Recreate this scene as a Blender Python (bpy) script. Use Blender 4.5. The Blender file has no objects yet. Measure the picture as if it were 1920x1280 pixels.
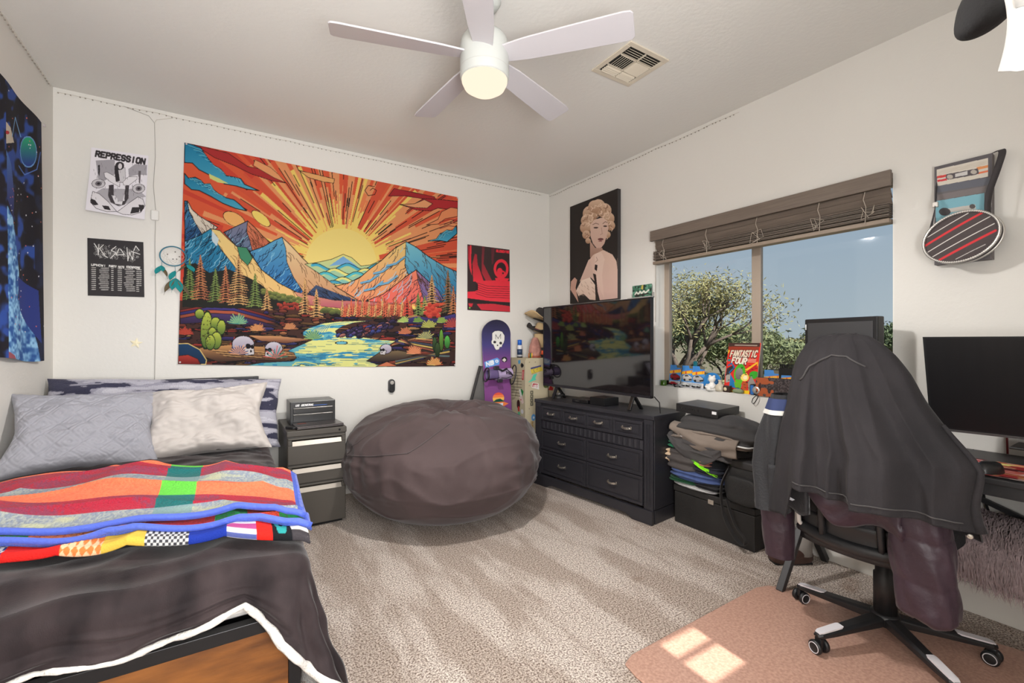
import bpy, bmesh, math, random
import numpy as np
from math import sin, cos, pi, radians as R, sqrt, atan2, hypot
from mathutils import Vector, Matrix, noise

S = bpy.context.scene
COL = S.collection
random.seed(7)

# ------------------------------------------------------------------ camera
EYE = 1.25                      # camera height, metres
FPX = 848.0                     # focal length in pixels of the 1920 wide frame
YAW = R(32.34)                  # turned right from the +Y (back wall) direction
cd = bpy.data.cameras.new('camera'); cam = bpy.data.objects.new('camera', cd); COL.objects.link(cam)
cam.location = (0, 0, EYE); cam.rotation_euler = (R(90), 0, -YAW)
cd.sensor_width = 36; cd.lens = FPX / 1920 * 36; cd.clip_start = .02; cd.clip_end = 400
S.camera = cam
# ------------------------------------------------------------------ view
vs = S.view_settings
vs.view_transform = 'Standard'; vs.look = 'None'; vs.gamma = 1; vs.use_curve_mapping = False
vs.exposure = 0.0
S.cycles.max_bounces = 8; S.cycles.diffuse_bounces = 4; S.cycles.glossy_bounces = 4
S.cycles.transmission_bounces = 6; S.cycles.transparent_max_bounces = 8
S.cycles.use_denoising = True
S.cycles.caustics_reflective = False; S.cycles.caustics_refractive = False
S.cycles.sample_clamp_indirect = 6.0
# ------------------------------------------------------------------ sky
def lin(c):
    if isinstance(c, (tuple, list)): return tuple(lin(v) for v in c[:3])
    c = c / 255.0
    return c / 12.92 if c <= .04045 else ((c + .055) / 1.055) ** 2.4
w = bpy.data.worlds.new('sky'); S.world = w; w.use_nodes = True
nt = w.node_tree; nt.nodes.clear()
wo = nt.nodes.new('ShaderNodeOutputWorld'); bg = nt.nodes.new('ShaderNodeBackground')
tc = nt.nodes.new('ShaderNodeTexCoord'); sx = nt.nodes.new('ShaderNodeSeparateXYZ'); cr = nt.nodes.new('ShaderNodeValToRGB')
nt.links.new(tc.outputs['Generated'], sx.inputs[0]); nt.links.new(sx.outputs['Z'], cr.inputs[0])
nt.links.new(cr.outputs[0], bg.inputs[0]); nt.links.new(bg.outputs[0], wo.inputs[0])
el = cr.color_ramp.elements
el[0].position = 0.0; el[0].color = (*lin((186, 198, 204)), 1)
el[1].position = .75; el[1].color = (*lin((110, 150, 195)), 1)
e = el.new(.14); e.color = (*lin((176, 191, 203)), 1)
e = el.new(.36); e.color = (*lin((152, 176, 202)), 1)
bg.inputs[1].default_value = 1.0
# ------------------------------------------------------------------ sun (comes in low through the small window behind the camera)
SUN_DIR = Vector((.05, .74, -.66)).normalized()
sl = bpy.data.lights.new('sun', 'SUN'); sl.energy = 10.5; sl.angle = R(.6); sl.color = (1, .93, .84)
so = bpy.data.objects.new('sun', sl); COL.objects.link(so); so.rotation_euler = SUN_DIR.to_track_quat('-Z', 'Y').to_euler()
# added fill light, unseen behind the camera, tilted up to brighten the ceiling
al = bpy.data.lights.new('fill_light', 'AREA'); al.shape = 'RECTANGLE'; al.size = .9; al.size_y = 1.2; al.energy = 122; al.color = (1, 1, 1)
ao = bpy.data.objects.new('fill_light', al); COL.objects.link(ao); ao.location = (.15, -.75, 1.35); ao.rotation_euler = (R(122), 0, R(-8))
FAN_LIGHT = 114.0               # strength of the lamp under the ceiling fan

# room
XL, XR, YB, YF, ZC = -.90, 2.92, 3.872, -.45, 2.82

# ------------------------------------------------------------------ objects
def prop(o, label=None, cat=None, group=None, kind=None):
    if label: o['label'] = label
    if cat: o['category'] = cat
    if group: o['group'] = group
    if kind: o['kind'] = kind
    return o
def thing(name, label, cat, loc=(0, 0, 0), rz=0.0, group=None, rot=None):
    o = bpy.data.objects.new(name, None); COL.objects.link(o); o.empty_display_size = .05
    o.location = loc; o.rotation_euler = rot if rot else (0, 0, rz)
    return prop(o, label, cat, group)
def copy_thing(o, parent=None):
    c = o.copy(); COL.objects.link(c)
    if parent: c.parent = parent
    for ch in list(o.children): copy_thing(ch, c)
    return c

class MB:
    def __init__(s): s.v = []; s.f = []
    def add(s, vs_, fs_, M=None):
        b = len(s.v)
        for p in vs_: s.v.append(tuple(M @ Vector(p)) if M else tuple(p))
        for f in fs_: s.f.append(tuple(i + b for i in f))
        return s
    def box(s, x0, x1, y0, y1, z0, z1, M=None):
        vv = [(x, y, z) for z in (z0, z1) for y in (y0, y1) for x in (x0, x1)]
        return s.add(vv, [(0, 2, 3, 1), (4, 5, 7, 6), (0, 1, 5, 4), (2, 6, 7, 3), (0, 4, 6, 2), (1, 3, 7, 5)], M)
    def prism(s, pts, z0, z1, M=None):           # polygon in xy extruded along z
        n = len(pts)
        vv = [(x, y, z0) for x, y in pts] + [(x, y, z1) for x, y in pts]
        return s.add(vv, [tuple(range(n - 1, -1, -1)), tuple(range(n, 2 * n))] + [(i, (i + 1) % n, n + (i + 1) % n, n + i) for i in range(n)], M)
    def bar(s, p, q, w, h=None, up=(0, 0, 1)):    # rectangular bar from p to q
        p, q = Vector(p), Vector(q); h = h or w
        d = (q - p).normalized(); a = d.cross(Vector(up))
        if a.length < 1e-4: a = d.cross(Vector((1, 0, 0)))
        a.normalize(); b = a.cross(d)
        vv = []
        for c in (p, q):
            for i, j in ((-1, -1), (1, -1), (1, 1), (-1, 1)): vv.append(c + a * i * w / 2 + b * j * h / 2)
        return s.add(vv, [(0, 1, 2, 3), (7, 6, 5, 4), (0, 4, 5, 1), (1, 5, 6, 2), (2, 6, 7, 3), (3, 7, 4, 0)])
    def tube(s, pts, r, seg=8, closed=False):
        pts = [Vector(p) for p in pts]; n = len(pts)
        rr = r if isinstance(r, (list, tuple)) else [r] * n
        b = len(s.v); prev = None
        for i, p in enumerate(pts):
            t = (pts[(i + 1) % n] - pts[i - 1]) if closed else (pts[min(i + 1, n - 1)] - pts[max(i - 1, 0)])
            if t.length < 1e-9: t = Vector((0, 0, 1))
            t.normalize()
            if prev is None:
                a = t.cross(Vector((0, 0, 1)))
                if a.length < .05: a = t.cross(Vector((1, 0, 0)))
            else:
                a = prev - t * prev.dot(t)
                if a.length < 1e-6: a = t.orthogonal()
            a.normalize(); prev = a; c = t.cross(a)
            for k in range(seg):
                an = 2 * pi * k / seg
                s.v.append(tuple(p + a * cos(an) * rr[i] + c * sin(an) * rr[i]))
        for i in range(n if closed else n - 1):
            j = (i + 1) % n
            for k in range(seg):
                k2 = (k + 1) % seg
                s.f.append((b + i * seg + k, b + i * seg + k2, b + j * seg + k2, b + j * seg + k))
        if not closed:
            s.f.append(tuple(b + k for k in range(seg - 1, -1, -1))); s.f.append(tuple(b + (n - 1) * seg + k for k in range(seg)))
        return s
    def lathe(s, prof, seg=24, M=None):           # (radius, z) profile round the z axis
        vv = []; ff = []; n = len(prof)
        for r_, z in prof:
            for k in range(seg): vv.append((r_ * cos(2 * pi * k / seg), r_ * sin(2 * pi * k / seg), z))
        for i in range(n - 1):
            for k in range(seg):
                k2 = (k + 1) % seg
                ff.append((i * seg + k, i * seg + k2, (i + 1) * seg + k2, (i + 1) * seg + k))
        ff.append(tuple(range(seg - 1, -1, -1))); ff.append(tuple((n - 1) * seg + k for k in range(seg)))
        return s.add(vv, ff, M)
    def grid(s, fn, nu, nv, closed_u=False):
        b = len(s.v)
        for j in range(nv + 1):
            for i in range(nu if closed_u else nu + 1): s.v.append(tuple(fn(i / nu, j / nv)))
        w_ = nu if closed_u else nu + 1
        for j in range(nv):
            for i in range(nu):
                i2 = (i + 1) % w_ if closed_u else i + 1
                s.f.append((b + j * w_ + i, b + j * w_ + i2, b + (j + 1) * w_ + i2, b + (j + 1) * w_ + i))
        return s
    def build(s, name, m, parent=None, smooth=False, bev=0, seg=2, solid=0, sub=0, label=None, loc=None):
        me = bpy.data.meshes.new(name); me.from_pydata(s.v, [], s.f)
        if m: me.materials.append(m)
        bm = bmesh.new(); bm.from_mesh(me); bmesh.ops.recalc_face_normals(bm, faces=bm.faces); bm.to_mesh(me); bm.free()
        if smooth: me.polygons.foreach_set('use_smooth', [True] * len(me.polygons))
        o = bpy.data.objects.new(name, me); COL.objects.link(o)
        if parent: o.parent = parent
        if loc: o.location = loc
        if solid: md = o.modifiers.new('solid', 'SOLIDIFY'); md.thickness = solid; md.offset = -1
        if bev: md = o.modifiers.new('bevel', 'BEVEL'); md.width = bev; md.segments = seg; md.limit_method = 'ANGLE'; md.angle_limit = R(40)
        if sub: md = o.modifiers.new('sub', 'SUBSURF'); md.levels = sub; md.render_levels = sub
        if label: o['label'] = label
        return o

def TM(loc=(0, 0, 0), rot=(0, 0, 0), sc=(1, 1, 1)):
    from mathutils import Euler
    return Matrix.Translation(loc) @ Euler(rot).to_matrix().to_4x4() @ Matrix.Diagonal((*sc, 1))

# ------------------------------------------------------------------ materials (all procedural)
MATS = {}
def mat(name, rgb, rough=.6, metal=0.0, var=0.0, vscale=8, bump=0.0, bscale=60, rgb2=None, sheen=0.0, spec=.5, stretch=None, coat=0.0, emis=None, detail=4, bdist=.01):
    if name in MATS: return MATS[name]
    m = bpy.data.materials.new(name); m.use_nodes = True; MATS[name] = m
    n = m.node_tree; b = n.nodes['Principled BSDF']
    c1 = (*lin(rgb), 1)
    b.inputs['Base Color'].default_value = c1; b.inputs['Roughness'].default_value = rough
    b.inputs['Metallic'].default_value = metal; b.inputs['Specular IOR Level'].default_value = spec
    b.inputs['Coat Weight'].default_value = coat; b.inputs['Coat Roughness'].default_value = .08
    b.inputs['Sheen Weight'].default_value = sheen; b.inputs['Sheen Roughness'].default_value = .4
    if emis: b.inputs['Emission Color'].default_value = (*emis[0], 1); b.inputs['Emission Strength'].default_value = emis[1]
    if var or bump:
        t = n.nodes.new('ShaderNodeTexCoord'); mp = n.nodes.new('ShaderNodeMapping'); n.links.new(t.outputs['Object'], mp.inputs[0])
        if stretch: mp.inputs['Scale'].default_value = stretch
    if var:
        z = n.nodes.new('ShaderNodeTexNoise'); z.inputs['Scale'].default_value = vscale; z.inputs['Detail'].default_value = detail
        n.links.new(mp.outputs[0], z.inputs[0])
        rp = n.nodes.new('ShaderNodeValToRGB'); n.links.new(z.outputs['Fac'], rp.inputs[0])
        c2 = (*lin(rgb2), 1) if rgb2 else (*[v * (1 - var) for v in c1[:3]], 1)
        rp.color_ramp.elements[0].position = .35; rp.color_ramp.elements[1].position = .65
        rp.color_ramp.elements[0].color = c2; rp.color_ramp.elements[1].color = c1
        n.links.new(rp.outputs[0], b.inputs['Base Color'])
    if bump:
        z2 = n.nodes.new('ShaderNodeTexNoise'); z2.inputs['Scale'].default_value = bscale; z2.inputs['Detail'].default_value = 5
        n.links.new(mp.outputs[0], z2.inputs[0])
        bp = n.nodes.new('ShaderNodeBump'); bp.inputs['Strength'].default_value = bump; bp.inputs['Distance'].default_value = bdist
        n.links.new(z2.outputs['Fac'], bp.inputs['Height']); n.links.new(bp.outputs[0], b.inputs['Normal'])
    return m
def print_mat(name, rough=.75, spec=.3, bump=0, bscale=300, coat=0, sheen=0):       # colour comes from the mesh's printed pattern
    m = mat(name, (200, 200, 200), rough=rough, spec=spec, bump=bump, bscale=bscale, coat=coat, sheen=sheen)
    n = m.node_tree
    a = n.nodes.new('ShaderNodeAttribute'); a.attribute_name = 'print'
    n.links.new(a.outputs['Color'], n.nodes['Principled BSDF'].inputs['Base Color'])
    return m

# ------------------------------------------------------------------ drawing of printed patterns (tapestries, posters, labels)
FONT = {'A': '0,0 2,6 4,0|1,2.2 3,2.2', 'B': '0,0 0,6 3,6 4,5 4,4 3,3.2 0,3.2|3,3.2 4,2.2 4,1 3,0 0,0', 'C': '4,1 3,0 1,0 0,1 0,5 1,6 3,6 4,5',
 'D': '0,0 0,6 2.5,6 4,4.5 4,1.5 2.5,0 0,0', 'E': '4,0 0,0 0,6 4,6|0,3 3,3', 'F': '0,0 0,6 4,6|0,3 3,3', 'G': '4,5 3,6 1,6 0,5 0,1 1,0 3,0 4,1 4,3 2.3,3',
 'H': '0,0 0,6|4,0 4,6|0,3 4,3', 'I': '2,0 2,6', 'K': '0,0 0,6|4,6 0,2.5|1.2,3.5 4,0', 'L': '0,6 0,0 4,0', 'M': '0,0 0,6 2,3 4,6 4,0', 'N': '0,0 0,6 4,0 4,6',
 'O': '1,0 0,1 0,5 1,6 3,6 4,5 4,1 3,0 1,0', 'P': '0,0 0,6 3,6 4,5 4,4 3,3 0,3', 'R': '0,0 0,6 3,6 4,5 4,4 3,3 0,3|2,3 4,0',
 'S': '4,5 3,6 1,6 0,5 0,4 1,3.1 3,2.9 4,2 4,1 3,0 1,0 0,1', 'T': '2,0 2,6|0,6 4,6', 'U': '0,6 0,1 1,0 3,0 4,1 4,6', 'V': '0,6 2,0 4,6',
 'W': '0,6 1,0 2,4 3,0 4,6', 'X': '0,0 4,6|0,6 4,0', 'Y': '0,6 2,3 4,6|2,3 2,0', 'Z': '0,6 4,6 0,0 4,0', '!': '2,6 2,2|2,.6 2,0', '.': '2,0 2,.5',
 '1': '1,5 2,6 2,0', '2': '0,5 1,6 3,6 4,5 4,4 0,0 4,0', '0': '1,0 0,1 0,5 1,6 3,6 4,5 4,1 3,0 1,0', '5': '4,6 0,6 0,3.5 3,3.5 4,2.5 4,1 3,0 0,0', '/': '0,0 4,6'}
class Art:
    """A canvas; drawing coordinates are those of any frame given by its four corners TL, TR, BR, BL."""
    def __init__(s, w_, h_, quad=None, bgc=(255, 255, 255)):
        s.w, s.h = w_, h_
        s.c = np.zeros((h_, w_, 3)); s.c[:] = bgc
        u, v = np.meshgrid(np.linspace(0, 1, w_), np.linspace(0, 1, h_))
        if quad is None: quad = [(0, 0), (w_, 0), (w_, h_), (0, h_)]
        A = []; B = []
        for (a, b), (x, y) in zip([(0, 0), (1, 0), (1, 1), (0, 1)], quad):
            A.append([a, b, 1, 0, 0, 0, -a * x, -b * x]); B.append(x)
            A.append([0, 0, 0, a, b, 1, -a * y, -b * y]); B.append(y)
        p = np.linalg.solve(np.array(A, float), np.array(B, float))
        den = p[6] * u + p[7] * v + 1
        s.X = (p[0] * u + p[1] * v + p[2]) / den; s.Y = (p[3] * u + p[4] * v + p[5]) / den
        s.u, s.v = u, v
        s.rng = np.random.default_rng(3)
    def sub(s, x0, x1, y0, y1): return np.nonzero((s.X >= x0) & (s.X <= x1) & (s.Y >= y0) & (s.Y <= y1))
    def inside(s, pts):
        m = np.zeros((s.h, s.w), bool)
        xs = [p[0] for p in pts]; ys = [p[1] for p in pts]
        I = s.sub(min(xs), max(xs), min(ys), max(ys)); X, Y = s.X[I], s.Y[I]
        r = np.zeros(len(X), bool); n = len(pts)
        for i in range(n):
            x1, y1 = pts[i]; x2, y2 = pts[(i + 1) % n]
            if y1 == y2: continue
            r ^= ((Y >= min(y1, y2)) & (Y < max(y1, y2)) & (X < (x2 - x1) * (Y - y1) / (y2 - y1) + x1))
        m[I] = r; return m
    def poly(s, pts, c, c2=None, line=None, lw=2.5, g='y'):
        m = s.inside(pts)
        if c2 is None: s.c[m] = c
        else:
            q = (s.Y if g == 'y' else s.X)[m]
            if len(q):
                t = ((q - q.min()) / max(q.max() - q.min(), 1e-6))[:, None]
                s.c[m] = np.array(c) * (1 - t) + np.array(c2) * t
        if line: s.line(list(pts) + [pts[0]], lw, line)
        return m
    def line(s, pts, w_, c, mask=None, alpha=1.0):
        for (x1, y1), (x2, y2) in zip(pts[:-1], pts[1:]):
            I = s.sub(min(x1, x2) - w_, max(x1, x2) + w_, min(y1, y2) - w_, max(y1, y2) + w_)
            X, Y = s.X[I], s.Y[I]
            if not len(X): continue
            dx, dy = x2 - x1, y2 - y1; L = dx * dx + dy * dy + 1e-9
            t = np.clip(((X - x1) * dx + (Y - y1) * dy) / L, 0, 1)
            d = np.hypot(X - x1 - t * dx, Y - y1 - t * dy)
            a = np.clip((w_ * .75 - d) / (w_ * .4), 0, 1) * alpha
            if mask is not None: a = a * mask[I]
            s.c[I] = s.c[I] * (1 - a[:, None]) + np.array(c) * a[:, None]
    def oval(s, x, y, rx, ry, c, c2=None, line=None, lw=2, a=0.0, half=None):
        I = s.sub(x - max(rx, ry) - lw, x + max(rx, ry) + lw, y - max(rx, ry) - lw, y + max(rx, ry) + lw)
        X, Y = s.X[I] - x, s.Y[I] - y
        xr = X * cos(a) + Y * sin(a); yr = -X * sin(a) + Y * cos(a)
        d = np.sqrt((xr / rx) ** 2 + (yr / ry) ** 2)
        m = d <= 1
        if half == 'up': m &= Y <= 0
        cc = s.c[I]
        if c is not None:
            if c2 is None: cc[m] = c
            else:
                t = ((yr[m] / ry + 1) / 2)[:, None]; cc[m] = np.array(c) * (1 - t) + np.array(c2) * t
        if line is not None:
            r = np.abs(d - 1) * min(rx, ry) < lw * .6
            if half == 'up': r &= Y <= 0
            cc[r] = line
        s.c[I] = cc
    def tri_noise(s, sc, seed=0, sx_=1.0, sy_=1.0):
        """smooth value noise on the canvas, 0..1"""
        g = np.random.default_rng(seed).random((64, 64))
        x = (s.X * sx_ / sc) % 63; y = (s.Y * sy_ / sc) % 63
        xi = x.astype(int); yi = y.astype(int); fx = x - xi; fy = y - yi
        fx = fx * fx * (3 - 2 * fx); fy = fy * fy * (3 - 2 * fy)
        return (g[yi, xi] * (1 - fx) + g[yi, xi + 1] * fx) * (1 - fy) + (g[yi + 1, xi] * (1 - fx) + g[yi + 1, xi + 1] * fx) * fy
    def mix(s, m, c, a):
        a = a if np.isscalar(a) else a[m][:, None]
        s.c[m] = s.c[m] * (1 - a) + np.array(c) * a
    def text(s, t, x0, y0, x1, y1, hgt, w_, c, slant=0.0, upv=None):
        """t written from (x0,y0) to (x1,y1) along its foot line"""
        dx, dy = x1 - x0, y1 - y0; L = hypot(dx, dy); ux, uy = dx / L, dy / L
        vx, vy = upv if upv else (uy, -ux)
        adv = L / max(len(t), 1)
        for i, ch in enumerate(t):
            if ch not in FONT: continue
            for st in FONT[ch].split('|'):
                P = []
                for q in st.split():
                    a, b = (float(k) for k in q.split(','))
                    fx = i * adv + (a / 4 * .68 + .12) * adv + slant * b / 6 * hgt; fy = b / 6 * hgt
                    P.append((x0 + ux * fx + vx * fy, y0 + uy * fx + vy * fy))
                s.line(P, w_, c)
def sheet(name, art, fn, m, parent=None, smooth=True, solid=0, label=None, loc=None):
    """A mesh whose surface carries the art; fn(u, v) with u to the right and v UP, as arrays, gives x, y, z arrays."""
    h_, w_ = art.h, art.w
    u = np.linspace(0, 1, w_)[None, :].repeat(h_, 0).ravel(); v = 1 - np.linspace(0, 1, h_)[:, None].repeat(w_, 1).ravel()
    x, y, z = fn(u, v); co = np.stack([x + 0 * u, y + 0 * u, z + 0 * u], 1).astype(np.float32)
    idx = np.arange(w_ * h_).reshape(h_, w_)
    q = np.stack([idx[1:, :-1], idx[1:, 1:], idx[:-1, 1:], idx[:-1, :-1]], -1).reshape(-1, 4)
    me = bpy.data.meshes.new(name); me.vertices.add(len(co)); me.vertices.foreach_set('co', co.ravel())
    me.loops.add(q.size); me.loops.foreach_set('vertex_index', q.ravel().astype(np.int32))
    me.polygons.add(len(q)); me.polygons.foreach_set('loop_start', (np.arange(len(q)) * 4).astype(np.int32))
    me.polygons.foreach_set('loop_total', np.full(len(q), 4, np.int32))
    me.update(calc_edges=True)
    c = np.clip(art.c, 0, 255) / 255.0
    l = np.where(c <= .04045, c / 12.92, ((c + .055) / 1.055) ** 2.4)
    at_ = me.color_attributes.new('print', 'FLOAT_COLOR', 'POINT')
    at_.data.foreach_set('color', np.concatenate([l.reshape(-1, 3), np.ones((w_ * h_, 1))], 1).astype(np.float32).ravel())
    me.materials.append(m)
    if smooth: me.polygons.foreach_set('use_smooth', np.ones(len(q), bool))
    me.validate()
    o = bpy.data.objects.new(name, me); COL.objects.link(o)
    if parent: o.parent = parent
    if loc: o.location = loc
    if solid: md = o.modifiers.new('solid', 'SOLIDIFY'); md.thickness = solid; md.offset = -1
    if label: o['label'] = label
    return o
def nz(x, y, z=0.0, sc=1.0): return noise.noise(Vector((x * sc, y * sc, z * sc)))
# ================================================================== THE ROOM
def struct(name, mb, m, **k):
    o = mb.build(name, m, **k); o['kind'] = 'structure'; return o
wallm = mat('wall_paint', (222, 219, 213), rough=.85, bump=.12, bscale=45, spec=.2)
ceilm = mat('ceiling_paint', (225, 223, 218), rough=.9, bump=.12, bscale=45, spec=.2)
trimm = mat('trim_paint', (232, 229, 222), rough=.5, spec=.4)
T = .12
# window opening on the right wall
WY0, WY1, WZ0, WZ1 = .92, 2.461, .895, 2.125
struct('wall_back', MB().box(XL - T, XR + T, YB, YB + T, 0, ZC), wallm)
struct('wall_left', MB().box(XL - T, XL, YF, YB, 0, ZC), wallm)
TR = .16
b = MB().box(XR, XR + TR, WY1, YB, 0, ZC).box(XR, XR + TR, YF, WY0, 0, ZC).box(XR, XR + TR, WY0, WY1, 0, WZ0).box(XR, XR + TR, WY0, WY1, WZ1, ZC)
struct('wall_right', b, wallm)
# front wall behind the camera: doorway opened for the added fill light, and a little two-pane window that lets the sun in
SX0, SX1, SZ0, SZ1 = 1.38, 1.60, 1.30, 1.62
b = MB().box(XL, -.35, YF - T, YF, 0, ZC).box(-.35, .62, YF - T, YF, 2.15, ZC).box(.62, XR, YF - T, YF, 0, SZ0)
b.box(.62, SX0, YF - T, YF, SZ0, SZ1).box(SX1, XR, YF - T, YF, SZ0, SZ1).box(.62, XR, YF - T, YF, SZ1, ZC).box(SX0, SX1, YF - .07, YF - .05, 1.47, 1.485)
struct('wall_front', b, wallm)
struct('ceiling', MB().box(XL - T, XR + TR, YF - T, YB + T, ZC, ZC + .1), ceilm)

# carpet: cut pile with combed tracks
cm = mat('carpet', (186, 171, 158), rough=1.0, spec=.05)
n = cm.node_tree; bs = n.nodes['Principled BSDF']
t = n.nodes.new('ShaderNodeTexCoord')
def noise_node(scale, detail=3, rough=.6, vec=None):
    z = n.nodes.new('ShaderNodeTexNoise'); z.inputs['Scale'].default_value = scale; z.inputs['Detail'].default_value = detail; z.inputs['Roughness'].default_value = rough
    n.links.new(vec or t.outputs['Object'], z.inputs[0]); return z
def ramp(src, a, b, ca, cb):
    r_ = n.nodes.new('ShaderNodeValToRGB'); n.links.new(src, r_.inputs[0])
    r_.color_ramp.elements[0].position = a; r_.color_ramp.elements[1].position = b
    r_.color_ramp.elements[0].color = (*lin(ca), 1); r_.color_ramp.elements[1].color = (*lin(cb), 1); return r_
f1 = noise_node(130, 3, .75)
r1 = ramp(f1.outputs['Fac'], .40, .58, (138, 119, 107), (255, 244, 234))
mp = n.nodes.new('ShaderNodeMapping'); n.links.new(t.outputs['Object'], mp.inputs[0]); mp.inputs['Rotation'].default_value = (0, 0, R(6)); mp.inputs['Scale'].default_value = (3.2, .75, 1)
f2 = noise_node(1.6, 4, .6, mp.outputs[0])
r2 = ramp(f2.outputs['Fac'], .44, .56, (224, 218, 213), (255, 254, 253))
mx = n.nodes.new('ShaderNodeMix'); mx.data_type = 'RGBA'; mx.blend_type = 'MULTIPLY'; mx.inputs['Factor'].default_value = 1
n.links.new(r1.outputs[0], mx.inputs[6]); n.links.new(r2.outputs[0], mx.inputs[7])
f3 = noise_node(3.1, 2)
r3 = ramp(f3.outputs['Fac'], .68, .76, (255, 255, 255), (198, 172, 152))
m2 = n.nodes.new('ShaderNodeMix'); m2.data_type = 'RGBA'; m2.blend_type = 'MULTIPLY'; m2.inputs['Factor'].default_value = .5
n.links.new(mx.outputs[2], m2.inputs[6]); n.links.new(r3.outputs[0], m2.inputs[7]); n.links.new(m2.outputs[2], bs.inputs['Base Color'])
bp = n.nodes.new('ShaderNodeBump'); bp.inputs['Strength'].default_value = .9; bp.inputs['Distance'].default_value = .012
n.links.new(f1.outputs['Fac'], bp.inputs['Height']); n.links.new(bp.outputs[0], bs.inputs['Normal'])
struct('floor', MB().box(XL - T, XR + TR, YF - T - 1.6, YB + T, -.1, 0), cm)
# unseen shell added behind the doorway to keep the sun out
struct('hall_sun_block', MB().box(-.55, -.45, -2.3, YF - T, 0, 2.5).box(.68, .78, -2.3, YF - T, 0, 2.5).box(-.55, .78, -2.4, -2.3, 0, 2.5).box(-.55, .78, -2.4, YF - T, 2.5, 2.6).box(-.55, .78, -2.4, YF - T - 1.6, -.1, 0), wallm)
# baseboards
for nm, bx in (('baseboard_back', (XL, XR, YB - .016, YB, 0, .135)), ('baseboard_left', (XL, XL + .016, YF, YB - .016, 0, .135)), ('baseboard_right', (XR - .016, XR, YF, YB - .016, 0, .135))):
    struct(nm, MB().box(*bx), trimm, bev=.004)

# ------------------------------------------------------------------ window in the right wall
wf = mat('window_frame_tan', (158, 143, 128), rough=.45)
win = thing('window_1', None, None, (0, 0, 0)); win['kind'] = 'structure'
fx0, fx1 = XR + .11, XR + .15
b = MB()
b.box(fx0, fx1, WY0, WY0 + .012, WZ0, WZ1).box(fx0, fx1, WY1 - .05, WY1, WZ0, WZ1).box(fx0, fx1, WY0, WY1, WZ0, WZ0 + .045).box(fx0, fx1, WY0, WY1, WZ1 - .04, WZ1)
b.build('window_frame', wf, win, bev=.004)
MB().box(fx0 + .004, fx1 - .004, 1.672, 1.735, WZ0 + .03, WZ1 - .03).build('mullion', wf, win, bev=.004)
gm = bpy.data.materials.new('window_glass'); gm.use_nodes = True
g = gm.node_tree; g.nodes.clear(); out = g.nodes.new('ShaderNodeOutputMaterial'); tr = g.nodes.new('ShaderNodeBsdfTransparent'); gl = g.nodes.new('ShaderNodeBsdfGlossy')
tr.inputs[0].default_value = (.9, .92, .93, 1); gl.inputs['Roughness'].default_value = .05
ms = g.nodes.new('ShaderNodeMixShader'); ms.inputs[0].default_value = .02
g.links.new(tr.outputs[0], ms.inputs[1]); g.links.new(gl.outputs[0], ms.inputs[2]); g.links.new(ms.outputs[0], out.inputs[0])
MB().box(fx0 + .018, fx0 + .022, WY0 + .01, WY1 - .05, WZ0 + .04, WZ1 - .03).build('pane', gm, win)
struct('window_sill', MB().box(XR, XR + .155, WY0, WY1, WZ0 - .001, WZ0 + .004), trimm)
struct('trim_window_side', MB().box(XR, XR + .155, WY1 - .004, WY1, WZ0, WZ1).box(XR, XR + .11, WY0, WY0 + .004, WZ0, WZ1), trimm)

# wooden blind, drawn up
bl = thing('window_blind', 'brown grey wooden slat blind pulled up under its valance at the window', 'blind', (XR, (WY0 + WY1) / 2, WZ1))
bm_ = mat('blind_wood', (118, 105, 94), rough=.55, var=.25, vscale=5, stretch=(8, 1, 40))
L = (WY1 - WY0) / 2
MB().box(-.055, -.035, -L - .004, L + .004, -.078, .004).box(-.035, .06, -L + .005, L - .005, -.03, 0).build('valance', bm_, bl, bev=.003)
b = MB()
for k in range(2):                       # open hanging slats
    a = MB(); 
    b.box(-.03, .03, -L + .01, L - .01, -.0015, .0015, TM((.0 + .004 * k, 0, -.1 - k * .034), (0, R(58), 0)))
b.build('loose_slats', bm_, bl)
b = MB()
random.seed(3)
for k in range(11):
    b.box(-.034 + random.uniform(-.003, .003), .026, -L + .01, L - .01, -.0014, .0014, TM((0, 0, -.162 - k * .0066), (0, R(random.uniform(-3, 3)), R(random.uniform(-.1, .1)))))
b.build('stacked_slats', bm_, bl)
MB().box(-.036, .03, -L + .008, L - .008, -.262, -.238).build('bottom_rail', mat('blind_rail_wood', (140, 124, 108), rough=.5, var=.15, vscale=5, stretch=(8, 1, 40)), bl, bev=.004)
cordm = mat('blind_cord', (176, 164, 150), rough=.8)
for ly in (-.66, -.44, -.08, .28, .655):
    b = MB(); random.seed(int(ly * 100) + 500)
    b.tube([(-.04, ly, -.078), (-.046, ly + .006, -.12), (-.04, ly - .004, -.16), (-.04, ly, -.25)], .0018, 5)
    pts = [(-.042 + random.uniform(-.008, 0), ly + random.uniform(-.045, .045), -.15 - random.random() * .095) for _ in range(9)]
    sm = []
    for i in range(len(pts) - 1):
        for k in range(4): sm.append(tuple(Vector(pts[i]).lerp(Vector(pts[i + 1]), (1 - cos(pi * k / 4)) / 2)))
    b.tube(sm, .0013, 4)
    b.build('ladder_cord', cordm, bl)
MB().tube([(-.03, L - .03, -.07), (-.026, L - .03, -.4), (-.026, L - .028, -.72)], .0022, 6).build('wand', mat('wand_clear', (150, 138, 124), rough=.3), bl)

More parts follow.
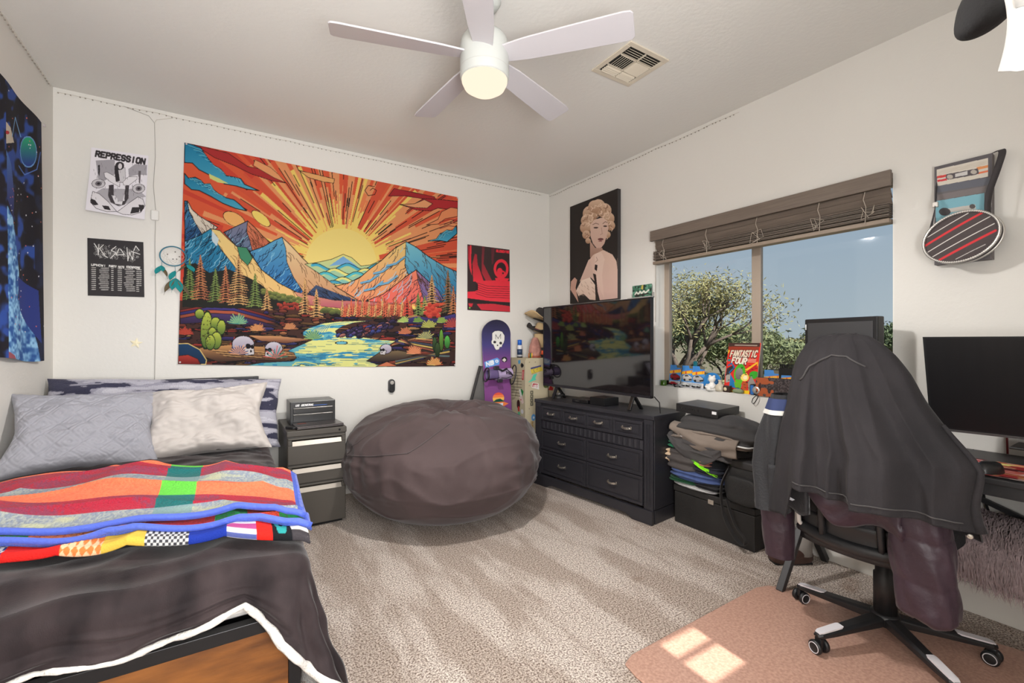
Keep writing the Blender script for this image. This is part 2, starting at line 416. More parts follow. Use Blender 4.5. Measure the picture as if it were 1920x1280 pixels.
# ------------------------------------------------------------------ outside
gr = mat('desert_ground', (120, 112, 88), rough=1, var=.3, vscale=1.3)
def terrain(u, v):
    x = 4 + u * 120; y = -70 + v * 150
    h = -.35 + .55 * nz(x, y, 0, .05) + max(0, (x - 40) / 70) * 1.9
    return (x, y, h)
struct('ground', MB().grid(terrain, 50, 60), gr, smooth=True)
hillm = mat('hill_scrub', (150, 146, 118), rough=1, var=.3, vscale=.5)
def hill(u, v):
    y = -10 + u * 46; x = 62 + v * 30
    return (x, y, -2 + 6.8 * math.exp(-((u - .42) / .2) ** 2) * sin(min(v * 1.6, 1) * pi / 2) + .5 * nz(x, y, 3, .2))
prop(MB().grid(hill, 40, 12).build('hill', hillm, smooth=True), 'low scrubby hill behind the trees seen through the right pane', 'hill', kind='structure')
leafm = [mat('leaf_yellow_green', (146, 142, 100), rough=.9, spec=.1), mat('leaf_green', (118, 126, 92), rough=.9, spec=.1), mat('leaf_deep_green', (94, 106, 80), rough=.9, spec=.1)]
barkm = mat('bark_grey_brown', (96, 84, 76), rough=.95, bump=.4, bscale=30)
def tree(name, label, loc, hgt, spread, seed, nleaf, mi, trunk_r=.12, group=None, lift=.1, lsz=.05):
    rnd = random.Random(seed)
    o = thing(name, label, 'tree', loc, 0, group)
    b = MB(); tips = []
    def grow(p, d, ln, r_, lev):
        q = p + d * ln
        mid = p + d * ln * .5 + Vector((rnd.uniform(-1, 1), rnd.uniform(-1, 1), rnd.uniform(-.5, .5))) * ln * .07
        b.tube([p, mid, q], [r_, r_ * .8, r_ * .62], 5)
        if lev >= 3: tips.append((q, ln))
        if lev >= 5: return
        for _ in range(3 if lev < 2 else 2):
            nd = (d + Vector((rnd.uniform(-1, 1) * spread, rnd.uniform(-1, 1) * spread, rnd.uniform(-.25, .5)))).normalized()
            grow(q, nd, ln * rnd.uniform(.62, .8), r_ * .62, lev + 1)
    for k in range(3):
        grow(Vector((0, 0, -.1)), Vector((rnd.uniform(-.55, .55), rnd.uniform(-.55, .55), 1)).normalized(), hgt * .27, trunk_r * .8, 0)
    b.build('trunk', barkm, o, smooth=True)
    f = MB()
    for i in range(nleaf):
        q, ln = tips[rnd.randrange(len(tips))]
        c = q + Vector((rnd.gauss(0, 1), rnd.gauss(0, 1), rnd.gauss(0, .8))) * ln * .85
        a = Vector((rnd.uniform(-1, 1), rnd.uniform(-1, 1), rnd.uniform(-.4, 1))).normalized() * lsz * rnd.uniform(.6, 1.6)
        e_ = a.cross(Vector((rnd.uniform(-1, 1), rnd.uniform(-1, 1), rnd.uniform(-1, 1)))).normalized() * lsz * .3
        f.add([c - a, c + e_, c + a, c - e_], [(0, 1, 2, 3)])
    f.build('crown', leafm[mi], o)
    return o
tree('mesquite_tree', 'large airy yellow green tree with dark forked trunk outside the left pane', (7.7, 5.75, -.3), 3.7, .68, 11, 13000, 0, .11, lsz=.036)
tree('mesquite_tree', 'lower green tree behind the comic book, left of the window mullion', (11.2, 7.0, -.3), 2.4, .7, 5, 11000, 1, .09, lsz=.06)
for (x, y, hh, mi_, lb) in ((13.5, 10.6, 3.0, 2, 'bushy dark tree at the far left of the left pane'), (14.2, 7.7, 2.4, 1, 'bushy green tree beside the window mullion, seen through the right pane'),
                           (17.5, 8.0, 2.2, 0, 'low yellow green tree near the left edge of the small monitor'), (19, 7.6, 2.5, 1, 'distant tree behind the small monitor'), (22, 13.4, 2.6, 2, 'far tree over the low hill'),
                           (18.5, 10.8, 2.6, 1, 'green bush in the middle distance, right pane')):
    tree('desert_tree', lb, (x, y, -.3), hh, .85, int(x * 10), 6500, mi_, .08, 'trees beyond the window', lsz=.085)
tree('desert_tree', 'small green tree above the pale roof at the right edge of the window', (22, 7.2, -.3), 2.9, .8, 77, 5000, 2, .08, 'trees beyond the window', lsz=.09)
for k in range(7):
    px_ = 1268 + k * 36; dd = 5.6 + (k % 2) * 1.6
    a_ = (px_ - 960) / FPX; ln_ = dd / (a_ * cos(YAW) + sin(YAW)); by_ = ln_ * (cos(YAW) - a_ * sin(YAW)); rnd = random.Random(k + 60)
    o = thing('desert_bush', 'low dusty green bushes along the bottom of the window view, before the trees', 'bush', (dd, by_, -.3), 0, 'bushes below the window')
    f_ = MB(); tr_ = MB()
    for j in range(7): e_ = Vector((rnd.uniform(-.3, .3), rnd.uniform(-.3, .3), rnd.uniform(.5, .9))); tr_.tube([(0, 0, 0), e_ * .5, e_], .012, 4)
    for j in range(1500):
        q3 = Vector((rnd.gauss(0, 1), rnd.gauss(0, 1), rnd.gauss(0, 1))).normalized() * rnd.random() ** .45; c = Vector((q3.x * .52, q3.y * .52, .58 + q3.z * .5)); a = Vector((rnd.uniform(-1, 1), rnd.uniform(-1, 1), rnd.uniform(-.4, 1))).normalized() * .035
        e_ = a.cross(Vector((rnd.uniform(-1, 1), rnd.uniform(-1, 1), 1))).normalized() * .013
        f_.add([c - a, c + e_, c + a, c - e_], [(0, 1, 2, 3)])
    f_.build('foliage', leafm[k % 2], o); tr_.build('stems', barkm, o)
hs = thing('neighbour_house', 'pale stucco neighbour house with low gable roof at the right edge of the window', 'house', (31, 10.2, -.3), R(-38))
MB().box(-4, 4, -3, 3, 0, 1.15).build('wall', mat('stucco', (150, 132, 120), rough=.9), hs)
b = MB().add([(-4.4, -3.4, 1.1), (4.4, -3.4, 1.1), (4.4, 3.4, 1.1), (-4.4, 3.4, 1.1), (-4.4, 0, 1.75), (4.4, 0, 1.75)], [(0, 1, 5, 4), (2, 3, 4, 5), (0, 4, 3), (1, 2, 5), (0, 3, 2, 1)])
b.build('roof', mat('roof_tile_pale', (132, 114, 104), rough=.9, var=.2, vscale=6), hs)
# ================================================================== CEILING
white = mat('fan_white', (186, 188, 184), rough=.35, spec=.5)
bladem = mat('fan_blade_silver', (196, 192, 196), rough=.35, spec=.5)
lensm = bpy.data.materials.new('fan_lamp_lens'); lensm.use_nodes = True
q = lensm.node_tree; q.nodes.clear(); ou = q.nodes.new('ShaderNodeOutputMaterial'); em = q.nodes.new('ShaderNodeEmission')
em.inputs[0].default_value = (1, .85, .66, 1); em.inputs[1].default_value = 1.12; q.links.new(em.outputs[0], ou.inputs[0])
fan = thing('ceiling_fan', 'white five-blade ceiling fan with a lit round lamp', 'ceiling fan', (.994, 1.803, ZC))
MB().lathe([(.001, 0), (.075, 0), (.075, -.03), (.06, -.055), (.03, -.065), (.001, -.065)], 32).build('canopy', white, fan, smooth=True)
MB().lathe([(.013, -.05), (.013, -.2)], 12).build('downrod', white, fan, smooth=True)
hb = MB().lathe([(.001, -.175), (.06, -.178), (.092, -.19), (.106, -.21), (.111, -.24), (.111, -.375), (.107, -.383), (.001, -.383)], 48).build('motor_housing', white, fan, smooth=True)
MB().lathe([(.109, -.340), (.1115, -.341), (.1115, -.343), (.109, -.344)], 48).build('seam_ring', mat('fan_seam', (180, 178, 174)), hb, smooth=True)
MB().lathe([(.001, -.384), (.104, -.384), (.103, -.395), (.092, -.418), (.065, -.436), (.03, -.445), (.001, -.447)], 40).build('lamp_lens', lensm, fan, smooth=True, label='glowing warm white lamp lens')
fl_ = bpy.data.lights.new('fan_lamp', 'SPOT'); fl_.energy = FAN_LIGHT; fl_.color = (1, .975, .95); fl_.spot_size = R(179); fl_.spot_blend = .45; fl_.shadow_soft_size = .07
fo_ = bpy.data.objects.new('fan_lamp', fl_); COL.objects.link(fo_); fo_.location = (.994, 1.803, ZC - .53)
ZB = -.28
for k in range(5):
    a = R(-123.26) + 2 * pi * k / 5
    prof = []
    for r_, w_ in ((.10, .045), (.2, .056), (.4, .064), (.62, .070), (.648, .066), (.658, .055)): prof.append((r_, w_))
    pts = [(r_, -w_) for r_, w_ in prof] + [(r_, w_) for r_, w_ in reversed(prof)]
    M = Matrix.Rotation(a, 4, 'Z') @ Matrix.Translation((0, 0, ZB)) @ Matrix.Rotation(R(-13), 4, 'X')
    bl_ = MB().prism(pts, -.004, .004, M).build('blade', bladem, fan, bev=.002)
    MB().box(.09, .2, -.022, .022, .004, .012, M).build('blade_arm', white, bl_)

vm = mat('vent_enamel', (214, 204, 186), rough=.5); vd = mat('vent_dark', (44, 42, 38), rough=.9)
vt = thing('ceiling_vent', 'cream square ceiling air vent with four louvre banks', 'vent', (1.937, 1.811, ZC))
h = .152
b = MB()
for x0, x1, y0, y1 in ((-h, h, -h, -h + .03), (-h, h, h - .03, h), (-h, -h + .03, -h + .03, h - .03), (h - .03, h, -h + .03, h - .03)): b.box(x0, x1, y0, y1, -.008, 0)
b.build('frame', vm, vt, bev=.002)
MB().box(-h + .03, h - .03, -h + .03, h - .03, -.0015, -.0005).build('duct_opening', vd, vt)
def louvres(x0, x1, y0, y1, along, tilt, nn):
    b = MB()
    for k in range(nn):
        t_ = (k + .5) / nn
        if along == 'x': b.box((x0 - x1) / 2, (x1 - x0) / 2, -.008, .008, -.0008, .0008, TM(((x0 + x1) / 2, y0 + (y1 - y0) * t_, -.008), (R(tilt), 0, 0)))
        else: b.box(-.008, .008, (y0 - y1) / 2, (y1 - y0) / 2, -.0008, .0008, TM((x0 + (x1 - x0) * t_, (y0 + y1) / 2, -.008), (0, R(tilt), 0)))
    b.build('louvre_bank', vm, vt)
louvres(-.11, -.005, -.045, .05, 'y', -42, 7); louvres(.005, .11, -.045, .05, 'y', 42, 8)
for x0, x1 in ((-.11, -.005), (.005, .11)):
    louvres(x0, x1, .058, .115, 'x', -40, 4); louvres(x0, x1, -.115, -.053, 'x', 40, 4)
MB().box(-.003, .003, -.118, .118, -.01, -.003).box(-.118, .118, .05, .056, -.01, -.003).box(-.118, .118, -.052, -.046, -.01, -.003).build('divider', vm, vt)

# fairy light strip along the top of the walls
cord_w = mat('fairy_cord', (206, 200, 190), rough=.5); beadm = mat('fairy_bead', (150, 142, 132), rough=.3)
fl = thing('fairy_light_string', 'clear fairy light string tacked along the top of the walls, hanging down beside the tapestry', 'string lights', (0, 0, 0))
rnd = random.Random(4)
zt = ZC - .028
runs = [[(XL + .006, -.2 + k * .1, zt + rnd.uniform(-.004, .004)) for k in range(41)], [(XL + .02 + k * .1, YB - .006, zt + rnd.uniform(-.004, .004)) for k in range(38)],
        [(XR - .006, YB - .02 - k * .1, zt + rnd.uniform(-.004, .004)) for k in range(22)]]
b = MB()
for r_ in runs: b.tube(r_, .0016, 5)
b.build('cord', cord_w, fl)
b = MB()
for r_ in runs:
    for p, q_ in zip(r_[:-1], r_[1:]):
        for t_ in (0, .33, .66):
            c = Vector(p).lerp(Vector(q_), t_ + rnd.uniform(-.06, .06)); s_ = .0032
            b.box(c.x - s_, c.x + s_, c.y - s_, c.y + s_, c.z - s_ * .8 - .003, c.z + s_ * .8 - .003)
prop(b.build('lights', beadm, fl), kind='stuff')
xc = -.405
MB().tube([(xc - .16, YB - .006, zt), (xc - .03, YB - .007, zt - .03), (xc, YB - .007, zt - .07), (xc + .004, YB - .006, 2.5), (xc - .006, YB - .006, 2.3), (xc + .006, YB - .006, 2.13), (xc + .002, YB - .006, 1.9), (xc + .008, YB - .006, 1.5), (xc, YB - .006, .95)], .0018, 6).build('lead_wire', mat('lead_grey', (168, 164, 158), rough=.5), fl)
MB().tube([(xc + .1, YB - .006, zt - .01), (xc + .01, YB - .007, zt - .045), (xc, YB - .007, zt - .07)], .0018, 6).build('lead_wire', cord_w, fl)
MB().box(xc - .02, xc + .024, YB - .022, YB - .001, 2.065, 2.135).build('controller', mat('controller_white', (226, 224, 220), rough=.4), fl, bev=.008)

# ================================================================== BACK WALL PICTURES
pm_cloth = print_mat('printed_cloth', rough=.85, bump=.15, bscale=500)
pm_paper = print_mat('printed_paper', rough=.6)
pm_gloss = print_mat('printed_gloss', rough=.35, spec=.5)
# ---- sunset tapestry; drawing frame = 1593 x 1280 sketch frame
BK = (26, 20, 18)
A = Art(660, 500, [(75, 52), (1530, 338), (1515, 1240), (38, 1228)], (214, 84, 50))
sxn, syn = 893, 690
th = np.arctan2(A.Y - syn, A.X - sxn); rr = np.hypot(A.X - sxn, A.Y - syn)
g1 = np.random.default_rng(5).random(400)
def angn(k, off=0): return g1[(((th + pi) / (2 * pi) * k + off).astype(int)) % 400]
a1 = angn(170); a2 = angn(110, 40); a3 = angn(240, 90)
m = rr < 250 + 520 * a1; A.c[m] = (222, 142, 90)
m = (rr < 180 + 300 * a2) & (a3 > .3); A.c[m] = (224, 122, 74)
m = rr < 190 + 190 * a3 ** 2.0 + 60 * (a1 > .6); A.c[m] = (232, 200, 100)
m = (a2 > .78) & (rr > 210) & (rr < 700); A.c[m] = (206, 78, 50)
m = (a1 < .12) & (rr > 200) & (rr < 560); A.c[m] = (232, 196, 96)
m = (rr > 650) & (a3 > .55); A.c[m] = (200, 62, 44)
rng = np.random.default_rng(8)
for k in range(150):
    an = -pi + rng.random() * pi if k > 20 else -pi * .04 * rng.random(); r0 = 200 + rng.random() ** 1.3 * 600; r1_ = r0 + 40 + rng.random() * 190
    A.line([(sxn + r0 * cos(an), syn + r0 * sin(an)), (sxn + r1_ * cos(an), syn + r1_ * sin(an))], 3.4, BK)
A.poly([(120, 60), (300, 105), (400, 175), (500, 195), (600, 262), (520, 248), (420, 215), (330, 170), (230, 130)], (168, 42, 42), line=BK)
A.poly([(440, 140), (520, 180), (560, 215), (600, 260), (540, 235), (480, 200), (430, 170)], (224, 150, 96), line=BK, lw=2)
A.poly([(670, 195), (760, 215), (860, 240), (855, 262), (800, 255), (720, 232)], (222, 160, 96), line=BK)
A.poly([(1180, 290), (1400, 335), (1410, 352), (1330, 345), (1240, 330), (1150, 330)], (160, 34, 40), line=BK)
A.poly([(1210, 375), (1280, 378), (1340, 345), (1440, 350), (1530, 360), (1530, 410), (1420, 395), (1380, 410), (1300, 405), (1260, 390)], (172, 38, 42), line=BK)
A.poly([(1210, 375), (1290, 372), (1345, 350), (1390, 372), (1360, 395), (1290, 392)], (222, 150, 100), line=BK)
A.poly([(1355, 485), (1420, 455), (1440, 415), (1490, 392), (1528, 398), (1528, 440), (1460, 452), (1420, 480)], (222, 132, 84), line=BK)
for dy in (0, 16, 34, 60): A.line([(1430, 470 + dy), (1480, 455 + dy), (1530, 462 + dy)], 3, (120, 28, 30))
A.line([(1075, 280), (1040, 275), (1022, 300), (1040, 328), (1075, 322), (1085, 300), (1065, 288), (1050, 300)], 3, BK)
TEAL = (22, 118, 156)
def cloud(pts, c=TEAL, c2=(70, 160, 190)):
    m_ = A.poly(pts, c, c2, line=BK, lw=4)
    cx_ = sum(p[0] for p in pts) / len(pts); cy_ = sum(p[1] for p in pts) / len(pts)
    for k in range(9):
        q_ = [(cx_ + (p[0] - cx_) * (.25 + .08 * k), cy_ + (p[1] - cy_) * (.25 + .08 * k) + 4 * sin(p[0] * .05 + k)) for p in pts[:len(pts) // 2 + 1]]
        A.line(q_, 2.2, (14, 74, 110) if k % 2 else (110, 190, 205), m_)
    return m_
cloud([(75, 52), (115, 62), (160, 80), (175, 105), (200, 140), (225, 170), (262, 190), (290, 225), (330, 232), (365, 240), (385, 270), (420, 285), (460, 303), (400, 296), (340, 278), (280, 268), (215, 228), (150, 195), (115, 160), (75, 158)])
A.poly([(200, 215), (250, 238), (300, 266), (250, 262), (205, 240)], (200, 205, 120))
cloud([(75, 215), (95, 240), (130, 235), (160, 252), (175, 270), (205, 268), (225, 300), (250, 320), (290, 342), (330, 352), (355, 372), (395, 410), (340, 398), (270, 370), (210, 335), (150, 305), (110, 300), (75, 270)])
cloud([(1365, 570), (1410, 560), (1430, 535), (1470, 512), (1500, 515), (1522, 488), (1526, 530), (1490, 560), (1470, 575), (1430, 568)])
A.oval(330, 455, 62, 34, (232, 170, 96), line=BK, a=.5); A.oval(470, 450, 60, 24, (234, 204, 100), line=(120, 60, 40), a=.7)
def hatch(m_, x0, y0, x1, y1, n_, ln, an, c, w_=2.0, jit=.25, seed=1):
    rg = np.random.default_rng(seed)
    for _ in range(n_):
        x = x0 + rg.random() * (x1 - x0); y = y0 + rg.random() * (y1 - y0); a_ = an + (rg.random() - .5) * jit; l_ = ln * (.4 + rg.random())
        mxp = (x + l_ * .5 * cos(a_) + 5, y + l_ * .5 * sin(a_))
        A.line([(x, y), mxp, (x + l_ * cos(a_ + .12), y + l_ * sin(a_ + .12))], w_, c, m_)
def mount(outer, ridge, cl, cl2, cr, cr2, seed=1, n_=60):
    """outer outline; ridge = list of points from the peak down; left part painted cl, right part cr"""
    m_ = A.poly(outer, cr, cr2, line=None)
    lx = min(p[0] for p in outer); by = max(p[1] for p in outer)
    ml = A.inside([(lx - 5, by + 5), (lx - 5, min(p[1] for p in outer) - 9), (ridge[0][0], min(p[1] for p in outer) - 9)] + ridge + [(ridge[-1][0], by + 5)]) & m_
    yy = A.Y[ml]
    if len(yy):
        t_ = ((yy - yy.min()) / (yy.max() - yy.min() + 1))[:, None]; A.c[ml] = np.array(cl) * (1 - t_) + np.array(cl2) * t_
    px_, py_ = ridge[0]; x1 = max(p[0] for p in outer)
    hatch(ml, lx, py_, px_ + 120, by, n_ * 2, 60, 2.1, (18, 30, 50), 2.1, .5, seed)
    hatch(ml, lx, py_, px_ + 120, by, n_ // 2, 60, 2.1, (130, 190, 215), 2.6, .5, seed + 3)
    hatch(m_ & ~ml, px_ - 60, py_, x1, by, n_ * 2, 70, .95, (70, 40, 24), 2.1, .5, seed + 5)
    A.line(list(outer) + [outer[0]], 3.4, BK); A.line(ridge, 2.6, BK)
A.oval(893, 692, 192, 190, (230, 206, 116))
mount([(75, 360), (92, 364), (112, 405), (150, 440), (200, 470), (245, 500), (215, 520), (75, 580)], [(88, 360), (100, 420), (130, 480), (170, 545)], (60, 130, 170), (30, 70, 120), (226, 214, 190), (190, 180, 170), 2, 30)
mount([(275, 525), (345, 490), (400, 463), (440, 500), (480, 545), (535, 590), (430, 628), (345, 600)], [(400, 463), (395, 520), (410, 560), (425, 625)], (120, 116, 140), (90, 110, 140), (206, 118, 82), (190, 96, 70), 3, 40)
mount([(410, 625), (480, 600), (540, 566), (580, 548), (625, 590), (690, 660), (770, 735), (850, 792), (930, 850), (990, 884), (940, 895), (800, 880), (700, 868), (560, 790), (470, 720)], [(580, 548), (600, 610), (605, 680), (640, 760), (700, 850), (760, 885)], (90, 160, 196), (24, 84, 150), (228, 200, 150), (186, 130, 90), 4, 60)
A.poly([(700, 860), (760, 800), (860, 840), (985, 884), (900, 900)], (60, 76, 104), (40, 60, 100))
hatch(A.inside([(700, 860), (760, 800), (860, 840), (985, 884), (900, 900)]), 700, 800, 950, 880, 50, 60, .5, BK)
mount([(75, 575), (150, 545), (210, 506), (255, 515), (300, 560), (345, 600), (395, 605), (430, 660), (470, 720), (560, 790), (650, 836), (720, 868), (700, 900), (75, 900)], [(210, 506), (235, 570), (265, 620), (320, 690), (380, 770), (430, 850), (470, 890)], (40, 130, 166), (20, 86, 130), (226, 196, 122), (222, 176, 110), 5, 90)
A.poly([(345, 600), (395, 605), (425, 660), (400, 700), (360, 660)], (60, 130, 96), line=BK)
A.poly([(215, 515), (250, 560), (240, 600), (215, 570)], (190, 205, 210))
# sun and the small hills before it
A.poly([(700, 690), (760, 682), (840, 665), (905, 638), (950, 655), (1000, 700), (1050, 695), (1110, 670), (1060, 730), (1000, 755), (930, 792), (850, 795), (770, 735)], (214, 206, 116), (120, 180, 170), line=BK)
hm = A.inside([(700, 690), (760, 682), (840, 665), (905, 638), (950, 655), (1000, 700), (1050, 695), (1110, 670), (1060, 730), (1000, 755), (930, 792), (850, 795), (770, 735)])
A.poly([(830, 700), (905, 648), (985, 705), (930, 690)], (110, 160, 205))
for dy, c in ((40, (60, 160, 190)), (66, (220, 214, 120)), (84, (70, 176, 190)), (112, (214, 210, 120)), (130, (60, 150, 180))):
    A.line([(740 + i * 20, 668 + dy + 16 * sin(i * .75 + dy * .1)) for i in range(19)], 13, c, hm)
    A.line([(740 + i * 20, 661 + dy + 16 * sin(i * .75 + dy * .1)) for i in range(19)], 2.8, BK, hm)
mount([(1525, 735), (1450, 702), (1370, 655), (1300, 602), (1245, 572), (1180, 610), (1110, 672), (1050, 715), (990, 765), (930, 790), (860, 808), (900, 830), (990, 885), (1180, 892), (1520, 900)], [(1245, 572), (1242, 640), (1238, 700), (1262, 760), (1290, 830), (1320, 890)], (226, 196, 116), (222, 130, 90), (120, 190, 205), (24, 100, 150), 6, 70)
for k, (x, y) in enumerate(((1000, 790), (1070, 740), (1140, 700), (1020, 830), (1100, 800))):
    A.line([(x, y), (x + 50, y - 12), (x + 96, y - 46)], 9, (96, 160, 200)); A.line([(x, y + 7), (x + 50, y - 4), (x + 96, y - 38)], 2.4, BK)
mount([(1020, 888), (1120, 850), (1200, 792), (1255, 750), (1300, 722), (1350, 770), (1420, 830), (1452, 890), (1200, 905)], [(1300, 722), (1310, 780), (1330, 850), (1345, 900)], (226, 124, 92), (222, 92, 84), (150, 106, 140), (96, 90, 150), 7, 50)
A.poly([(640, 835), (760, 862), (860, 882), (990, 886), (1200, 900), (900, 925), (700, 905)], (204, 140, 110), (170, 80, 96), line=BK, lw=2)
# ground
A.poly([(45, 890), (300, 905), (500, 900), (760, 935), (900, 945), (1100, 955), (1300, 930), (1520, 905), (1516, 1242), (38, 1230)], (70, 42, 34), (54, 34, 32))
for k in range(420):
    x = 45 + rng.random() * 1470; y = 930 + rng.random() * 300
    c = [(150, 70, 52), (96, 52, 66), (190, 120, 76), (60, 50, 110), (176, 60, 50), (200, 150, 90), (44, 32, 34), (70, 66, 130), (120, 84, 50)][rng.integers(9)]
    rx = 10 + rng.random() * 52; A.oval(x, y, rx, 3 + rng.random() * 8, c, tuple(v * .45 for v in c), line=(20, 14, 16), lw=2, a=rng.random() * .24 - .1)
for k, (y, c) in enumerate(((940, (150, 50, 46)), (952, (60, 50, 120)), (968, (176, 84, 60)), (985, (70, 50, 100)))):
    A.poly([(50, y), (200, y - 30), (330, y - 26), (480, y + 14), (560, y + 40), (380, y + 30), (200, y + 18), (50, y + 30)], c, tuple(v * .6 for v in c), line=BK)
# river
riv = [(690, 1050), (720, 1030), (800, 1003), (880, 994), (1060, 990), (960, 1002), (900, 1020), (862, 1045), (870, 1062), (960, 1070), (1080, 1090), (1190, 1100), (1120, 1140), (1130, 1180), (1030, 1205), (1080, 1222), (1160, 1240), (380, 1234), (470, 1216), (640, 1205), (655, 1185), (610, 1150), (700, 1110), (740, 1092), (690, 1070)]
rm = A.poly(riv, (96, 172, 180), (90, 160, 170))
nn_ = A.tri_noise(26, 5, .22, 1.6) * .6 + A.tri_noise(9, 6, .25, 1.5) * .4
ctr = np.clip(1 - np.abs(A.X - 920) / 330, 0, 1)
mm = rm & (nn_ + ctr * .3 > .62); A.c[mm] = (214, 214, 128)
mm = rm & (nn_ < .3); A.c[mm] = (48, 128, 166)
for k in range(90):
    x = 420 + rng.random() * 720; y = 1085 + rng.random() * 150; A.line([(x, y), (x + 30 + rng.random() * 60, y + 1)], 2, (30, 84, 110), rm, .8)
for k in range(16): A.line([(700 + k * 8, 1075 - k * 2), (760 + k * 5, 1030 - k), (860 + k * 6, 1004 - k * .4)], 2.2, (200, 214, 150) if k % 2 else (40, 120, 160), rm)
A.line(riv + [riv[0]], 2.5, (30, 40, 50))
for k in range(60):
    t_ = rng.random(); x = 870 + 300 * t_; y = 1052 - 58 * t_ + rng.random() * (12 + 40 * (1 - abs(t_ - .5)))
    c = [(110, 84, 150), (150, 80, 84), (70, 80, 160), (190, 120, 110), (60, 50, 90)][rng.integers(5)]
    A.oval(x, y, 10 + rng.random() * 14, 6 + rng.random() * 5, c, tuple(v * .4 for v in c), line=(20, 16, 30), a=-.3)
A.poly([(400, 1070), (560, 1072), (690, 1085), (730, 1092), (600, 1112), (470, 1100)], (204, 146, 96), (96, 56, 44), line=BK)
A.poly([(150, 1140), (320, 1120), (480, 1130), (640, 1160), (655, 1190), (600, 1205), (420, 1200), (250, 1215), (150, 1180)], (196, 140, 84), (60, 40, 34), line=BK)
for k in range(22): A.line([(200 + k * 18, 1150 + (k * 7) % 40), (290 + k * 18, 1158 + (k * 7) % 40)], 2.4, BK if k % 2 else (230, 180, 110), None, .8)
A.poly([(1030, 1205), (1100, 1160), (1200, 1150), (1300, 1170), (1210, 1200), (1100, 1212)], (120, 100, 70), (44, 34, 34), line=BK)
A.poly([(1080, 1235), (1140, 1210), (1200, 1235)], (196, 110, 76), line=BK)
for k in range(6): A.line([(1170 + k * 12, 1120 - k * 7), (1290, 1090 + k * 10), (1400, 1100 + k * 14)], 7, [(176, 120, 76), (120, 60, 50), (60, 70, 90), (200, 170, 90), (150, 80, 60), (60, 44, 40)][k]); A.line([(1170 + k * 12, 1114 - k * 7), (1290, 1084 + k * 10), (1400, 1094 + k * 14)], 2, BK)
for k in range(5): A.line([(1190, 1225 - k * 6), (1330, 1190 - k * 3), (1480, 1150 + k * 12)], 8, [(44, 60, 70), (190, 160, 80), (50, 40, 44), (90, 110, 110), (60, 44, 40)][k])
A.poly([(38, 1120), (90, 1118), (150, 1150), (185, 1205), (180, 1228), (38, 1226)], (24, 60, 96), (20, 40, 70), line=(220, 190, 110), lw=4)
A.poly([(38, 1185), (90, 1178), (140, 1200), (155, 1228), (38, 1228)], (176, 56, 44), (120, 30, 30), line=BK)
A.line([(630, 1236), (650, 1215), (700, 1210), (760, 1222), (780, 1240)], 5, (200, 206, 120)); A.line([(650, 1236), (680, 1222), (720, 1228)], 3, BK); A.oval(895, 1108, 32, 8, (96, 170, 190), line=BK)
# conifers
def conifer(x, base, hh, ww, c1, c2, seed=0):
    rg = np.random.default_rng(seed + int(x)); A.line([(x, base), (x, base - hh)], 5, (40, 26, 20))
    nl = max(6, int(hh / 13))
    for k in range(nl):
        t_ = k / nl; y = base - hh * t_; w2 = ww * (1 - t_) ** .85 * (.8 + .4 * rg.random())
        for sd in (-1, 1):
            A.poly([(x, y - hh / nl * 1.3), (x + sd * w2, y + hh / nl * .5), (x + sd * w2 * .5, y + hh / nl * .2), (x, y + hh / nl * .5)], (34, 30, 24))
            for j in range(3):
                f = .35 + .3 * j; A.line([(x, y - hh / nl * (1.2 - .4 * j)), (x + sd * w2 * f, y - hh / nl * .3 + 3 * j), (x + sd * w2 * (f + .12), y + hh / nl * .3)], 3.6, c1 if rg.random() > .4 else c2)
GRN = ((120, 140, 70), (90, 110, 60)); BRN = ((190, 120, 76), (150, 84, 60)); TAN = ((206, 160, 100), (160, 110, 70))
A.poly([(70, 700), (130, 690), (200, 740), (300, 720), (400, 760), (470, 800), (540, 860), (700, 905), (760, 935), (560, 930), (60, 925)], (34, 34, 30))
for k in range(60): x = 480 + rng.random() * 230; y = 830 + (x - 480) * .22 + rng.random() * 30; A.oval(x, y, 14, 10, (130, 136, 66), (60, 70, 40))
for k in range(40): x = 560 + rng.random() * 180; A.oval(x, 895 + rng.random() * 36, 9, 8, (180, 64, 46), (90, 30, 30))
for x, bs_, hh, ww, cc in ((100, 880, 210, 34, GRN), (155, 880, 230, 46, BRN), (232, 890, 170, 36, GRN), (285, 895, 190, 38, BRN), (352, 905, 260, 56, TAN), (438, 915, 170, 38, GRN), (500, 930, 110, 26, TAN), (700, 950, 180, 34, TAN), (762, 965, 140, 36, TAN)):
    conifer(x, bs_, hh, ww, *cc)
for k in range(46): x = 780 + rng.random() * 330; A.oval(x, 925 + (x - 780) * .1 + rng.random() * 14, 16, 12, (120, 128, 60), (50, 56, 34))
for k in range(32):
    x = 900 + k * 12; conifer(x, 960 + 6 * sin(k), 50 + rng.random() * 46, 12, *(((206, 96, 66), (160, 70, 50)) if k % 3 else TAN))
for x, bs_, hh, ww, cc in ((1250, 960, 90, 24, ((210, 70, 56), (160, 50, 44))), (1310, 960, 110, 24, GRN), (1345, 955, 90, 22, GRN), (1385, 955, 200, 46, TAN), (1475, 950, 220, 40, ((150, 100, 66), (80, 80, 50))), (1505, 955, 140, 24, BRN)):
    conifer(x, bs_, hh, ww, *cc)
for k in range(40): A.oval(1350 + rng.random() * 80, 975 - (rng.random()) * 66, 13, 11, (216, 78, 56), (150, 40, 36))
A.poly([(1180, 1000), (1300, 970), (1400, 985), (1516, 960), (1516, 1010), (1300, 1010)], (70, 60, 130), (40, 34, 70))
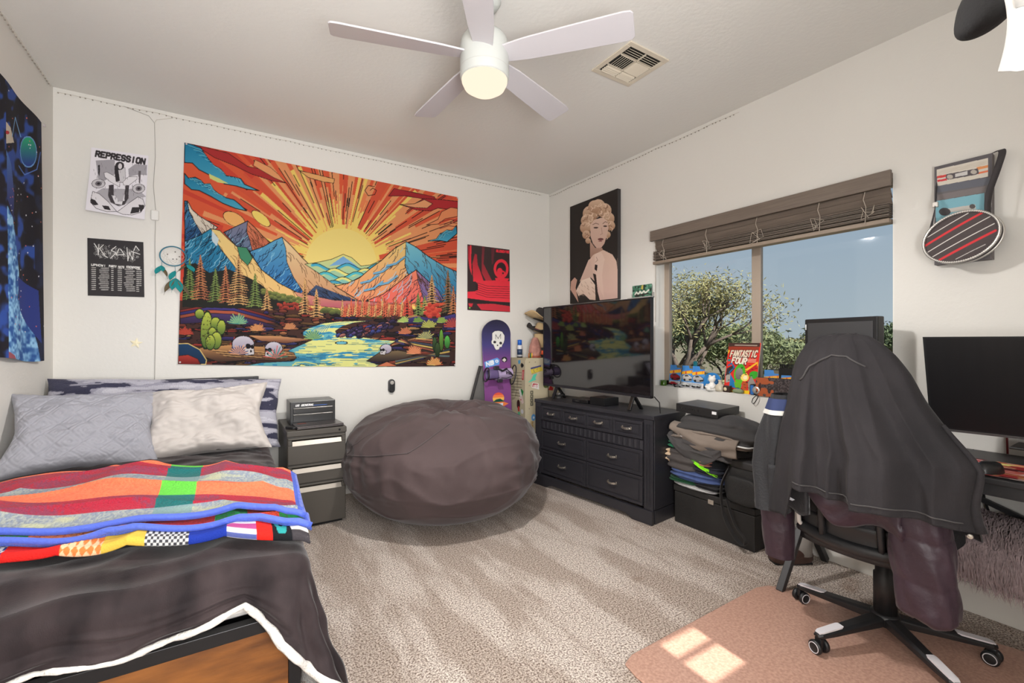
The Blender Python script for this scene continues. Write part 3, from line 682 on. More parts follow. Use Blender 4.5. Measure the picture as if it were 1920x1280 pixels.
# tufts, cactus, skulls
def tuft(x, y, r_, c1, c2, n_=22):
    for k in range(n_):
        an = -pi * (k + .5) / n_; l_ = r_ * (.7 + .4 * rng.random()); A.line([(x, y), (x + l_ * cos(an), y + l_ * sin(an))], 4, c1 if k % 2 else c2)
for x, y, r_, c1, c2 in ((350, 1010, 54, (60, 130, 130), (150, 190, 120)), (450, 1045, 40, (214, 150, 90), (170, 100, 66)), (745, 1088, 52, (150, 180, 80), (40, 110, 120)), (620, 1035, 32, (204, 140, 90), (150, 90, 60)),
                        (1230, 1000, 30, (190, 200, 110), (110, 150, 70)), (1310, 1000, 26, (120, 150, 60), (80, 120, 60)), (1370, 1030, 40, (196, 190, 90), (110, 120, 60)), (1440, 1005, 30, (160, 180, 80), (90, 130, 60)), (1240, 1062, 34, (206, 120, 80), (150, 80, 60)),
                        (1350, 1090, 46, (200, 190, 100), (60, 80, 90)), (1500, 1030, 50, (200, 80, 56), (110, 40, 60)), (1290, 1170, 44, (226, 150, 100), (190, 100, 70)), (1400, 1232, 44, (216, 190, 110), (200, 90, 50)), (75, 1070, 40, (190, 70, 50), (150, 50, 40)), (350, 1120, 44, (176, 66, 50), (150, 50, 46))):
    tuft(x, y, r_, c1, c2)
CAC = ((180, 190, 70), (70, 96, 40))
for x, y, rx, ry in ((185, 1045, 30, 100), (232, 1010, 26, 34), (262, 1030, 22, 40), (215, 1060, 22, 30), (235, 1100, 28, 46), (150, 960, 24, 26), (205, 1110, 24, 40)):
    A.oval(x, y, rx, ry, CAC[0], CAC[1], line=(24, 40, 24), lw=3, a=.06)
for k in range(40): A.oval(165 + rng.random() * 40, 965 + rng.random() * 160, 2.5, 3, (60, 50, 20))
for x, y, rx, ry, c in ((1437, 1100, 12, 62, (110, 170, 60)), (1470, 1110, 16, 36, (90, 190, 80)), (1400, 1120, 12, 40, (60, 90, 50)), (1415, 1150, 14, 40, (60, 84, 44))): A.oval(x, y, rx, ry, c, tuple(v * .5 for v in c), line=(20, 30, 20))
def skull(x, y, r_, fl_=1):
    A.oval(x, y, r_, r_ * .8, (196, 190, 200), (140, 130, 150), line=BK, lw=2.5); A.poly([(x - r_ * .1 * fl_, y + r_ * .3), (x + r_ * .95 * fl_, y), (x + r_ * 1.0 * fl_, y + r_ * .9), (x + r_ * .2 * fl_, y + r_ * 1.0)], (190, 184, 186), line=BK, lw=2.5)
    A.oval(x + r_ * .45 * fl_, y + r_ * .15, r_ * .24, r_ * .24, (24, 20, 26)); A.oval(x + r_ * .82 * fl_, y + r_ * .2, r_ * .14, r_ * .2, (24, 20, 26)); A.oval(x + r_ * .7 * fl_, y + r_ * .6, r_ * .1, r_ * .12, (24, 20, 26))
skull(375, 1120, 58); tuft(352, 1172, 52, (226, 160, 110), (60, 70, 120)); skull(535, 1140, 46, -1); tuft(545, 1190, 60, (206, 90, 80), (50, 120, 110), 12); skull(1135, 1142, 32, -1)
A.c = A.c * .90 + A.c.mean(2, keepdims=True) * .06
TAPX0, TAPX1, TAPZ0, TAPZ1 = -.333, 1.338, 1.06, 2.262
P_ = lambda px, py, Y: Vector(((((px - 960) / FPX) * cos(YAW) + sin(YAW)) * Y / (cos(YAW) - (px - 960) / FPX * sin(YAW)), Y, EYE + (640 - py) / FPX * Y / (cos(YAW) - (px - 960) / FPX * sin(YAW))))
cTL, cTR, cBR, cBL = (P_(346, 268, YB), P_(858, 370, YB), P_(853, 686, YB), P_(334, 682, YB))
def on_wall(c4, off, wav=.0, sag=0.0):
    def f(u, v):
        a = [np.array([c[i] for c in c4]) for i in (0, 2)]
        def bl_(i):
            TL_, TR_, BR_, BL_ = a[i]; return (TL_ * (1 - u) + TR_ * u) * v + (BL_ * (1 - u) + BR_ * u) * (1 - v)
        y = YB - off - wav * (.5 + .5 * np.sin(u * 23 + v * 2)) * (.4 + .6 * (1 - v)) * (1 + .6 * np.sin(u * 7 + 1))
        return bl_(0), y, bl_(1) - sag * np.sin(u * pi) * (1 - v)
    return f
tp = thing('wall_tapestry', 'large tapestry of an orange sunset over mountains and a river', 'tapestry', (0, 0, 0))
sheet('cloth', A, on_wall((cTL, cTR, cBR, cBL), .006, .006, .012), pm_cloth, tp)
pinm = mat('pin_clear', (200, 190, 190), rough=.2)
for c in (cTL, cTR, cBR, cBL):
    MB().lathe([(.001, 0), (.006, 0), (.006, .008), (.001, .01)], 10, TM((c.x + (.012 if c is cTL or c is cBL else -.012), YB - .018, c.z + (-.012 if c is cTL or c is cTR else .012)), (R(90), 0, 0))).build('pin', pinm, tp)

# ---- paper poster with heavy title
A = Art(190, 240, [(125, 95), (1015, 250), (960, 1235), (65, 1085)], (226, 222, 228))
G_ = (158, 154, 160); D_ = (40, 34, 38)
A.text('REPRESSION', 180, 232, 962, 378, 78, 24, D_)
A.poly([(190, 300), (480, 290), (480, 520), (330, 620), (230, 580)], G_); A.poly([(690, 440), (800, 370), (990, 390), (985, 545), (860, 530), (700, 560)], G_)
A.poly([(300, 740), (850, 760), (980, 880), (880, 900), (560, 1030), (150, 850)], (170, 166, 172))
for x, y in ((240, 665), (860, 750)):
    A.oval(x, y, 98, 72, (196, 192, 196), line=D_, lw=5); A.oval(x, y, 50, 40, (110, 104, 110)); A.oval(x, y, 22, 18, D_)
A.poly([(395, 690), (470, 680), (475, 890), (560, 950), (630, 930), (650, 700), (705, 700), (700, 900), (640, 1000), (540, 1015), (430, 960), (390, 860)], (60, 54, 58)); A.poly([(440, 850), (520, 870), (540, 950), (640, 940), (640, 820), (600, 1000), (500, 985)], (215, 212, 216))
A.poly([(315, 490), (360, 480), (500, 560), (560, 640), (560, 720), (420, 640), (330, 560)], (222, 218, 222), line=D_, lw=5); A.poly([(600, 620), (700, 560), (830, 560), (830, 600), (700, 700), (620, 690)], (222, 218, 222), line=D_, lw=5)
A.poly([(500, 420), (640, 420), (650, 600), (600, 650), (520, 640)], (200, 196, 200), line=D_, lw=4); A.oval(555, 390, 70, 64, D_); A.oval(562, 395, 30, 44, (206, 200, 204)); A.poly([(480, 380), (530, 420), (560, 620), (500, 640), (475, 480)], D_)
for pts in ([(160, 790), (260, 830), (400, 960), (525, 1105), (380, 1110), (220, 1060), (130, 960)], [(530, 1110), (700, 980), (850, 880), (930, 920), (965, 1020), (900, 1120), (760, 1160), (620, 1150)]):
    A.poly(pts, (218, 214, 218), line=D_, lw=6)
A.poly([(135, 900), (200, 930), (250, 1000), (190, 1010), (140, 980)], D_); A.poly([(300, 1010), (400, 1020), (435, 1085), (340, 1070)], D_); A.poly([(760, 1040), (880, 1040), (870, 1120), (730, 1140)], D_); A.poly([(860, 1000), (950, 1010), (950, 1060), (890, 1120)], D_)
for k in range(70): x = 150 + rng.random() * 820; y = 330 + rng.random() * 560; A.line([(x, y), (x + 4, y + 30)], 7, (120, 114, 120), None, .6)
A.poly([(225, 370), (255, 370), (250, 560), (230, 500)], D_); A.poly([(850, 475), (890, 475), (880, 680), (860, 660)], (90, 84, 88))
cs = (P_(172, 277, YB), P_(279, 293, YB), P_(272, 413, YB), P_(164, 397, YB))
def curl(u, v):
    f = on_wall(cs, 0); x, y, z = f(u, v)
    return x, YB - .004 - .035 * (1 - v) ** 2 * (.5 + .9 * (1 - u) ** 1.5) - .006 * np.sin(v * 5) ** 2, z
prop(sheet('paper_poster', A, curl, pm_paper), 'black and white paper poster with REPRESSION title, lower edge curling off the wall', 'poster')
# ---- black list poster
A = Art(190, 190, [(95, 60), (1165, 135), (1195, 1195), (100, 1165)], (44, 40, 42))
WH = (226, 224, 220)
for k in range(170):
    x = 240 + rng.random() * 830; y = 200 + (x - 240) * .1 + rng.random() * 200; an = rng.random() * 6.3; A.line([(x, y), (x + 34 * cos(an), y + 34 * sin(an)), (x + 50 * cos(an + .7), y + 50 * sin(an + .7))], 5, WH, None, .55)
for pts in ([(225, 165), (290, 260), (305, 380)], [(315, 180), (305, 380)], [(400, 190), (330, 260), (430, 400), (480, 430)], [(640, 220), (550, 290), (640, 340), (540, 440)], [(700, 260), (640, 380), (800, 370), (730, 270)], [(850, 240), (870, 490), (900, 330), (960, 470), (975, 330)], [(980, 300), (1020, 210), (1085, 290)], [(930, 310), (1100, 365)]): A.line(pts, 13, WH)
A.text('UPNOW!', 165, 585, 450, 605, 36, 10, WH); A.text('PARTY HATS', 505, 610, 800, 632, 36, 10, WH); A.text('KNOWMORE', 840, 622, 1110, 645, 36, 10, WH)
for k in range(12):
    y = 625 + k * 38
    for x0, x1, sk in ((175, 250, 0), (300 + rng.random() * 60, 480 + rng.random() * 30, 0), (555, 590, 0), (615, 645, 1), (680, 750, 0), (790 + rng.random() * 60, 960 + rng.random() * 60, 0), (1040, 1085, 0), (1100, 1130, k > 8)):
        if sk: continue
        yy = y + (x0 - 175) * .04; x = x0
        while x < x1: l_ = 8 + rng.random() * 14; A.line([(x, yy), (min(x + l_, x1), yy + 1)], 10 + rng.random() * 6, (190, 186, 182)); x += l_ + 6
cs2 = (P_(164, 446, YB), P_(269, 454, YB), P_(271, 557, YB), P_(165, 554, YB))
prop(sheet('list_poster', A, on_wall(cs2, .004), pm_paper), 'small black poster with scratchy white logo and two columns of small text', 'poster')
# ---- red poster
A = Art(150, 220, [(50, 65), (775, 158), (785, 1230), (65, 1205)], (52, 36, 38))
RD = (226, 44, 62); DR = (150, 30, 44)
A.poly([(60, 90), (90, 100), (110, 430), (125, 590), (90, 470), (65, 300)], DR, RD)
A.poly([(95, 80), (120, 90), (118, 360), (135, 600), (100, 480)], RD)
A.poly([(180, 230), (215, 240), (230, 420), (280, 540), (340, 720), (160, 710), (140, 400)], (150, 30, 44), (224, 46, 62))
A.poly([(300, 90), (350, 95), (330, 400), (480, 700), (380, 710), (300, 560)], (96, 34, 44), (176, 40, 54)); A.poly([(460, 130), (520, 130), (500, 400), (470, 420)], (90, 34, 44))
A.oval(632, 490, 100, 132, None, line=RD, lw=44); A.oval(632, 490, 84, 112, (44, 30, 34)); A.oval(610, 540, 48, 66, RD); A.oval(660, 560, 38, 40, RD); A.oval(664, 564, 16, 18, (50, 30, 34))
A.poly([(610, 600), (670, 600), (690, 650), (770, 655), (740, 700), (540, 690), (530, 650), (600, 640)], RD)
A.poly([(190, 700), (500, 690), (785, 700), (785, 1060), (500, 1050), (65, 1000), (65, 890), (200, 880), (240, 760)], (222, 46, 62), (226, 50, 66))
for k in range(6): A.line([(210, 730 + k * 38), (400, 790 + k * 38), (785, 800 + k * 38)], 7, (90, 24, 34))
A.poly([(200, 760), (240, 765), (240, 860), (200, 870)], (40, 26, 30))
A.poly([(65, 1005), (500, 1060), (785, 1075), (785, 1100), (400, 1100), (65, 1060)], (36, 28, 30)); A.poly([(220, 1100), (500, 1090), (785, 1130), (785, 1225), (300, 1200)], (196, 46, 60)); A.poly([(80, 1090), (160, 1090), (140, 1150), (100, 1150)], (200, 46, 60))
A.text('SLOWDIVE', 545, 195, 772, 218, 34, 13, RD); A.oval(104, 1168, 12, 10, (120, 220, 90))
cs3 = (P_(876, 458, YB), P_(955, 468, YB), P_(956, 585, YB), P_(876, 581, YB))
prop(sheet('red_poster', A, on_wall(cs3, .004), pm_gloss), 'red and black poster hung between the tapestry and the corner', 'poster')
# wall star and black air freshener
c = P_(255, 643, YB)
pts = [(c.x + .036 * (1 if k % 2 == 0 else .42) * cos(R(80) + k * pi / 5), c.z + .036 * (1 if k % 2 == 0 else .42) * sin(R(80) + k * pi / 5)) for k in range(10)]
b = MB(); b.add([(x, YB - .001, z) for x, z in pts] + [(x, YB - .005, z) for x, z in pts] + [(c.x, YB - .007, c.z)], [(k, (k + 1) % 10, 10 + (k + 1) % 10, 10 + k) for k in range(10)] + [(10 + k, 10 + (k + 1) % 10, 20) for k in range(10)])
prop(b.build('glow_star', mat('glow_star_plastic', (232, 222, 188), rough=.4)), 'cream glow star stuck on the wall above the headboard', 'wall decoration')
c = P_(733, 723, YB)
o = thing('wall_dispenser', 'small black rounded dispenser with grey dial on the wall above the beanbag', 'dispenser', (c.x, YB, c.z))
def cap(w_, hh, n_=10): return [(w_ * cos(t) , (hh - w_) + w_ * sin(t)) for t in [pi * k / n_ for k in range(n_ + 1)]] + [(-w_ * cos(t), -(hh - w_) - w_ * sin(t)) for t in [pi * k / n_ for k in range(n_ + 1)]]
MB().prism(cap(.028, .058), 0, .032, TM((0, 0, 0), (R(90), 0, 0))).build('body', mat('black_plastic', (38, 38, 40), rough=.35), o, bev=.006)
MB().lathe([(.001, 0), (.017, 0), (.016, .004), (.001, .005)], 20, TM((0, -.032, .03), (R(90), 0, 0))).build('dial', mat('dial_grey', (170, 166, 160), rough=.3), o)
MB().prism(cap(.02, .024), 0, .003, TM((0, -.032, -.025), (R(90), 0, 0))).build('button', mat('dark_rubber', (24, 24, 26), rough=.6), o)

# ---- dreamcatcher
c = P_(325, 481, YB)
o = thing('dreamcatcher', 'small blue hoop dreamcatcher with teal feathers hanging beside the tapestry', 'dreamcatcher', (c.x, YB - .02, c.z))
tealm = mat('teal_wrap', (60, 120, 140), rough=.7); ftm = mat('teal_feather', (20, 130, 132), rough=.9); fbm = mat('brown_feather', (96, 84, 62), rough=.9)
ring = [(.072 * cos(2 * pi * k / 40), 0, .066 * sin(2 * pi * k / 40)) for k in range(40)]
MB().tube(ring, .004, 8, True).build('hoop', tealm, o, smooth=True)
b = MB()
r0 = .064; prev = [(r0 * cos(2 * pi * k / 10), r0 * sin(2 * pi * k / 10)) for k in range(10)]
for lv in range(4):
    nx = []
    for k in range(10):
        a, b2 = prev[k], prev[(k + 1) % 10]; nx.append(((a[0] + b2[0]) / 2 * .86, (a[1] + b2[1]) / 2 * .86)); b.tube([(a[0], 0, a[1]), (nx[-1][0], 0, nx[-1][1]), (b2[0], 0, b2[1])], .0006, 3)
    prev = nx
b.build('web', mat('web_thread', (214, 208, 198), rough=.8), o)
for x, z in ((-.03, .01), (.035, .0), (.0, -.02), (.02, -.018), (.012, .03)): MB().lathe([(.0005, -.004), (.004, 0), (.0005, .004)], 8, TM((x, -.002, z))).build('bead', mat('bead_dark', (60, 50, 44), rough=.3), o)
def feather(x, z, dx, dz, w_, m_):
    b = MB(); n_ = 14
    def f(u, v):
        t = v; ww = w_ * sin(min(t * 1.25, 1) * pi) ** .7 * (1 - .3 * t)
        return (x + dx * t + (u - .5) * 2 * ww * (1 if abs(dz) > abs(dx) else .3) + dx * .15 * sin(t * 3), -.004 - .012 * t - .008 * abs(u - .5), z + dz * t + (u - .5) * 2 * ww * (0 if abs(dz) > abs(dx) else 1))
    b.grid(f, 2, n_); return b.build('feather', m_, o, solid=.0008)
for P in ([(-.06, 0, -.035), (-.062, 0, -.075)], [(.01, 0, -.066), (.014, 0, -.11), (.016, 0, -.16)], [(.062, 0, -.02), (.08, 0, -.05)]): MB().tube(P, .0012, 4).build('hanging_thread', tealm, o)
for a in ((-.06, -.07, -.035, -.075, .02, ftm), (-.058, -.08, .03, -.08, .012, fbm), (-.064, -.07, .012, -.05, .018, ftm), (.012, -.1, -.03, -.08, .02, ftm), (.012, -.15, -.06, -.12, .02, fbm), (.014, -.15, -.02, -.1, .026, ftm), (.016, -.15, .03, -.12, .026, ftm), (.018, -.16, .08, -.13, .016, fbm), (.08, -.05, .04, -.06, .022, ftm), (.075, -.06, -.05, -.05, .014, fbm)): feather(*a)

# ================================================================== LEFT WALL space tapestry
A = Art(250, 440, [(-227, -205), (154, 238), (146, 1198), (-227, 1245)], (26, 24, 34))
n1 = A.tri_noise(34, 11, 1, .8); n2 = A.tri_noise(16, 12, 1, .6); n3 = A.tri_noise(7, 13)
tt = np.clip((n1 * .6 + n2 * .4 - .5) / .16, 0, 1)[..., None]; A.c = A.c * (1 - tt) + np.array((46, 78, 158)) * tt

m = A.X > 120; A.mix(m, (26, 22, 30), .75)
A.poly([(0, 590), (25, 640), (45, 760), (60, 860), (50, 960), (110, 1060), (125, 1130), (135, 1210), (0, 1235)], (90, 160, 220), (60, 110, 180))
m = A.inside([(0, 590), (25, 640), (45, 760), (60, 860), (50, 960), (110, 1060), (125, 1130), (135, 1210), (0, 1235)])
n3 = A.tri_noise(14, 13, 1, .7) * .6 + A.tri_noise(6, 15, 1, .6) * .4; tt = np.clip((n3 - .3) / .4, 0, 1)[..., None]; A.c = np.where(m[..., None], np.array((40, 86, 156)) * (1 - tt) + np.array((150, 200, 236)) * tt, A.c)
m = A.inside([(52, 870), (130, 920), (138, 1130), (60, 1000)]); A.c[m] = (40, 56, 130)
A.poly([(0, 360), (22, 420), (36, 540), (28, 640), (0, 560)], (80, 120, 190), (40, 40, 90)); A.poly([(0, 240), (20, 260), (40, 325), (0, 330)], (206, 196, 180)); A.oval(6, 284, 8, 8, (190, 50, 60))
A.oval(102, 360, 28, 62, (40, 180, 120), (40, 60, 150), line=(110, 160, 220), lw=2); A.line([(66, 420), (90, 455), (130, 430), (146, 360)], 3, (90, 130, 210)); A.line([(30, 300), (50, 220), (76, 300)], 3, (130, 180, 230))
A.poly([(0, 1190), (22, 1200), (36, 1230), (0, 1235)], (150, 80, 90))
for k in range(60): A.oval(rng.random() * 150, 100 + rng.random() * 1000, 1.6, 2.6, [(230, 230, 240), (230, 120, 100)][k % 2])
def left_tap(u, v):
    Y = 2.6 + u * .99                       # runs along the left wall
    z0 = 1.16 + .02 * np.sin(u * 5); z1 = 2.49
    return XL + .01 + .010 * (1 + np.sin(u * 14 + v)) * (.5 + .5 * (1 - v)), Y, z0 + (z1 - z0) * v
o = thing('wall_tapestry', 'blue and black space tapestry with a ringed green planet on the left wall', 'tapestry', (0, 0, 0))
sheet('cloth', A, left_tap, pm_cloth, o)
MB().lathe([(.001, 0), (.008, 0), (.008, .008), (.001, .01)], 10, TM((XL + .03, 3.575, 2.47), (0, R(90), 0))).build('pin', pinm, o)
# ================================================================== BED
blackm = mat('black_metal', (32, 31, 33), rough=.4, metal=.3)
woodm = mat('rustic_wood', (140, 86, 36), rough=.5, var=1, vscale=3.2, rgb2=(86, 48, 18), stretch=(1.2, 1.2, 5), detail=8, bump=.1, bscale=20)
BX0, BX1, BY0, BY1 = -.885, .205, 1.60, 3.83
bed = thing('bed', 'black metal bed with rustic brown wood panels and tall headboard in the left corner', 'bed', (0, 0, 0))
b = MB()
b.box(BX1 - .035, BX1, BY1 - .035, BY1, 0, .995).box(BX0, BX0 + .035, BY1 - .035, BY1, 0, .995)
b.box(BX0, BX1, BY1 - .03, BY1 - .005, .965, .995).box(BX0, BX1, BY1 - .03, BY1 - .005, .55, .58)
for x in (-.6, -.34, -.08): b.box(x, x + .015, BY1 - .022, BY1 - .01, .58, .965)
b.build('headboard', blackm, bed, bev=.002)
b = MB().box(BX0, BX1, BY0, BY0 + .035, .345, .385).box(BX0, BX1, BY0, BY0 + .035, .02, .05).box(BX1 - .035, BX1, BY0 - .0, BY0 + .035, 0, .385).box(BX0, BX0 + .035, BY0, BY0 + .035, 0, .385)
b.box(BX1 - .03, BX1 - .002, BY0, BY1, .345, .385).box(BX0, BX0 + .03, BY0, BY1, .345, .385).box(BX0 + .035, BX1 - .035, BY0 + .04, BY1 - .04, .3, .34)
b.build('frame', blackm, bed, bev=.002)
MB().box(BX0 + .036, BX1 - .036, BY0 + .008, BY0 + .026, .051, .344).build('foot_panel', woodm, bed)
for y0 in (BY0 + .05, BY0 + 1.1):
    d = MB().box(BX1 - .024, BX1 - .006, y0, y0 + .98, .05, .335).build('drawer', woodm, bed, bev=.003)
    MB().box(BX1 - .006, BX1 + .01, y0 + .4, y0 + .56, .28, .3).build('handle', blackm, d, bev=.003)
mt = MB().box(BX0 + .02, BX1 - .005, BY0 + .03, BY1 - .05, .386, .54).build('mattress', mat('mattress_ticking', (214, 210, 206), rough=.9), bed, bev=.04, seg=4)

# ---- comforter: one draped sheet, top + skirt
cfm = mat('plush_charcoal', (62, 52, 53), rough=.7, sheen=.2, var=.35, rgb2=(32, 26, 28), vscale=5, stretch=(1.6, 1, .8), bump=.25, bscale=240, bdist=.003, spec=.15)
def ztop(x, y):
    t = max(0.0, min(1.0, (y - 1.65) / 1.0)); e_ = min(1.0, max(0.0, (BX1 + .02 - x) / .25))
    z = .585 + .045 * sin(t * pi / 2) + .03 * nz(x, y, 1, 1.6) + .02 * nz(x, y, 4, 4.5) + .02 * (1 - abs(nz(x * .6, y * 1.4, 7, 5))) ** 5
    return z - .035 * (1 - e_) ** 2
CX, CY = .18, 1.605                          # where the fabric turns over the side and the foot
def hem(s_):                                 # length of the hanging part, s_ = metres along the foot edge from the corner (negative: round the corner and up the side)
    if s_ > .14: return .045 + .05 * min(1, (s_ - .14) / .25) + .012 * sin(s_ * 7.0)
    if s_ > -.02: return .045 + (.14 - s_) * 1.1
    return .22 + min(1, (-.02 - s_) / .3) * .27
NP = 190; L1 = CX - (BX0 + .01); LC = .32; L2 = 3.30 - CY
def edge(p):                                 # p 0..1 along foot, corner, side -> base point, outward dir, s_
    q = p * (L1 + LC + L2)
    if q < L1: return Vector((BX0 + .01 + q, CY)), Vector((0, -1)), L1 - q
    if q < L1 + LC:
        a = (q - L1) / LC * pi / 2; return Vector((CX, CY)), Vector((sin(a), -cos(a))), -(q - L1)
    return Vector((CX, CY + q - L1 - LC)), Vector((1, 0)), -(q - L1)
def skirt(u, v):
    c, d, s_ = edge(u); L = hem(s_); corner = math.exp(-((s_ + .16) / .2) ** 2)
    r_ = .055; ang = min(v / .22, 1) * pi / 2
    zt_ = ztop(c.x, c.y)
    if v <= .22: off = r_ * sin(ang); dz = r_ * (1 - cos(ang)); h_ = 0
    else: h_ = (v - .22) / .78; off = r_; dz = r_ + h_ * L
    q = u * (L1 + LC + L2)
    fold = (sin(q * 34 + 2 * sin(q * 5)) * .55 + sin(q * 17 + 1.3) * .45)
    off += h_ * (.012 + .018 * fold * (.5 + h_)) + corner * h_ * (.10 + .03 * sin(q * 50)) + .03 * h_ * nz(c.x * 3 + d.x, c.y * 3 + d.y, h_ * 2, 2.5) + .02 * h_ * abs(nz(q * 4, h_ * 1.3, 3, 1.3))
    if s_ < -.35: off = min(off, .115)
    if abs(s_ - .13) < .1: off += .014 * (1 - abs(s_ - .13) / .1) * h_
    x, y = c.x + d.x * off, c.y + d.y * off
    return (max(x, BX0 + .004), y, zt_ - dz)
cf = thing('comforter', 'charcoal plush comforter with white fleece underside draped over the bed', 'comforter', (0, 0, 0))
b = MB()
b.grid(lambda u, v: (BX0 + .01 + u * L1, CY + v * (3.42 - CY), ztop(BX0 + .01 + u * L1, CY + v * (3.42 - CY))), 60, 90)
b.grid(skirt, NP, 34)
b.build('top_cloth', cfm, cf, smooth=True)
fleece = mat('white_fleece', (224, 220, 214), rough=1, sheen=.1, bump=.9, bscale=120, bdist=.008)
b = MB()
pts = [Vector(skirt(k / 260, 1.0)) + Vector((0, 0, -.002)) for k in range(int(260 * (L1 + LC + .75) / (L1 + LC + L2)))]
b.tube([p + Vector((.003 * nz(p.x * 30, p.y * 30, 0), .003 * nz(p.y * 30, p.x * 30, 3), .003 * nz(p.x * 40, 0, p.y * 40))) for p in pts], [.007 + .0035 * nz(k * .37, 0, 0) + .005 * math.exp(-((k / 260 * (L1 + LC + L2) - L1) / .3) ** 2) for k in range(len(pts))], 8)
b.build('fleece_hem', fleece, cf, smooth=True)
b = MB(); b.grid(lambda u, v: Vector(skirt(u, .45 + .55 * v)) - Vector((*(edge(u)[1] * .02), 0)), NP, 16)
b.build('fleece_lining', fleece, cf, smooth=True)

# ---- folded layers on the bed: quilt below, plaid blanket above
def fold(name, art, m, parent, FL, FR, RL, RR, zoff, th, seed, nose=.6, lift=0, smooth=True):
    """a folded layer: art v=1 at the far edge, runs to the near edge and over the rounded nose"""
    FL, FR, RL, RR = (np.array(p) for p in (FL, FR, RL, RR))
    zt_ = np.vectorize(lambda x, y: ztop(max(min(x, CX), BX0), max(y, CY)))
    def f(u, v):
        t = np.clip((v - .12) / .88, 0, 1)                          # 0 near edge .. 1 far edge
        x = (FL[0] * (1 - u) + FR[0] * u) * (1 - t) + (RL[0] * (1 - u) + RR[0] * u) * t
        y = (FL[1] * (1 - u) + FR[1] * u) * (1 - t) + (RL[1] * (1 - u) + RR[1] * u) * t
        wv = .002 * np.sin(u * 19 + seed) + .004 * np.sin(u * 7 + seed * 2)
        z = zt_(x, y) + zoff + th + wv * (1 - t) + .012 * np.sin(u * 5.5 + seed) * np.sin(t * 3)
        over = np.clip((x - CX) / .16, 0, 1); z = z - .05 * over ** 2 - np.clip(x - CX - .03, 0, 1) * .35
        back = np.clip((t - .94) / .06, 0, 1); z = z - th * (1 - np.sqrt(np.clip(1 - back ** 2, 0, 1)))
        nn = np.clip((.12 - v) / .12, 0, 1) * pi * nose             # nose angle
        y = y - np.sin(nn) * th * .5; z = z - (1 - np.cos(nn)) * th * .5
        return x, y + wv * .6 * (1 - t), z
    o = sheet(name, art, f, m, parent, smooth=smooth)
    md = o.modifiers.new('solid', 'SOLIDIFY'); md.thickness = .006; md.offset = -1
    return o, f
pm_wool = print_mat('printed_wool', rough=.95, bump=.9, bscale=170, sheen=.1)
BLUE = (74, 98, 196)
def plaid(seed, bright):
    A = Art(520, 200, None, (170, 176, 168)); rg = np.random.default_rng(seed)
    v = 1 - A.v
    n1 = A.tri_noise(2.2, seed + 1); n2 = A.tri_noise(14, seed + 2, .4, 1.4)
    st = [(.0, .12, 'e'), (.12, .235, 'g'), (.235, .38, 'r'), (.38, .56, 'o'), (.56, .70, 'g'), (.70, .93, 'r'), (.93, 1.01, 'o')] if not bright else [(0, 1.01, 'x')]
    for a, b_, k in st:
        m = (v >= a) & (v < b_)
        wv = v + .004 * np.sin(A.u * 60)
        if k == 'g': A.c[m] = (166, 172, 168); A.mix(m, (126, 138, 160), np.clip((n1 - .35) * 2.2, 0, .75)); A.mix(m, (206, 206, 156), np.clip((n2 - .6) * 2.5, 0, .6))
        if k == 'r': A.c[m] = (176, 34, 58); A.mix(m, (124, 66, 94), np.clip((n2 * .6 + n1 * .4 - .42) * 3, 0, .65))
        if k == 'o': A.c[m] = (250, 124, 84); A.mix(m, (236, 106, 70), np.clip((n1 - .4) * 2, 0, .6))
        cm_ = m & (A.u > .605) & (A.u < .70)
        if k == 'r': A.c[cm_] = (20, 104, 104)
        if k == 'o': A.c[cm_] = (100, 202, 66)
        if k == 'g': A.mix(cm_, (122, 158, 160), .8)
    if bright:
        for k in range(12):
            m = (A.u >= k / 12) & (A.u < (k + 1) / 12); A.c[m] = [(250, 134, 92), (24, 150, 66), (208, 40, 54), (248, 150, 96), (230, 70, 40), (200, 34, 60), (250, 140, 96), (16, 160, 84)][(k * 5 + 2) % 8]
            A.mix(m & (n1 > .62), (150, 40, 50), .4)
        m = A.u > .94; A.c[m] = (16, 160, 84)
    A.mix(v < .085 if not bright else v < .12, BLUE, 1.0)
    A.mix(A.u > .982, BLUE, 1.0)
    return A
# patchwork quilt
A = Art(520, 90, None, (30, 30, 34))
cells = [((40, 60, 120), 'h'), ((210, 30, 26), ''), ((222, 120, 60), 'd'), ((214, 176, 70), ''), ((60, 60, 66), 'h'), ((24, 50, 150), ''), ((226, 222, 224), 's'), ((214, 30, 20), ''), ((14, 16, 22), 'k'), ((232, 230, 226), 'w')]
ed = [0, .30, .42, .505, .60, .70, .79, .865, .905, .955, 1.01]
A.c[:] = (200, 30, 26)
for (c_, k_), a, b_ in zip(cells, ed[:-1], ed[1:]):
    m = (A.u >= a) & (A.u < b_); A.c[m] = c_
    if k_ == 'h': A.c[m & (((A.u * 150).astype(int) + (A.v * 26).astype(int)) % 2 == 0)] = (206, 206, 204)
    if k_ == 'd': A.c[m & (((A.u * 60 + A.v * 8).astype(int) + (A.u * 60 - A.v * 8 + 90).astype(int)) % 2 == 0)] = (240, 190, 150)
    if k_ == 's': A.c[m & ((A.v * 16).astype(int) % 4 == 1)] = (170, 70, 130); A.c[m & ((A.v * 16).astype(int) % 4 == 3)] = (80, 90, 150)
    if k_ == 'k':
        A.oval(500 - 17, 45, 9, 34, None, line=(40, 150, 150), lw=3); A.oval(483, 45, 5, 20, (220, 180, 40))
A.c[(A.v > .86) & (A.u > .955)] = (60, 56, 60)
ql = thing('patchwork_quilt', 'bright patchwork quilt folded under the plaid blanket', 'quilt', (0, 0, 0))
pm_quilt = print_mat('printed_cotton', rough=.9, bump=.3, bscale=200)
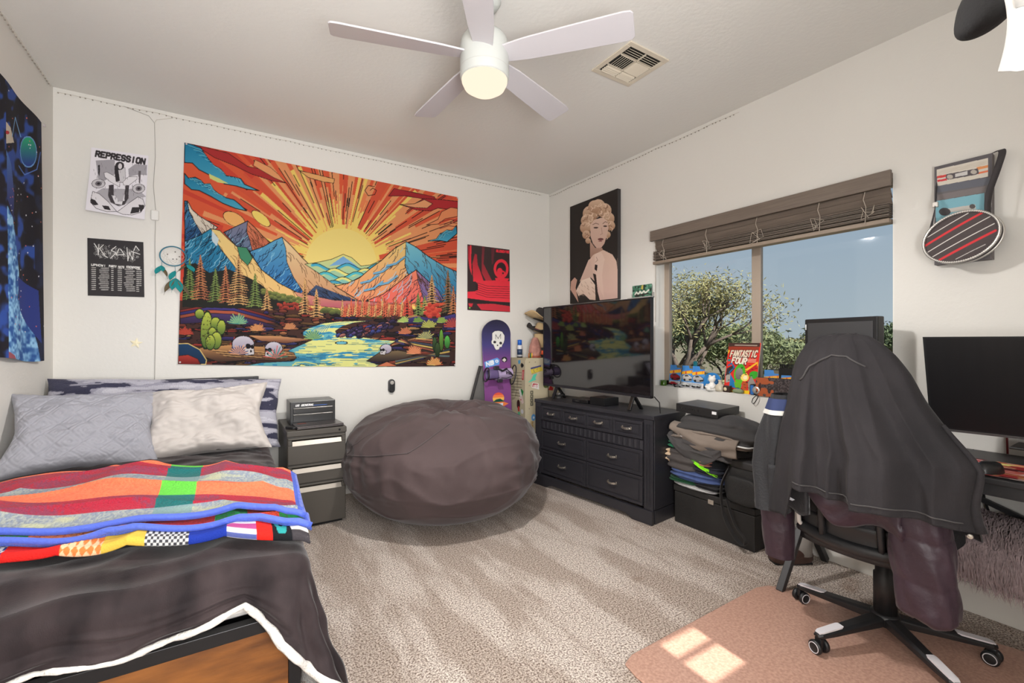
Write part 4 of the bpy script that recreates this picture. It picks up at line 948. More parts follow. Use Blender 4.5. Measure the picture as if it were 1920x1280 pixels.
fold('quilt_layer', A, pm_quilt, ql, (BX0 + .01, 1.98), (.235, 1.635), (BX0 + .01, 2.52), (.24, 2.12), .016, .036, 2, nose=.62)
bk = thing('plaid_blanket', 'striped wool blanket with blue binding folded across the foot of the bed', 'blanket', (0, 0, 0))
lo, flo = fold('lower_fold', plaid(21, True), pm_wool, bk, (BX0 + .01, 2.02), (.25, 1.70), (BX0 + .01, 2.56), (.255, 2.16), .046, .026, 3.1, nose=.8)
up, fup = fold('upper_fold', plaid(31, False), pm_wool, bk, (BX0 + .01, 2.05), (.235, 1.735), (BX0 + .01, 2.60), (.262, 2.20), .070, .024, 4.3, nose=.6)
bind = mat('blue_binding', BLUE, rough=.6, sheen=.3, bump=.5, bscale=60)
for f_ in (flo, fup):
    b = MB(); U = np.linspace(0, 1, 60)
    x, y, z = f_(U, np.full(60, .10)); b.tube([(x[k], y[k] - .004, z[k] - .004) for k in range(60)], .011, 8)
    V = np.linspace(.1, .97, 30); x, y, z = f_(np.full(30, 1.0), V); b.tube([(x[k] - .006, y[k], z[k] - .004) for k in range(30)], .009, 8)
    b.build('binding', bind, bk, smooth=True)

# ---- pillows
def pillow(name, label, loc, rot, w_, h_, t_, m, seed, pinch=.10, art=None, nu=70, nv=50, quilt=False, crease=.02, slump=0.0):
    o = thing(name, label, 'pillow', loc, 0, None, rot)
    def f(side):
        def g(u, v):
            x, y = u * 2 - 1, v * 2 - 1
            e_ = (max(0, 1 - abs(x) ** 2.6) * max(0, 1 - abs(y) ** 2.6)) ** .42
            px_ = x * (1 - pinch * (1 - abs(y) ** 1.5) * abs(x) ** 3); py_ = y * (1 - pinch * (1 - abs(x) ** 1.5) * abs(y) ** 3)
            px_ += .02 * nz(x * 2, y * 2, seed, 1); py_ += .03 * nz(x * 2, y * 2, seed + 9, 1)
            zz = side * e_ * t_ / 2
            if side > 0:
                zz += crease * e_ * nz(x, y, seed, 2.4) + crease * .5 * e_ * abs(nz(x, y * 1.5, seed + 5, 5)) + crease * .35 * nz(x * 9, y * 9, seed, 1) * (1 - e_)
                if quilt:
                    a_ = x * w_ / 2; b__ = y * h_ / 2; S_ = .105
                    d1 = abs(((a_ + b__) / S_) % 1 - .5) * 2; d2 = abs(((a_ - b__) / S_) % 1 - .5) * 2
                    mx_ = max(d1, d2)
                    zz += e_ * (.0045 * (1 - mx_ ** 5) + .0018 * cos(mx_ * 16))
            return (px_ * w_ / 2, py_ * h_ / 2 - slump * max(0, -y) * (1 - e_), zz)
        return g
    if art:
        A_, pm_ = art
        gf = np.vectorize(lambda u, v: f(1)(u, v)); sheet('cover', A_, lambda u, v: gf(u, v), pm_, o)
        MB().grid(f(-1), 30, 20).build('back', m, o, smooth=True)
    else:
        b = MB().grid(f(1), nu, nv).grid(f(-1), nu, nv); b.build('cover', m, o, smooth=True)
    return o
A = Art(240, 110, None, (186, 184, 196))
n1 = A.tri_noise(15, 51, .5, 1.9); n2 = A.tri_noise(6, 52, .5, 1.8)
nn_ = n1 * .7 + n2 * .3
A.mix(nn_ > .52, (140, 138, 154), .6); A.mix(nn_ > .6, (44, 44, 66), .85); A.mix(nn_ < .3, (214, 212, 220), .7)
pm_fur = print_mat('printed_fur', rough=1, bump=.8, bscale=150, sheen=.1)
navy = mat('navy_fur', (70, 70, 92), rough=1, bump=.6, bscale=150)
pillow('body_pillow', 'long furry pillow streaked navy and white behind the other pillows', (-.285, 3.62, .775), (R(66), R(2.5), R(-1)), 1.24, .5, .2, navy, 3, .05, (A, pm_fur))
gq = mat('grey_quilted_cotton', (152, 152, 160), rough=.85, sheen=.1, bump=.1, bscale=300)
pillow('quilted_pillow', 'grey diamond quilted pillow leaning against the left wall', (-.60, 3.13, .785), (R(50), R(3), R(5)), .63, .49, .19, gq, 12, .19, None, 170, 120, True, .03)
wq = mat('pale_linen', (190, 183, 178), rough=.85, sheen=.2, bump=.1, bscale=300)
pillow('plain_pillow', 'plain pale grey pillow at the right of the quilted one', (-.085, 3.17, .79), (R(54), R(-3), R(-3)), .63, .45, .19, wq, 31, .17, None, 90, 60, False, .05)
# ================================================================== BEANBAG
bbm = mat('brown_microsuede', (84, 71, 71), rough=.75, sheen=.15, var=.2, vscale=3, bump=.2, bscale=260, bdist=.003, spec=.15)
bb = thing('beanbag', 'huge round dark brown suede beanbag chair on the carpet', 'beanbag', (1.392, 3.14, 0))
def bean(u, v):
    a = u * 2 * pi; p = v * pi                              # v 0 bottom .. 1 top
    cz, sz = -cos(p), sin(p)
    r_ = .70 * (sz ** .62 if sz > 0 else 0); z = .375 + .375 * (abs(cz) ** .85) * (1 if cz > 0 else -1)
    if cz < -.2: r_ *= 1 - .05 * (-cz)
    if cz > 0: z += .02 * cz * cz
    # lean: higher towards the wall
    x, y = r_ * cos(a), r_ * sin(a)
    z += .04 * (y / .7) * max(0, cz) + .02 * (x / .7) * max(0, cz)
    dx, dy = x - .0, y + .06; d = hypot(dx, dy)            # gathered dimple on top
    a = a
    if cz > 0:
        z -= .045 * math.exp(-(d / .13) ** 2)
        an = atan2(dy, dx); z += .016 * sin(an * 6 + 5 * nz(d * 4, cos(an), sin(an))) * math.exp(-((d - .22) / .2) ** 2) * min(1, d / .08)
        z += .006 * sin(an * 15 + d * 10) * math.exp(-((d - .16) / .12) ** 2)
    w_ = .010 * (1 - abs(nz(a * 2.2 + 3, d * 1.5, z * 2, 1.6))) ** 9 * (cz > -.3) + .024 * nz(x * 2, y * 2, z * 2.6 + 4, 1.3) + .016 * (1 - abs(nz(x * 1.5 + y, y * 1.2, z * 4.5, 1.5))) ** 7 + .014 * (1 - abs(nz(x * .8 - y, y * 2, z * 3 + 5, 2.1))) ** 8
    s_ = 1 + w_ / max(r_, .2) * (sz ** .5)
    crow = .5 + .5 * cos((a - R(230)) )                      # soft vertical puckers below the side seam
    s_ += .010 * sin(a * 30 + z * 6) * math.exp(-((z - .42) / .09) ** 2) * crow
    return (x * s_, y * s_, max(z + w_ * .4, 0.0))
MB().grid(bean, 200, 110, True).build('bag', bbm, bb, smooth=True)
def seam(fa, z0, z1, n_=40):
    P = []
    for k in range(n_ + 1):
        t = k / n_; v = z0 + (z1 - z0) * t; u = (fa(t) / (2 * pi)) % 1
        P.append(Vector(bean(u, v)) * 1.002)
    return P
b = MB()
for a0, a1, v0, v1 in ((R(176), R(205), .56, .93), (R(-12), R(-40), .62, .93), (R(178), R(226), .575, .66), (R(226), R(250), .66, .86)):
    MB().tube(seam(lambda t: a0 + (a1 - a0) * t, v0, v1), .0045, 6).build('seam', mat('brown_piping', (74, 64, 64), rough=.8, sheen=.1), bb, smooth=True)

# ================================================================== FILE CABINET
cabm = mat('cabinet_paint', (78, 73, 67), rough=.45, var=.12, vscale=2, spec=.4, bump=.05, bscale=200)
pullm = mat('cabinet_pull', (160, 152, 142), rough=.35, metal=.4)
dkm = mat('dark_gap', (24, 22, 22), rough=.9)
cw, cdp, ch = .372, .56, .66
fc = thing('file_cabinet', 'grey brown metal three-drawer file cabinet between the bed and the beanbag', 'cabinet', (.525, 3.285 + cdp / 2, 0))
MB().box(-cw / 2, cw / 2, -cdp / 2 + .012, cdp / 2, .02, ch - .04).box(-cw / 2 - .003, cw / 2 + .003, -cdp / 2 - .002, cdp / 2, ch - .04, ch).build('body', cabm, fc, bev=.006, seg=3)
MB().box(-cw / 2 + .02, cw / 2 - .02, -cdp / 2 + .03, cdp / 2 - .02, 0, .02).build('plinth', dkm, fc)
for z0, z1 in ((.435, .612), (.305, .428), (.022, .298)):
    yf = -cdp / 2
    b = MB(); zp = z1 - .05
    b.box(-cw / 2 + .004, cw / 2 - .004, yf, yf + .014, z0, zp).box(-cw / 2 + .004, cw / 2 - .004, yf, yf + .014, z1 - .015, z1)
    b.box(-cw / 2 + .004, -cw / 2 + .03, yf, yf + .014, zp, z1 - .015).box(cw / 2 - .03, cw / 2 - .004, yf, yf + .014, zp, z1 - .015)
    d = b.build('drawer', cabm, fc, bev=.004)
    MB().box(-cw / 2 + .03, cw / 2 - .03, yf + .012, yf + .016, zp, z1 - .015).build('pull_recess', cabm, d)
    MB().box(-cw / 2 + .032, cw / 2 - .032, -.001, .001, -.017, .017, TM((0, yf + .006, zp + .012), (R(-26), 0, 0))).build('pull', pullm, d)
MB().lathe([(.001, 0), (.007, 0), (.007, .004), (.001, .004)], 12, TM((cw / 2 - .045, -cdp / 2 - .001, ch - .018), (R(90), 0, 0))).build('lock', dkm, fc)
# things on the cabinet
bk_ = mat('toolbox_black', (30, 30, 31), rough=.3, spec=.6)
tb = thing('tool_chest', 'small black metal two-drawer tool chest on top of the file cabinet', 'toolbox', (.53, 3.60, ch))
MB().box(-.15, .15, -.1, .12, 0, .165).build('case', bk_, tb, bev=.004)
A = Art(170, 22, None, (32, 32, 34)); A.text('US GENERAL', 6, 17, 88, 17, 12, 3.0, (226, 226, 226), slant=.25); A.poly([(88, 14), (150, 14), (146, 18), (86, 18)], (40, 90, 170))
sheet('name_strip', A, lambda u, v: (-.125 + .25 * u, -.1035, .128 + .022 * v), pm_gloss, tb)
for z0, z1 in ((.085, .122), (.018, .078)):
    d = MB().box(-.13, .13, -.106, -.1, z0, z1).build('drawer', bk_, tb, bev=.002)
    MB().box(-.13, .13, -.112, -.104, z1 - .008, z1 - .001).build('pull', mat('pull_dark_chrome', (110, 108, 104), rough=.25, metal=.7), d, bev=.002)
lp = thing('laptop', 'closed dark grey laptop lying in front of the tool chest', 'laptop', (.545, 3.385, ch), R(3))
MB().box(-.15, .15, -.088, .095, .002, .014).build('base', mat('laptop_dark', (70, 66, 66), rough=.35, metal=.5), lp, bev=.004)
MB().box(-.15, .15, -.088, .095, .0145, .021).build('lid', mat('laptop_lid', (86, 80, 80), rough=.3, metal=.5), lp, bev=.003)
MB().box(-.125, -.07, .03, .07, .021, .0214).build('sticker', mat('sticker_red_brown', (120, 66, 56), rough=.5), lp)
prop(MB().prism(cap(.022, .045), 0, .016, TM((.375, 3.38, ch + .0005), (0, 0, R(35)))).build('wallet', mat('black_leather', (28, 27, 28), rough=.5), bev=.004), 'small black pouch at the left front corner of the file cabinet top', 'pouch')

# ================================================================== LOCKER
lkm = mat('locker_beige', (190, 178, 150), rough=.45, var=.1, vscale=4)
LX, LY, LW, LD, LH = 2.42, 3.575, .44, .275, 1.09
lk = thing('locker', 'beige metal locker covered in stickers in the corner beside the television', 'locker', (LX, LY, 0))
MB().box(0.004, LW, 0.004, LD, 0.01, LH).build('cabinet', lkm, lk, bev=.004)
# drawing frame: photo zoom 960x1280 (x: 560..  y: 280 ..)
A = Art(150, 330, [(565, 290), (950, 290), (950, 1500), (565, 1500)], (192, 180, 152))
A.poly([(610, 385), (720, 360), (725, 425), (622, 458)], (70, 72, 120)); A.text('BENGARA', 622, 448, 740, 418, 40, 9, (214, 190, 70))
A.poly([(640, 460), (680, 450), (660, 500), (670, 520), (620, 535), (580, 545), (618, 510)], (90, 200, 170))
A.poly([(628, 548), (695, 560), (700, 628), (620, 600)], (230, 226, 222)); A.poly([(634, 555), (685, 565), (680, 608), (626, 594)], (180, 40, 50)); A.text('LOST', 636, 598, 680, 604, 26, 6, (230, 220, 216))
A.oval(775, 585, 30, 32, (80, 90, 44)); A.poly([(800, 640), (820, 590), (855, 620), (850, 650)], (200, 44, 40))
for k, ch_ in enumerate('OOD0'): A.line([(612, 640 + k * 42), (632, 640 + k * 42), (632, 668 + k * 42), (612, 668 + k * 42), (612, 640 + k * 42)], 8, (70, 70, 60))
A.oval(640, 928, 22, 36, (90, 150, 204)); A.oval(642, 930, 9, 14, (210, 220, 230))
for k in range(5): A.line([(612, 975 + k * 34), (632, 975 + k * 34), (632, 995 + k * 34), (612, 995 + k * 34)], 7, (160, 120, 50))
for x, y in ((598, 325), (660, 325), (596, 578), (596, 830)): A.oval(x, y, 5, 5, (110, 100, 84))
A.oval(700, 1200, 50, 40, (200, 60, 60)); A.poly([(800, 900), (900, 880), (890, 960), (810, 970)], (60, 110, 80))
pm_enam = print_mat('printed_enamel', rough=.4, spec=.5)
sheet('side_panel', A, lambda u, v: (.005 + (LW - .01) * u, 0 * u, .012 + (LH - .02) * v), pm_enam, lk)
A = Art(100, 330, [(380, 300), (560, 300), (560, 1500), (380, 1500)], (186, 174, 148))
A.oval(517, 370, 14, 26, (44, 42, 40)); A.poly([(522, 422), (545, 418), (536, 528), (516, 524)], (190, 50, 60)); A.line([(531, 436), (527, 510)], 5, (226, 200, 200))
for k in range(9): A.line([(390, 460 + k * 32), (512, 452 + k * 32)], 7, (120, 110, 92)); A.line([(390, 468 + k * 32), (512, 460 + k * 32)], 4, (214, 204, 180))
A.poly([(505, 620), (538, 650), (524, 700), (500, 680)], (40, 130, 70)); A.poly([(480, 640), (500, 630), (520, 700), (500, 720)], (220, 220, 214)); A.poly([(480, 720), (520, 700), (540, 770), (520, 790)], (214, 190, 186)); A.oval(505, 745, 7, 7, (200, 50, 60))
A.oval(475, 800, 20, 50, (60, 30, 34)); A.oval(478, 850, 12, 30, (190, 60, 60)); A.oval(520, 870, 15, 26, (210, 208, 214)); A.poly([(470, 880), (495, 880), (495, 935), (470, 930)], (90, 180, 140)); A.poly([(470, 320), (500, 310), (500, 350), (475, 360)], (80, 150, 190))
sheet('door', A, lambda u, v: (0 * u, LD - .006 - (LD - .012) * u, .012 + (LH - .02) * v), pm_enam, lk)
MB().lathe([(.001, 0), (.014, 0), (.014, .008), (.001, .01)], 16, TM((-.001, .05, 1.02), (0, R(-90), 0))).build('handle', dkm, lk)
MB().box(-.002, .002, .004, .012, .03, LH - .02).build('door_edge', mat('locker_light_edge', (206, 196, 170), rough=.4), lk)
MB().tube([(.25, -.004, LH), (.253, -.005, LH - .1), (.262, -.005, LH - .3), (.27, -.006, LH - .42)], .0028, 6).build('cable', dkm, lk)
# on the locker
sp = thing('spray_can', 'spray can with blue cap on the left end of the locker top', 'spray can', (LX + .035, LY + .16, LH + .0))
MB().lathe([(.001, 0), (.026, 0), (.026, .115), (.02, .128), (.001, .128)], 24).build('can', mat('can_white', (200, 200, 204), rough=.3), sp, smooth=True)
MB().lathe([(.0262, .03), (.0265, .03), (.0265, .085), (.0262, .085)], 24).build('label', mat('can_label', (40, 60, 90), rough=.4), sp, smooth=True)
MB().lathe([(.001, .125), (.022, .125), (.022, .175), (.001, .178)], 24).build('cap', mat('cap_blue', (34, 96, 190), rough=.35), sp, smooth=True)
MB().lathe([(.0262, .0), (.0268, 0), (.0268, .012), (.0262, .012)], 24).build('foot_ring', dkm, sp)
batm = [mat('battery_copper', (190, 110, 60), rough=.3, metal=.5), mat('battery_green', (50, 110, 70), rough=.4), mat('battery_yellow', (220, 170, 60), rough=.4)]
for k, lb in enumerate(('copper topped battery standing beside the spray can', 'green battery standing between the copper and yellow ones', 'yellow battery standing nearest the salt lamp')):
    prop(MB().lathe([(.001, 0), (.0075, 0), (.0075, .044), (.003, .045), (.003, .048), (.001, .048)], 14, TM((LX + .078 + k * .017, LY + .06, LH))).build('battery', batm[k], smooth=True), lb, 'battery', 'batteries on the locker')
sltm = mat('salt_crystal', (206, 150, 134), rough=.35, var=.3, vscale=9, rgb2=(150, 104, 94), bump=.4, bscale=14, spec=.5)
sl_ = thing('salt_lamp', 'pink salt crystal lamp on a wooden foot on the locker', 'lamp', (LX + .165, LY + .08, LH))
MB().lathe([(.001, 0), (.062, 0), (.064, .008), (.058, .02), (.001, .02)], 20).build('base', mat('lamp_foot_wood', (136, 66, 44), rough=.5), sl_, smooth=True)
b = MB(); rg = random.Random(5); prof = [(.052, .02), (.062, .06), (.058, .11), (.048, .15), (.034, .185), (.018, .2), (.001, .202)]
def cry(u, v):
    k = min(int(v * 6), 5); t = v * 6 - k; r_ = prof[k][0] * (1 - t) + prof[k + 1][0] * t; z = prof[k][1] * (1 - t) + prof[k + 1][1] * t; a = round(u * 9) / 9 * 2 * pi
    q = 1 + .14 * nz(cos(a) * 2, sin(a) * 2, k * 1.3); return (r_ * q * cos(a), r_ * q * sin(a), z)
b.grid(cry, 9, 6, True).build('crystal', sltm, sl_)
hm1 = mat('straw_felt', (196, 170, 128), rough=.9, bump=.3, bscale=150); hm2 = mat('dark_felt', (52, 50, 50), rough=.95, bump=.3, bscale=150); hm3 = mat('grey_felt', (104, 102, 98), rough=.95)
def brim_hat(name, lb, loc, rot, cm_, bm2, R_, band=None, hh=.12):
    o = thing(name, lb, 'hat', loc, 0, None, rot)
    MB().grid(lambda u, v: ((.07 + (R_ - .07) * v) * cos(u * 2 * pi), (.085 + (R_ - .07) * v) * sin(u * 2 * pi), .012 * v + .045 * v * v * cos(2 * u * 2 * pi) ** 2), 40, 6, True).build('brim', bm2, o, smooth=True, solid=.004)
    MB().lathe([(.001, hh * .9), (.03, hh * .96), (.06, hh), (.074, hh * .85), (.08, .02), (.082, 0)], 28).build('crown', cm_, o, smooth=True)
    if band: MB().lathe([(.083, .004), (.085, .004), (.083, .03), (.081, .03)], 28).build('band', band, o, smooth=True)
    return o
brim_hat('felt_hat', 'dark hat with cream underside, topmost of the hats behind the television', (LX + .26, LY + .12, LH + .37), (R(12), R(14), R(20)), hm2, hm1, .17)
brim_hat('straw_hat', 'tan hat with a dark brim below the topmost hat behind the television', (LX + .27, LY + .13, LH + .24), (R(8), R(20), R(-10)), hm1, hm2, .16, mat('hat_band_maroon', (110, 44, 54), rough=.7), .10)
pl = thing('hat_pile', 'stacked caps with dark and orange panels beneath the straw hat', 'cap', (LX + .28, LY + .12, LH))
MB().lathe([(.001, .17), (.05, .165), (.075, .13), (.08, .06), (.08, .0)], 28).build('cap_crown', hm2, pl, smooth=True)
MB().lathe([(.082, .03), (.086, .03), (.085, .07), (.081, .07)], 28).build('orange_panel', mat('cap_orange', (236, 96, 50), rough=.7), pl, smooth=True)
MB().lathe([(.083, .10), (.087, .1), (.08, .235), (.06, .24)], 28).build('tan_side', hm1, pl, smooth=True)

# ================================================================== SNOWBOARD + grey bag behind it
sb = thing('snowboard', 'purple snowboard with skull sticker and one lilac binding standing by the locker', 'snowboard', (2.152, 3.60, 0), 0, None, (R(-4.0), 0, R(-4)))
SBH, SBW = 1.455, .305
A = Art(150, 560, [(600, 140), (3100, 140), (3100, 99999), (600, 99999)] and [(0, 0), (150, 0), (150, 560), (0, 560)], (84, 66, 120))
def mixc(a, b_, t): return np.array(a) * (1 - t) + np.array(b_) * t
for j in range(560):
    t = j / 559
    c = mixc((44, 42, 62), (66, 62, 118), min(t / .16, 1)) if t < .16 else mixc((66, 62, 118), (130, 72, 134), min((t - .16) / .13, 1)) if t < .5 else mixc((130, 72, 134), (84, 56, 120), (t - .5) / .5)
    A.c[j] = c
# photo px 597..  -> 1 px = .00469 m ; canvas px = SBH/560 = .0026 m
def sy(py): return (py - 597) / (1280 - 597 + 0.0) * 560 * .458 / .458 * 1.0
K = 560 / (SBH / .00473)                                       # canvas rows per photo pixel
def s_(px, py): return ((px - 911) / 57 * 150, (py - 597) * K)
skp = [s_(*p) for p in ((931, 623), (936, 619), (944, 618), (951, 620), (956, 628), (956, 636), (954, 643), (951, 647), (950, 651), (946, 651), (944, 656), (938, 657), (935, 652), (933, 646), (930, 645), (929, 640), (931, 636))]
A.poly(skp, (220, 218, 212), line=(60, 56, 60), lw=1.5)
for x, y in ((936, 641), (948, 643)): A.oval(*s_(x, y), 7.5, 5, (50, 46, 48))
A.oval(*s_(941.5, 647.5), 4, 3, (60, 56, 56)); A.line([s_(938, 626), s_(938, 635)], 2, (70, 66, 66)); A.line([s_(938, 626), s_(943, 634), s_(948, 625), s_(948, 634)], 2, (70, 66, 66))
A.poly([s_(*p) for p in ((913, 680), (940, 672), (945, 676), (944, 686), (915, 692))], (96, 150, 214)); A.text('NB', *s_(917, 688), *s_(934, 684), 12, 5, (230, 234, 240)); A.oval(*s_(939, 679), 9, 6, (226, 232, 240)); A.oval(*s_(939, 679), 3, 2.5, (96, 140, 214))
A.oval(*s_(955, 676), 16, 10, (40, 36, 44)); A.poly([s_(*p) for p in ((950, 677), (955, 673), (959, 677), (955, 681))], (214, 206, 196))
cxs, cys = s_(940, 752)
for k, c in enumerate(((230, 90, 66), (240, 130, 80), (246, 186, 90), (200, 210, 90))):
    m = (np.hypot((A.X - cxs) / 33, (A.Y - cys) / 20) < 1) & (A.Y > cys - 20 + k * 9); A.c[m] = c
A.poly([(cxs - 34, cys + 14), (cxs - 12, cys + 4), (cxs + 10, cys + 2), (cxs + 32, cys + 12), (cxs + 32, cys + 20), (cxs - 34, cys + 20)], (30, 80, 66)); A.poly([(cxs - 56, cys + 22), (cxs - 30, cys + 14), (cxs + 30, cys + 14), (cxs + 58, cys + 22), (cxs + 30, cys + 30), (cxs - 30, cys + 30)], (236, 130, 70)); A.poly([(cxs - 26, cys + 20), (cxs + 26, cys + 18), (cxs + 24, cys + 34), (cxs - 20, cys + 34)], (214, 222, 236)); A.poly([(cxs - 16, cys + 30), (cxs + 16, cys + 30), (cxs + 12, cys + 44), (cxs - 12, cys + 44)], (226, 230, 240))
for k in range(30): A.line([(cxs - 40 + k * 3, cys + 34), (cxs - 40 + k * 3, cys + 60 + (k * 13) % 26)], 2, (60, 40, 90), None, .6)
def bw(z):
    t = z / SBH; w_ = SBW / 2 * (1 - .10 * sin(pi * t) ** 2)
    e_ = min(z, SBH - z) / .14
    return w_ * np.sqrt(np.clip(1 - np.clip(1 - e_, 0, 1) ** 2, 0.0001, 1))
bwv = np.vectorize(bw)
def sbf(u, v):
    z = v * SBH; c = np.clip(1 - np.minimum(z, SBH - z) / .22, 0, 1) ** 2 * .03
    return (u - .5) * 2 * bwv(z), -.005 - c, z
sheet('deck', A, sbf, print_mat('printed_topsheet', rough=.3, spec=.5, coat=.3), sb, solid=.009)
lil = mat('binding_lilac', (170, 152, 186), rough=.45); bkp = mat('binding_black', (34, 32, 38), rough=.5); lil2 = mat('binding_violet', (96, 80, 122), rough=.45)
bd = thing('binding', None, None, (0, -.006, .945)); bd.parent = sb
ZB_ = 0
MB().box(-.12, .13, -.022, 0, -.05, .045).build('base_plate', bkp, bd, bev=.01)
A = Art(120, 60, [(330, 420), (760, 420), (760, 660), (330, 660)], (176, 158, 192))
A.line([(600, 430), (750, 590)], 26, (34, 30, 38)); A.line([(575, 480), (740, 590)], 12, (34, 30, 38)); A.text('RIDE', 560, 540, 700, 560, 50, 15, (50, 44, 56)); A.line([(330, 600), (600, 640), (760, 600)], 14, (60, 52, 70))
vf = lambda u, v: (-.05 + .17 * u, -.055 - .035 * np.sin(np.pi * v) - .02 * (1 - u), -.055 + .1 * v + .01 * u)
sheet('toe_panel', A, vf, print_mat('printed_strap', rough=.5), bd, solid=.012)
def highback(u, v):
    a = -.25 * pi + u * 1.5 * pi; return (-.135 + .09 * v, -.06 - .052 * cos(a) - .01, -.004 + .052 * sin(a))
MB().grid(highback, 24, 8).build('highback', lil2, bd, smooth=True, solid=.008)
def ankle(u, v):
    a = -.1 * pi + u * 1.2 * pi; return (-.05 + .045 * v, -.052 - .052 * sin(a), .055 * cos(a))
MB().grid(ankle, 20, 4).build('ankle_strap', lil, bd, smooth=True, solid=.01)
MB().tube([(-.145 + .012 * sin(2 * pi * k / 24), -.062 + .058 * cos(2 * pi * k / 24), .062 * sin(2 * pi * k / 24)) for k in range(24)], .006, 8, True).build('heel_loop', bkp, bd, smooth=True)
MB().tube([(.14 + .02 * sin(2 * pi * k / 24), -.05 + .05 * cos(2 * pi * k / 24), -.01 + .09 * sin(2 * pi * k / 24)) for k in range(24)], .006, 8, True).build('heel_loop', bkp, bd, smooth=True)
MB().box(-.08, -.03, -.105, -.08, .04, .075).box(-.05, .0, -.11, -.09, -.075, -.045).tube([(-.05, -.1, .055), (.0, -.11, .03), (.06, -.08, .05)], .01, 6).build('buckle', bkp, bd, bev=.004)
gb = thing('padded_bag', 'dark grey padded bag leaning on the wall behind the snowboard', 'bag', (2.03, 3.71, 0))
def bagf(side):
    def g(u, v):
        z = v * 1.02; w_ = .30 * (1 - .62 * v ** 1.3); e_ = (max(0, 1 - abs(2 * u - 1) ** 4)) ** .5 * (max(0, 1 - v ** 12)) ** .5
        return ((u - .5) * 2 * w_ + .10 * v, side * .05 * e_ + .04 * v, z)
    return g
MB().grid(bagf(1), 20, 24).grid(bagf(-1), 20, 24).build('bag_body', mat('grey_nylon', (92, 90, 88), rough=.8, bump=.3, bscale=60), gb, smooth=True)
MB().tube([(bagf(0)(0, k / 20)[0], bagf(0)(0, k / 20)[1] - .01, bagf(0)(0, k / 20)[2]) for k in range(21)], .014, 8).build('edge_piping', mat('charcoal_nylon', (54, 52, 52), rough=.8), gb, smooth=True)

# ================================================================== DRESSER
dm = mat('dresser_black', (46, 45, 50), rough=.38, var=.15, vscale=3, stretch=(1, 1, 6), spec=.5, bump=.06, bscale=40)
dmd = mat('dresser_shadow_gap', (24, 23, 25), rough=.8)
nick = mat('nickel', (206, 200, 190), rough=.25, metal=.9)
DRZ = .743
# local: x along the front (0 = near right end .. -L = far end), y depth (0 front .. + back), rotated so that front faces the room
DL, DD = 1.205, .40
dang = atan2(3.275 - 2.08, 2.32 - 2.454)
dr = thing('dresser', 'black dresser with four small and four wide drawers under the television', 'dresser', (2.454, 2.08, 0), 0, None, (0, 0, dang))
# local +x runs from the near corner to the far corner, local -y is into the wall
b = MB()
b.box(0, DL, -DD, -.014, .10, DRZ - .03)
b.box(-.006, DL + .006, -DD - .0, .006, DRZ - .03, DRZ)
b.build('body', dm, dr, bev=.004)
prof = [(0, 0), (DL, 0), (DL, .09), (0, .09)]
b = MB()
b.prism([(0, 0), (.16, 0), (.19, .018), (.23, .03), (DL - .23, .03), (DL - .19, .018), (DL - .16, 0), (DL, 0), (DL, .095), (0, .095)], -.02, .008, TM((0, 0, 0), (R(90), 0, 0)))
b.box(0, .02, -DD, -.02, 0, .095).box(DL - .02, DL, -DD, -.02, 0, .095)
b.build('plinth', dm, dr, bev=.004)
for x0 in (.004, DL - .074):
    st_ = MB().box(x0, x0 + .07, -.012, .004, .096, DRZ - .032).build('corner_post', dm, dr, bev=.002)
    b = MB()
    for k in range(4): b.box(x0 + .014 + k * .011, x0 + .021 + k * .011, .003, .008, .12, DRZ - .06)
    b.build('fluting', dm, st_)
def pullh(par, cx, cz, w_=.072):
    b = MB(); P = [(cx - w_ / 2, .012, cz), (cx - w_ / 2, .026, cz), (cx - w_ / 4, .031, cz - .003), (cx, .033, cz - .004), (cx + w_ / 4, .031, cz - .003), (cx + w_ / 2, .026, cz), (cx + w_ / 2, .012, cz)]
    for p, q_ in zip(P[:-1], P[1:]): b.bar(p, q_, .015, .004, up=(0, 0, 1) if abs(p[1] - q_[1]) > .01 else (0, 1, 0))
    b.box(cx - w_ / 2 - .006, cx - w_ / 2 + .006, .010, .016, cz - .012, cz + .012).box(cx + w_ / 2 - .006, cx + w_ / 2 + .006, .010, .016, cz - .012, cz + .012)
    b.build('pull', nick, par, bev=.0015)
def drawer(x0, x1, z0, z1):
    b = MB(); f = .02
    b.box(x0, x1, -.012, .003, z0, z1)
    b.box(x0, x1, .003, .010, z0, z0 + f).box(x0, x1, .003, .010, z1 - f, z1).box(x0, x0 + f, .003, .010, z0 + f, z1 - f).box(x1 - f, x1, .003, .010, z0 + f, z1 - f)
    b.box(x0 + f + .012, x1 - f - .012, .003, .008, z0 + f + .01, z1 - f - .01)
    d = b.build('drawer', dm, dr, bev=.003); pullh(d, (x0 + x1) / 2, (z0 + z1) / 2 + .004)
xa, xb = .082, DL - .082; xm = (xa + xb) / 2; wq_ = (xb - xa) / 4
for k in range(4): drawer(xa + k * wq_ + .003, xa + (k + 1) * wq_ - .003, .572, .692)
for z0, z1 in ((.318, .492), (.112, .312)):
    drawer(xa + .002, xm - .004, z0, z1); drawer(xm + .004, xb - .002, z0, z1)
b = MB().box(xa, xb, -.012, 0, .498, .566)
for k in range(22):
    x0 = xa + (xb - xa) * k / 22; b.lathe([(.001, -.028), (.024, -.028), (.024, .028), (.001, .028)], 12, TM((x0 + .024, -.0195, .532), (0, 0, 0)))
b.build('carved_band', dm, dr, smooth=False)

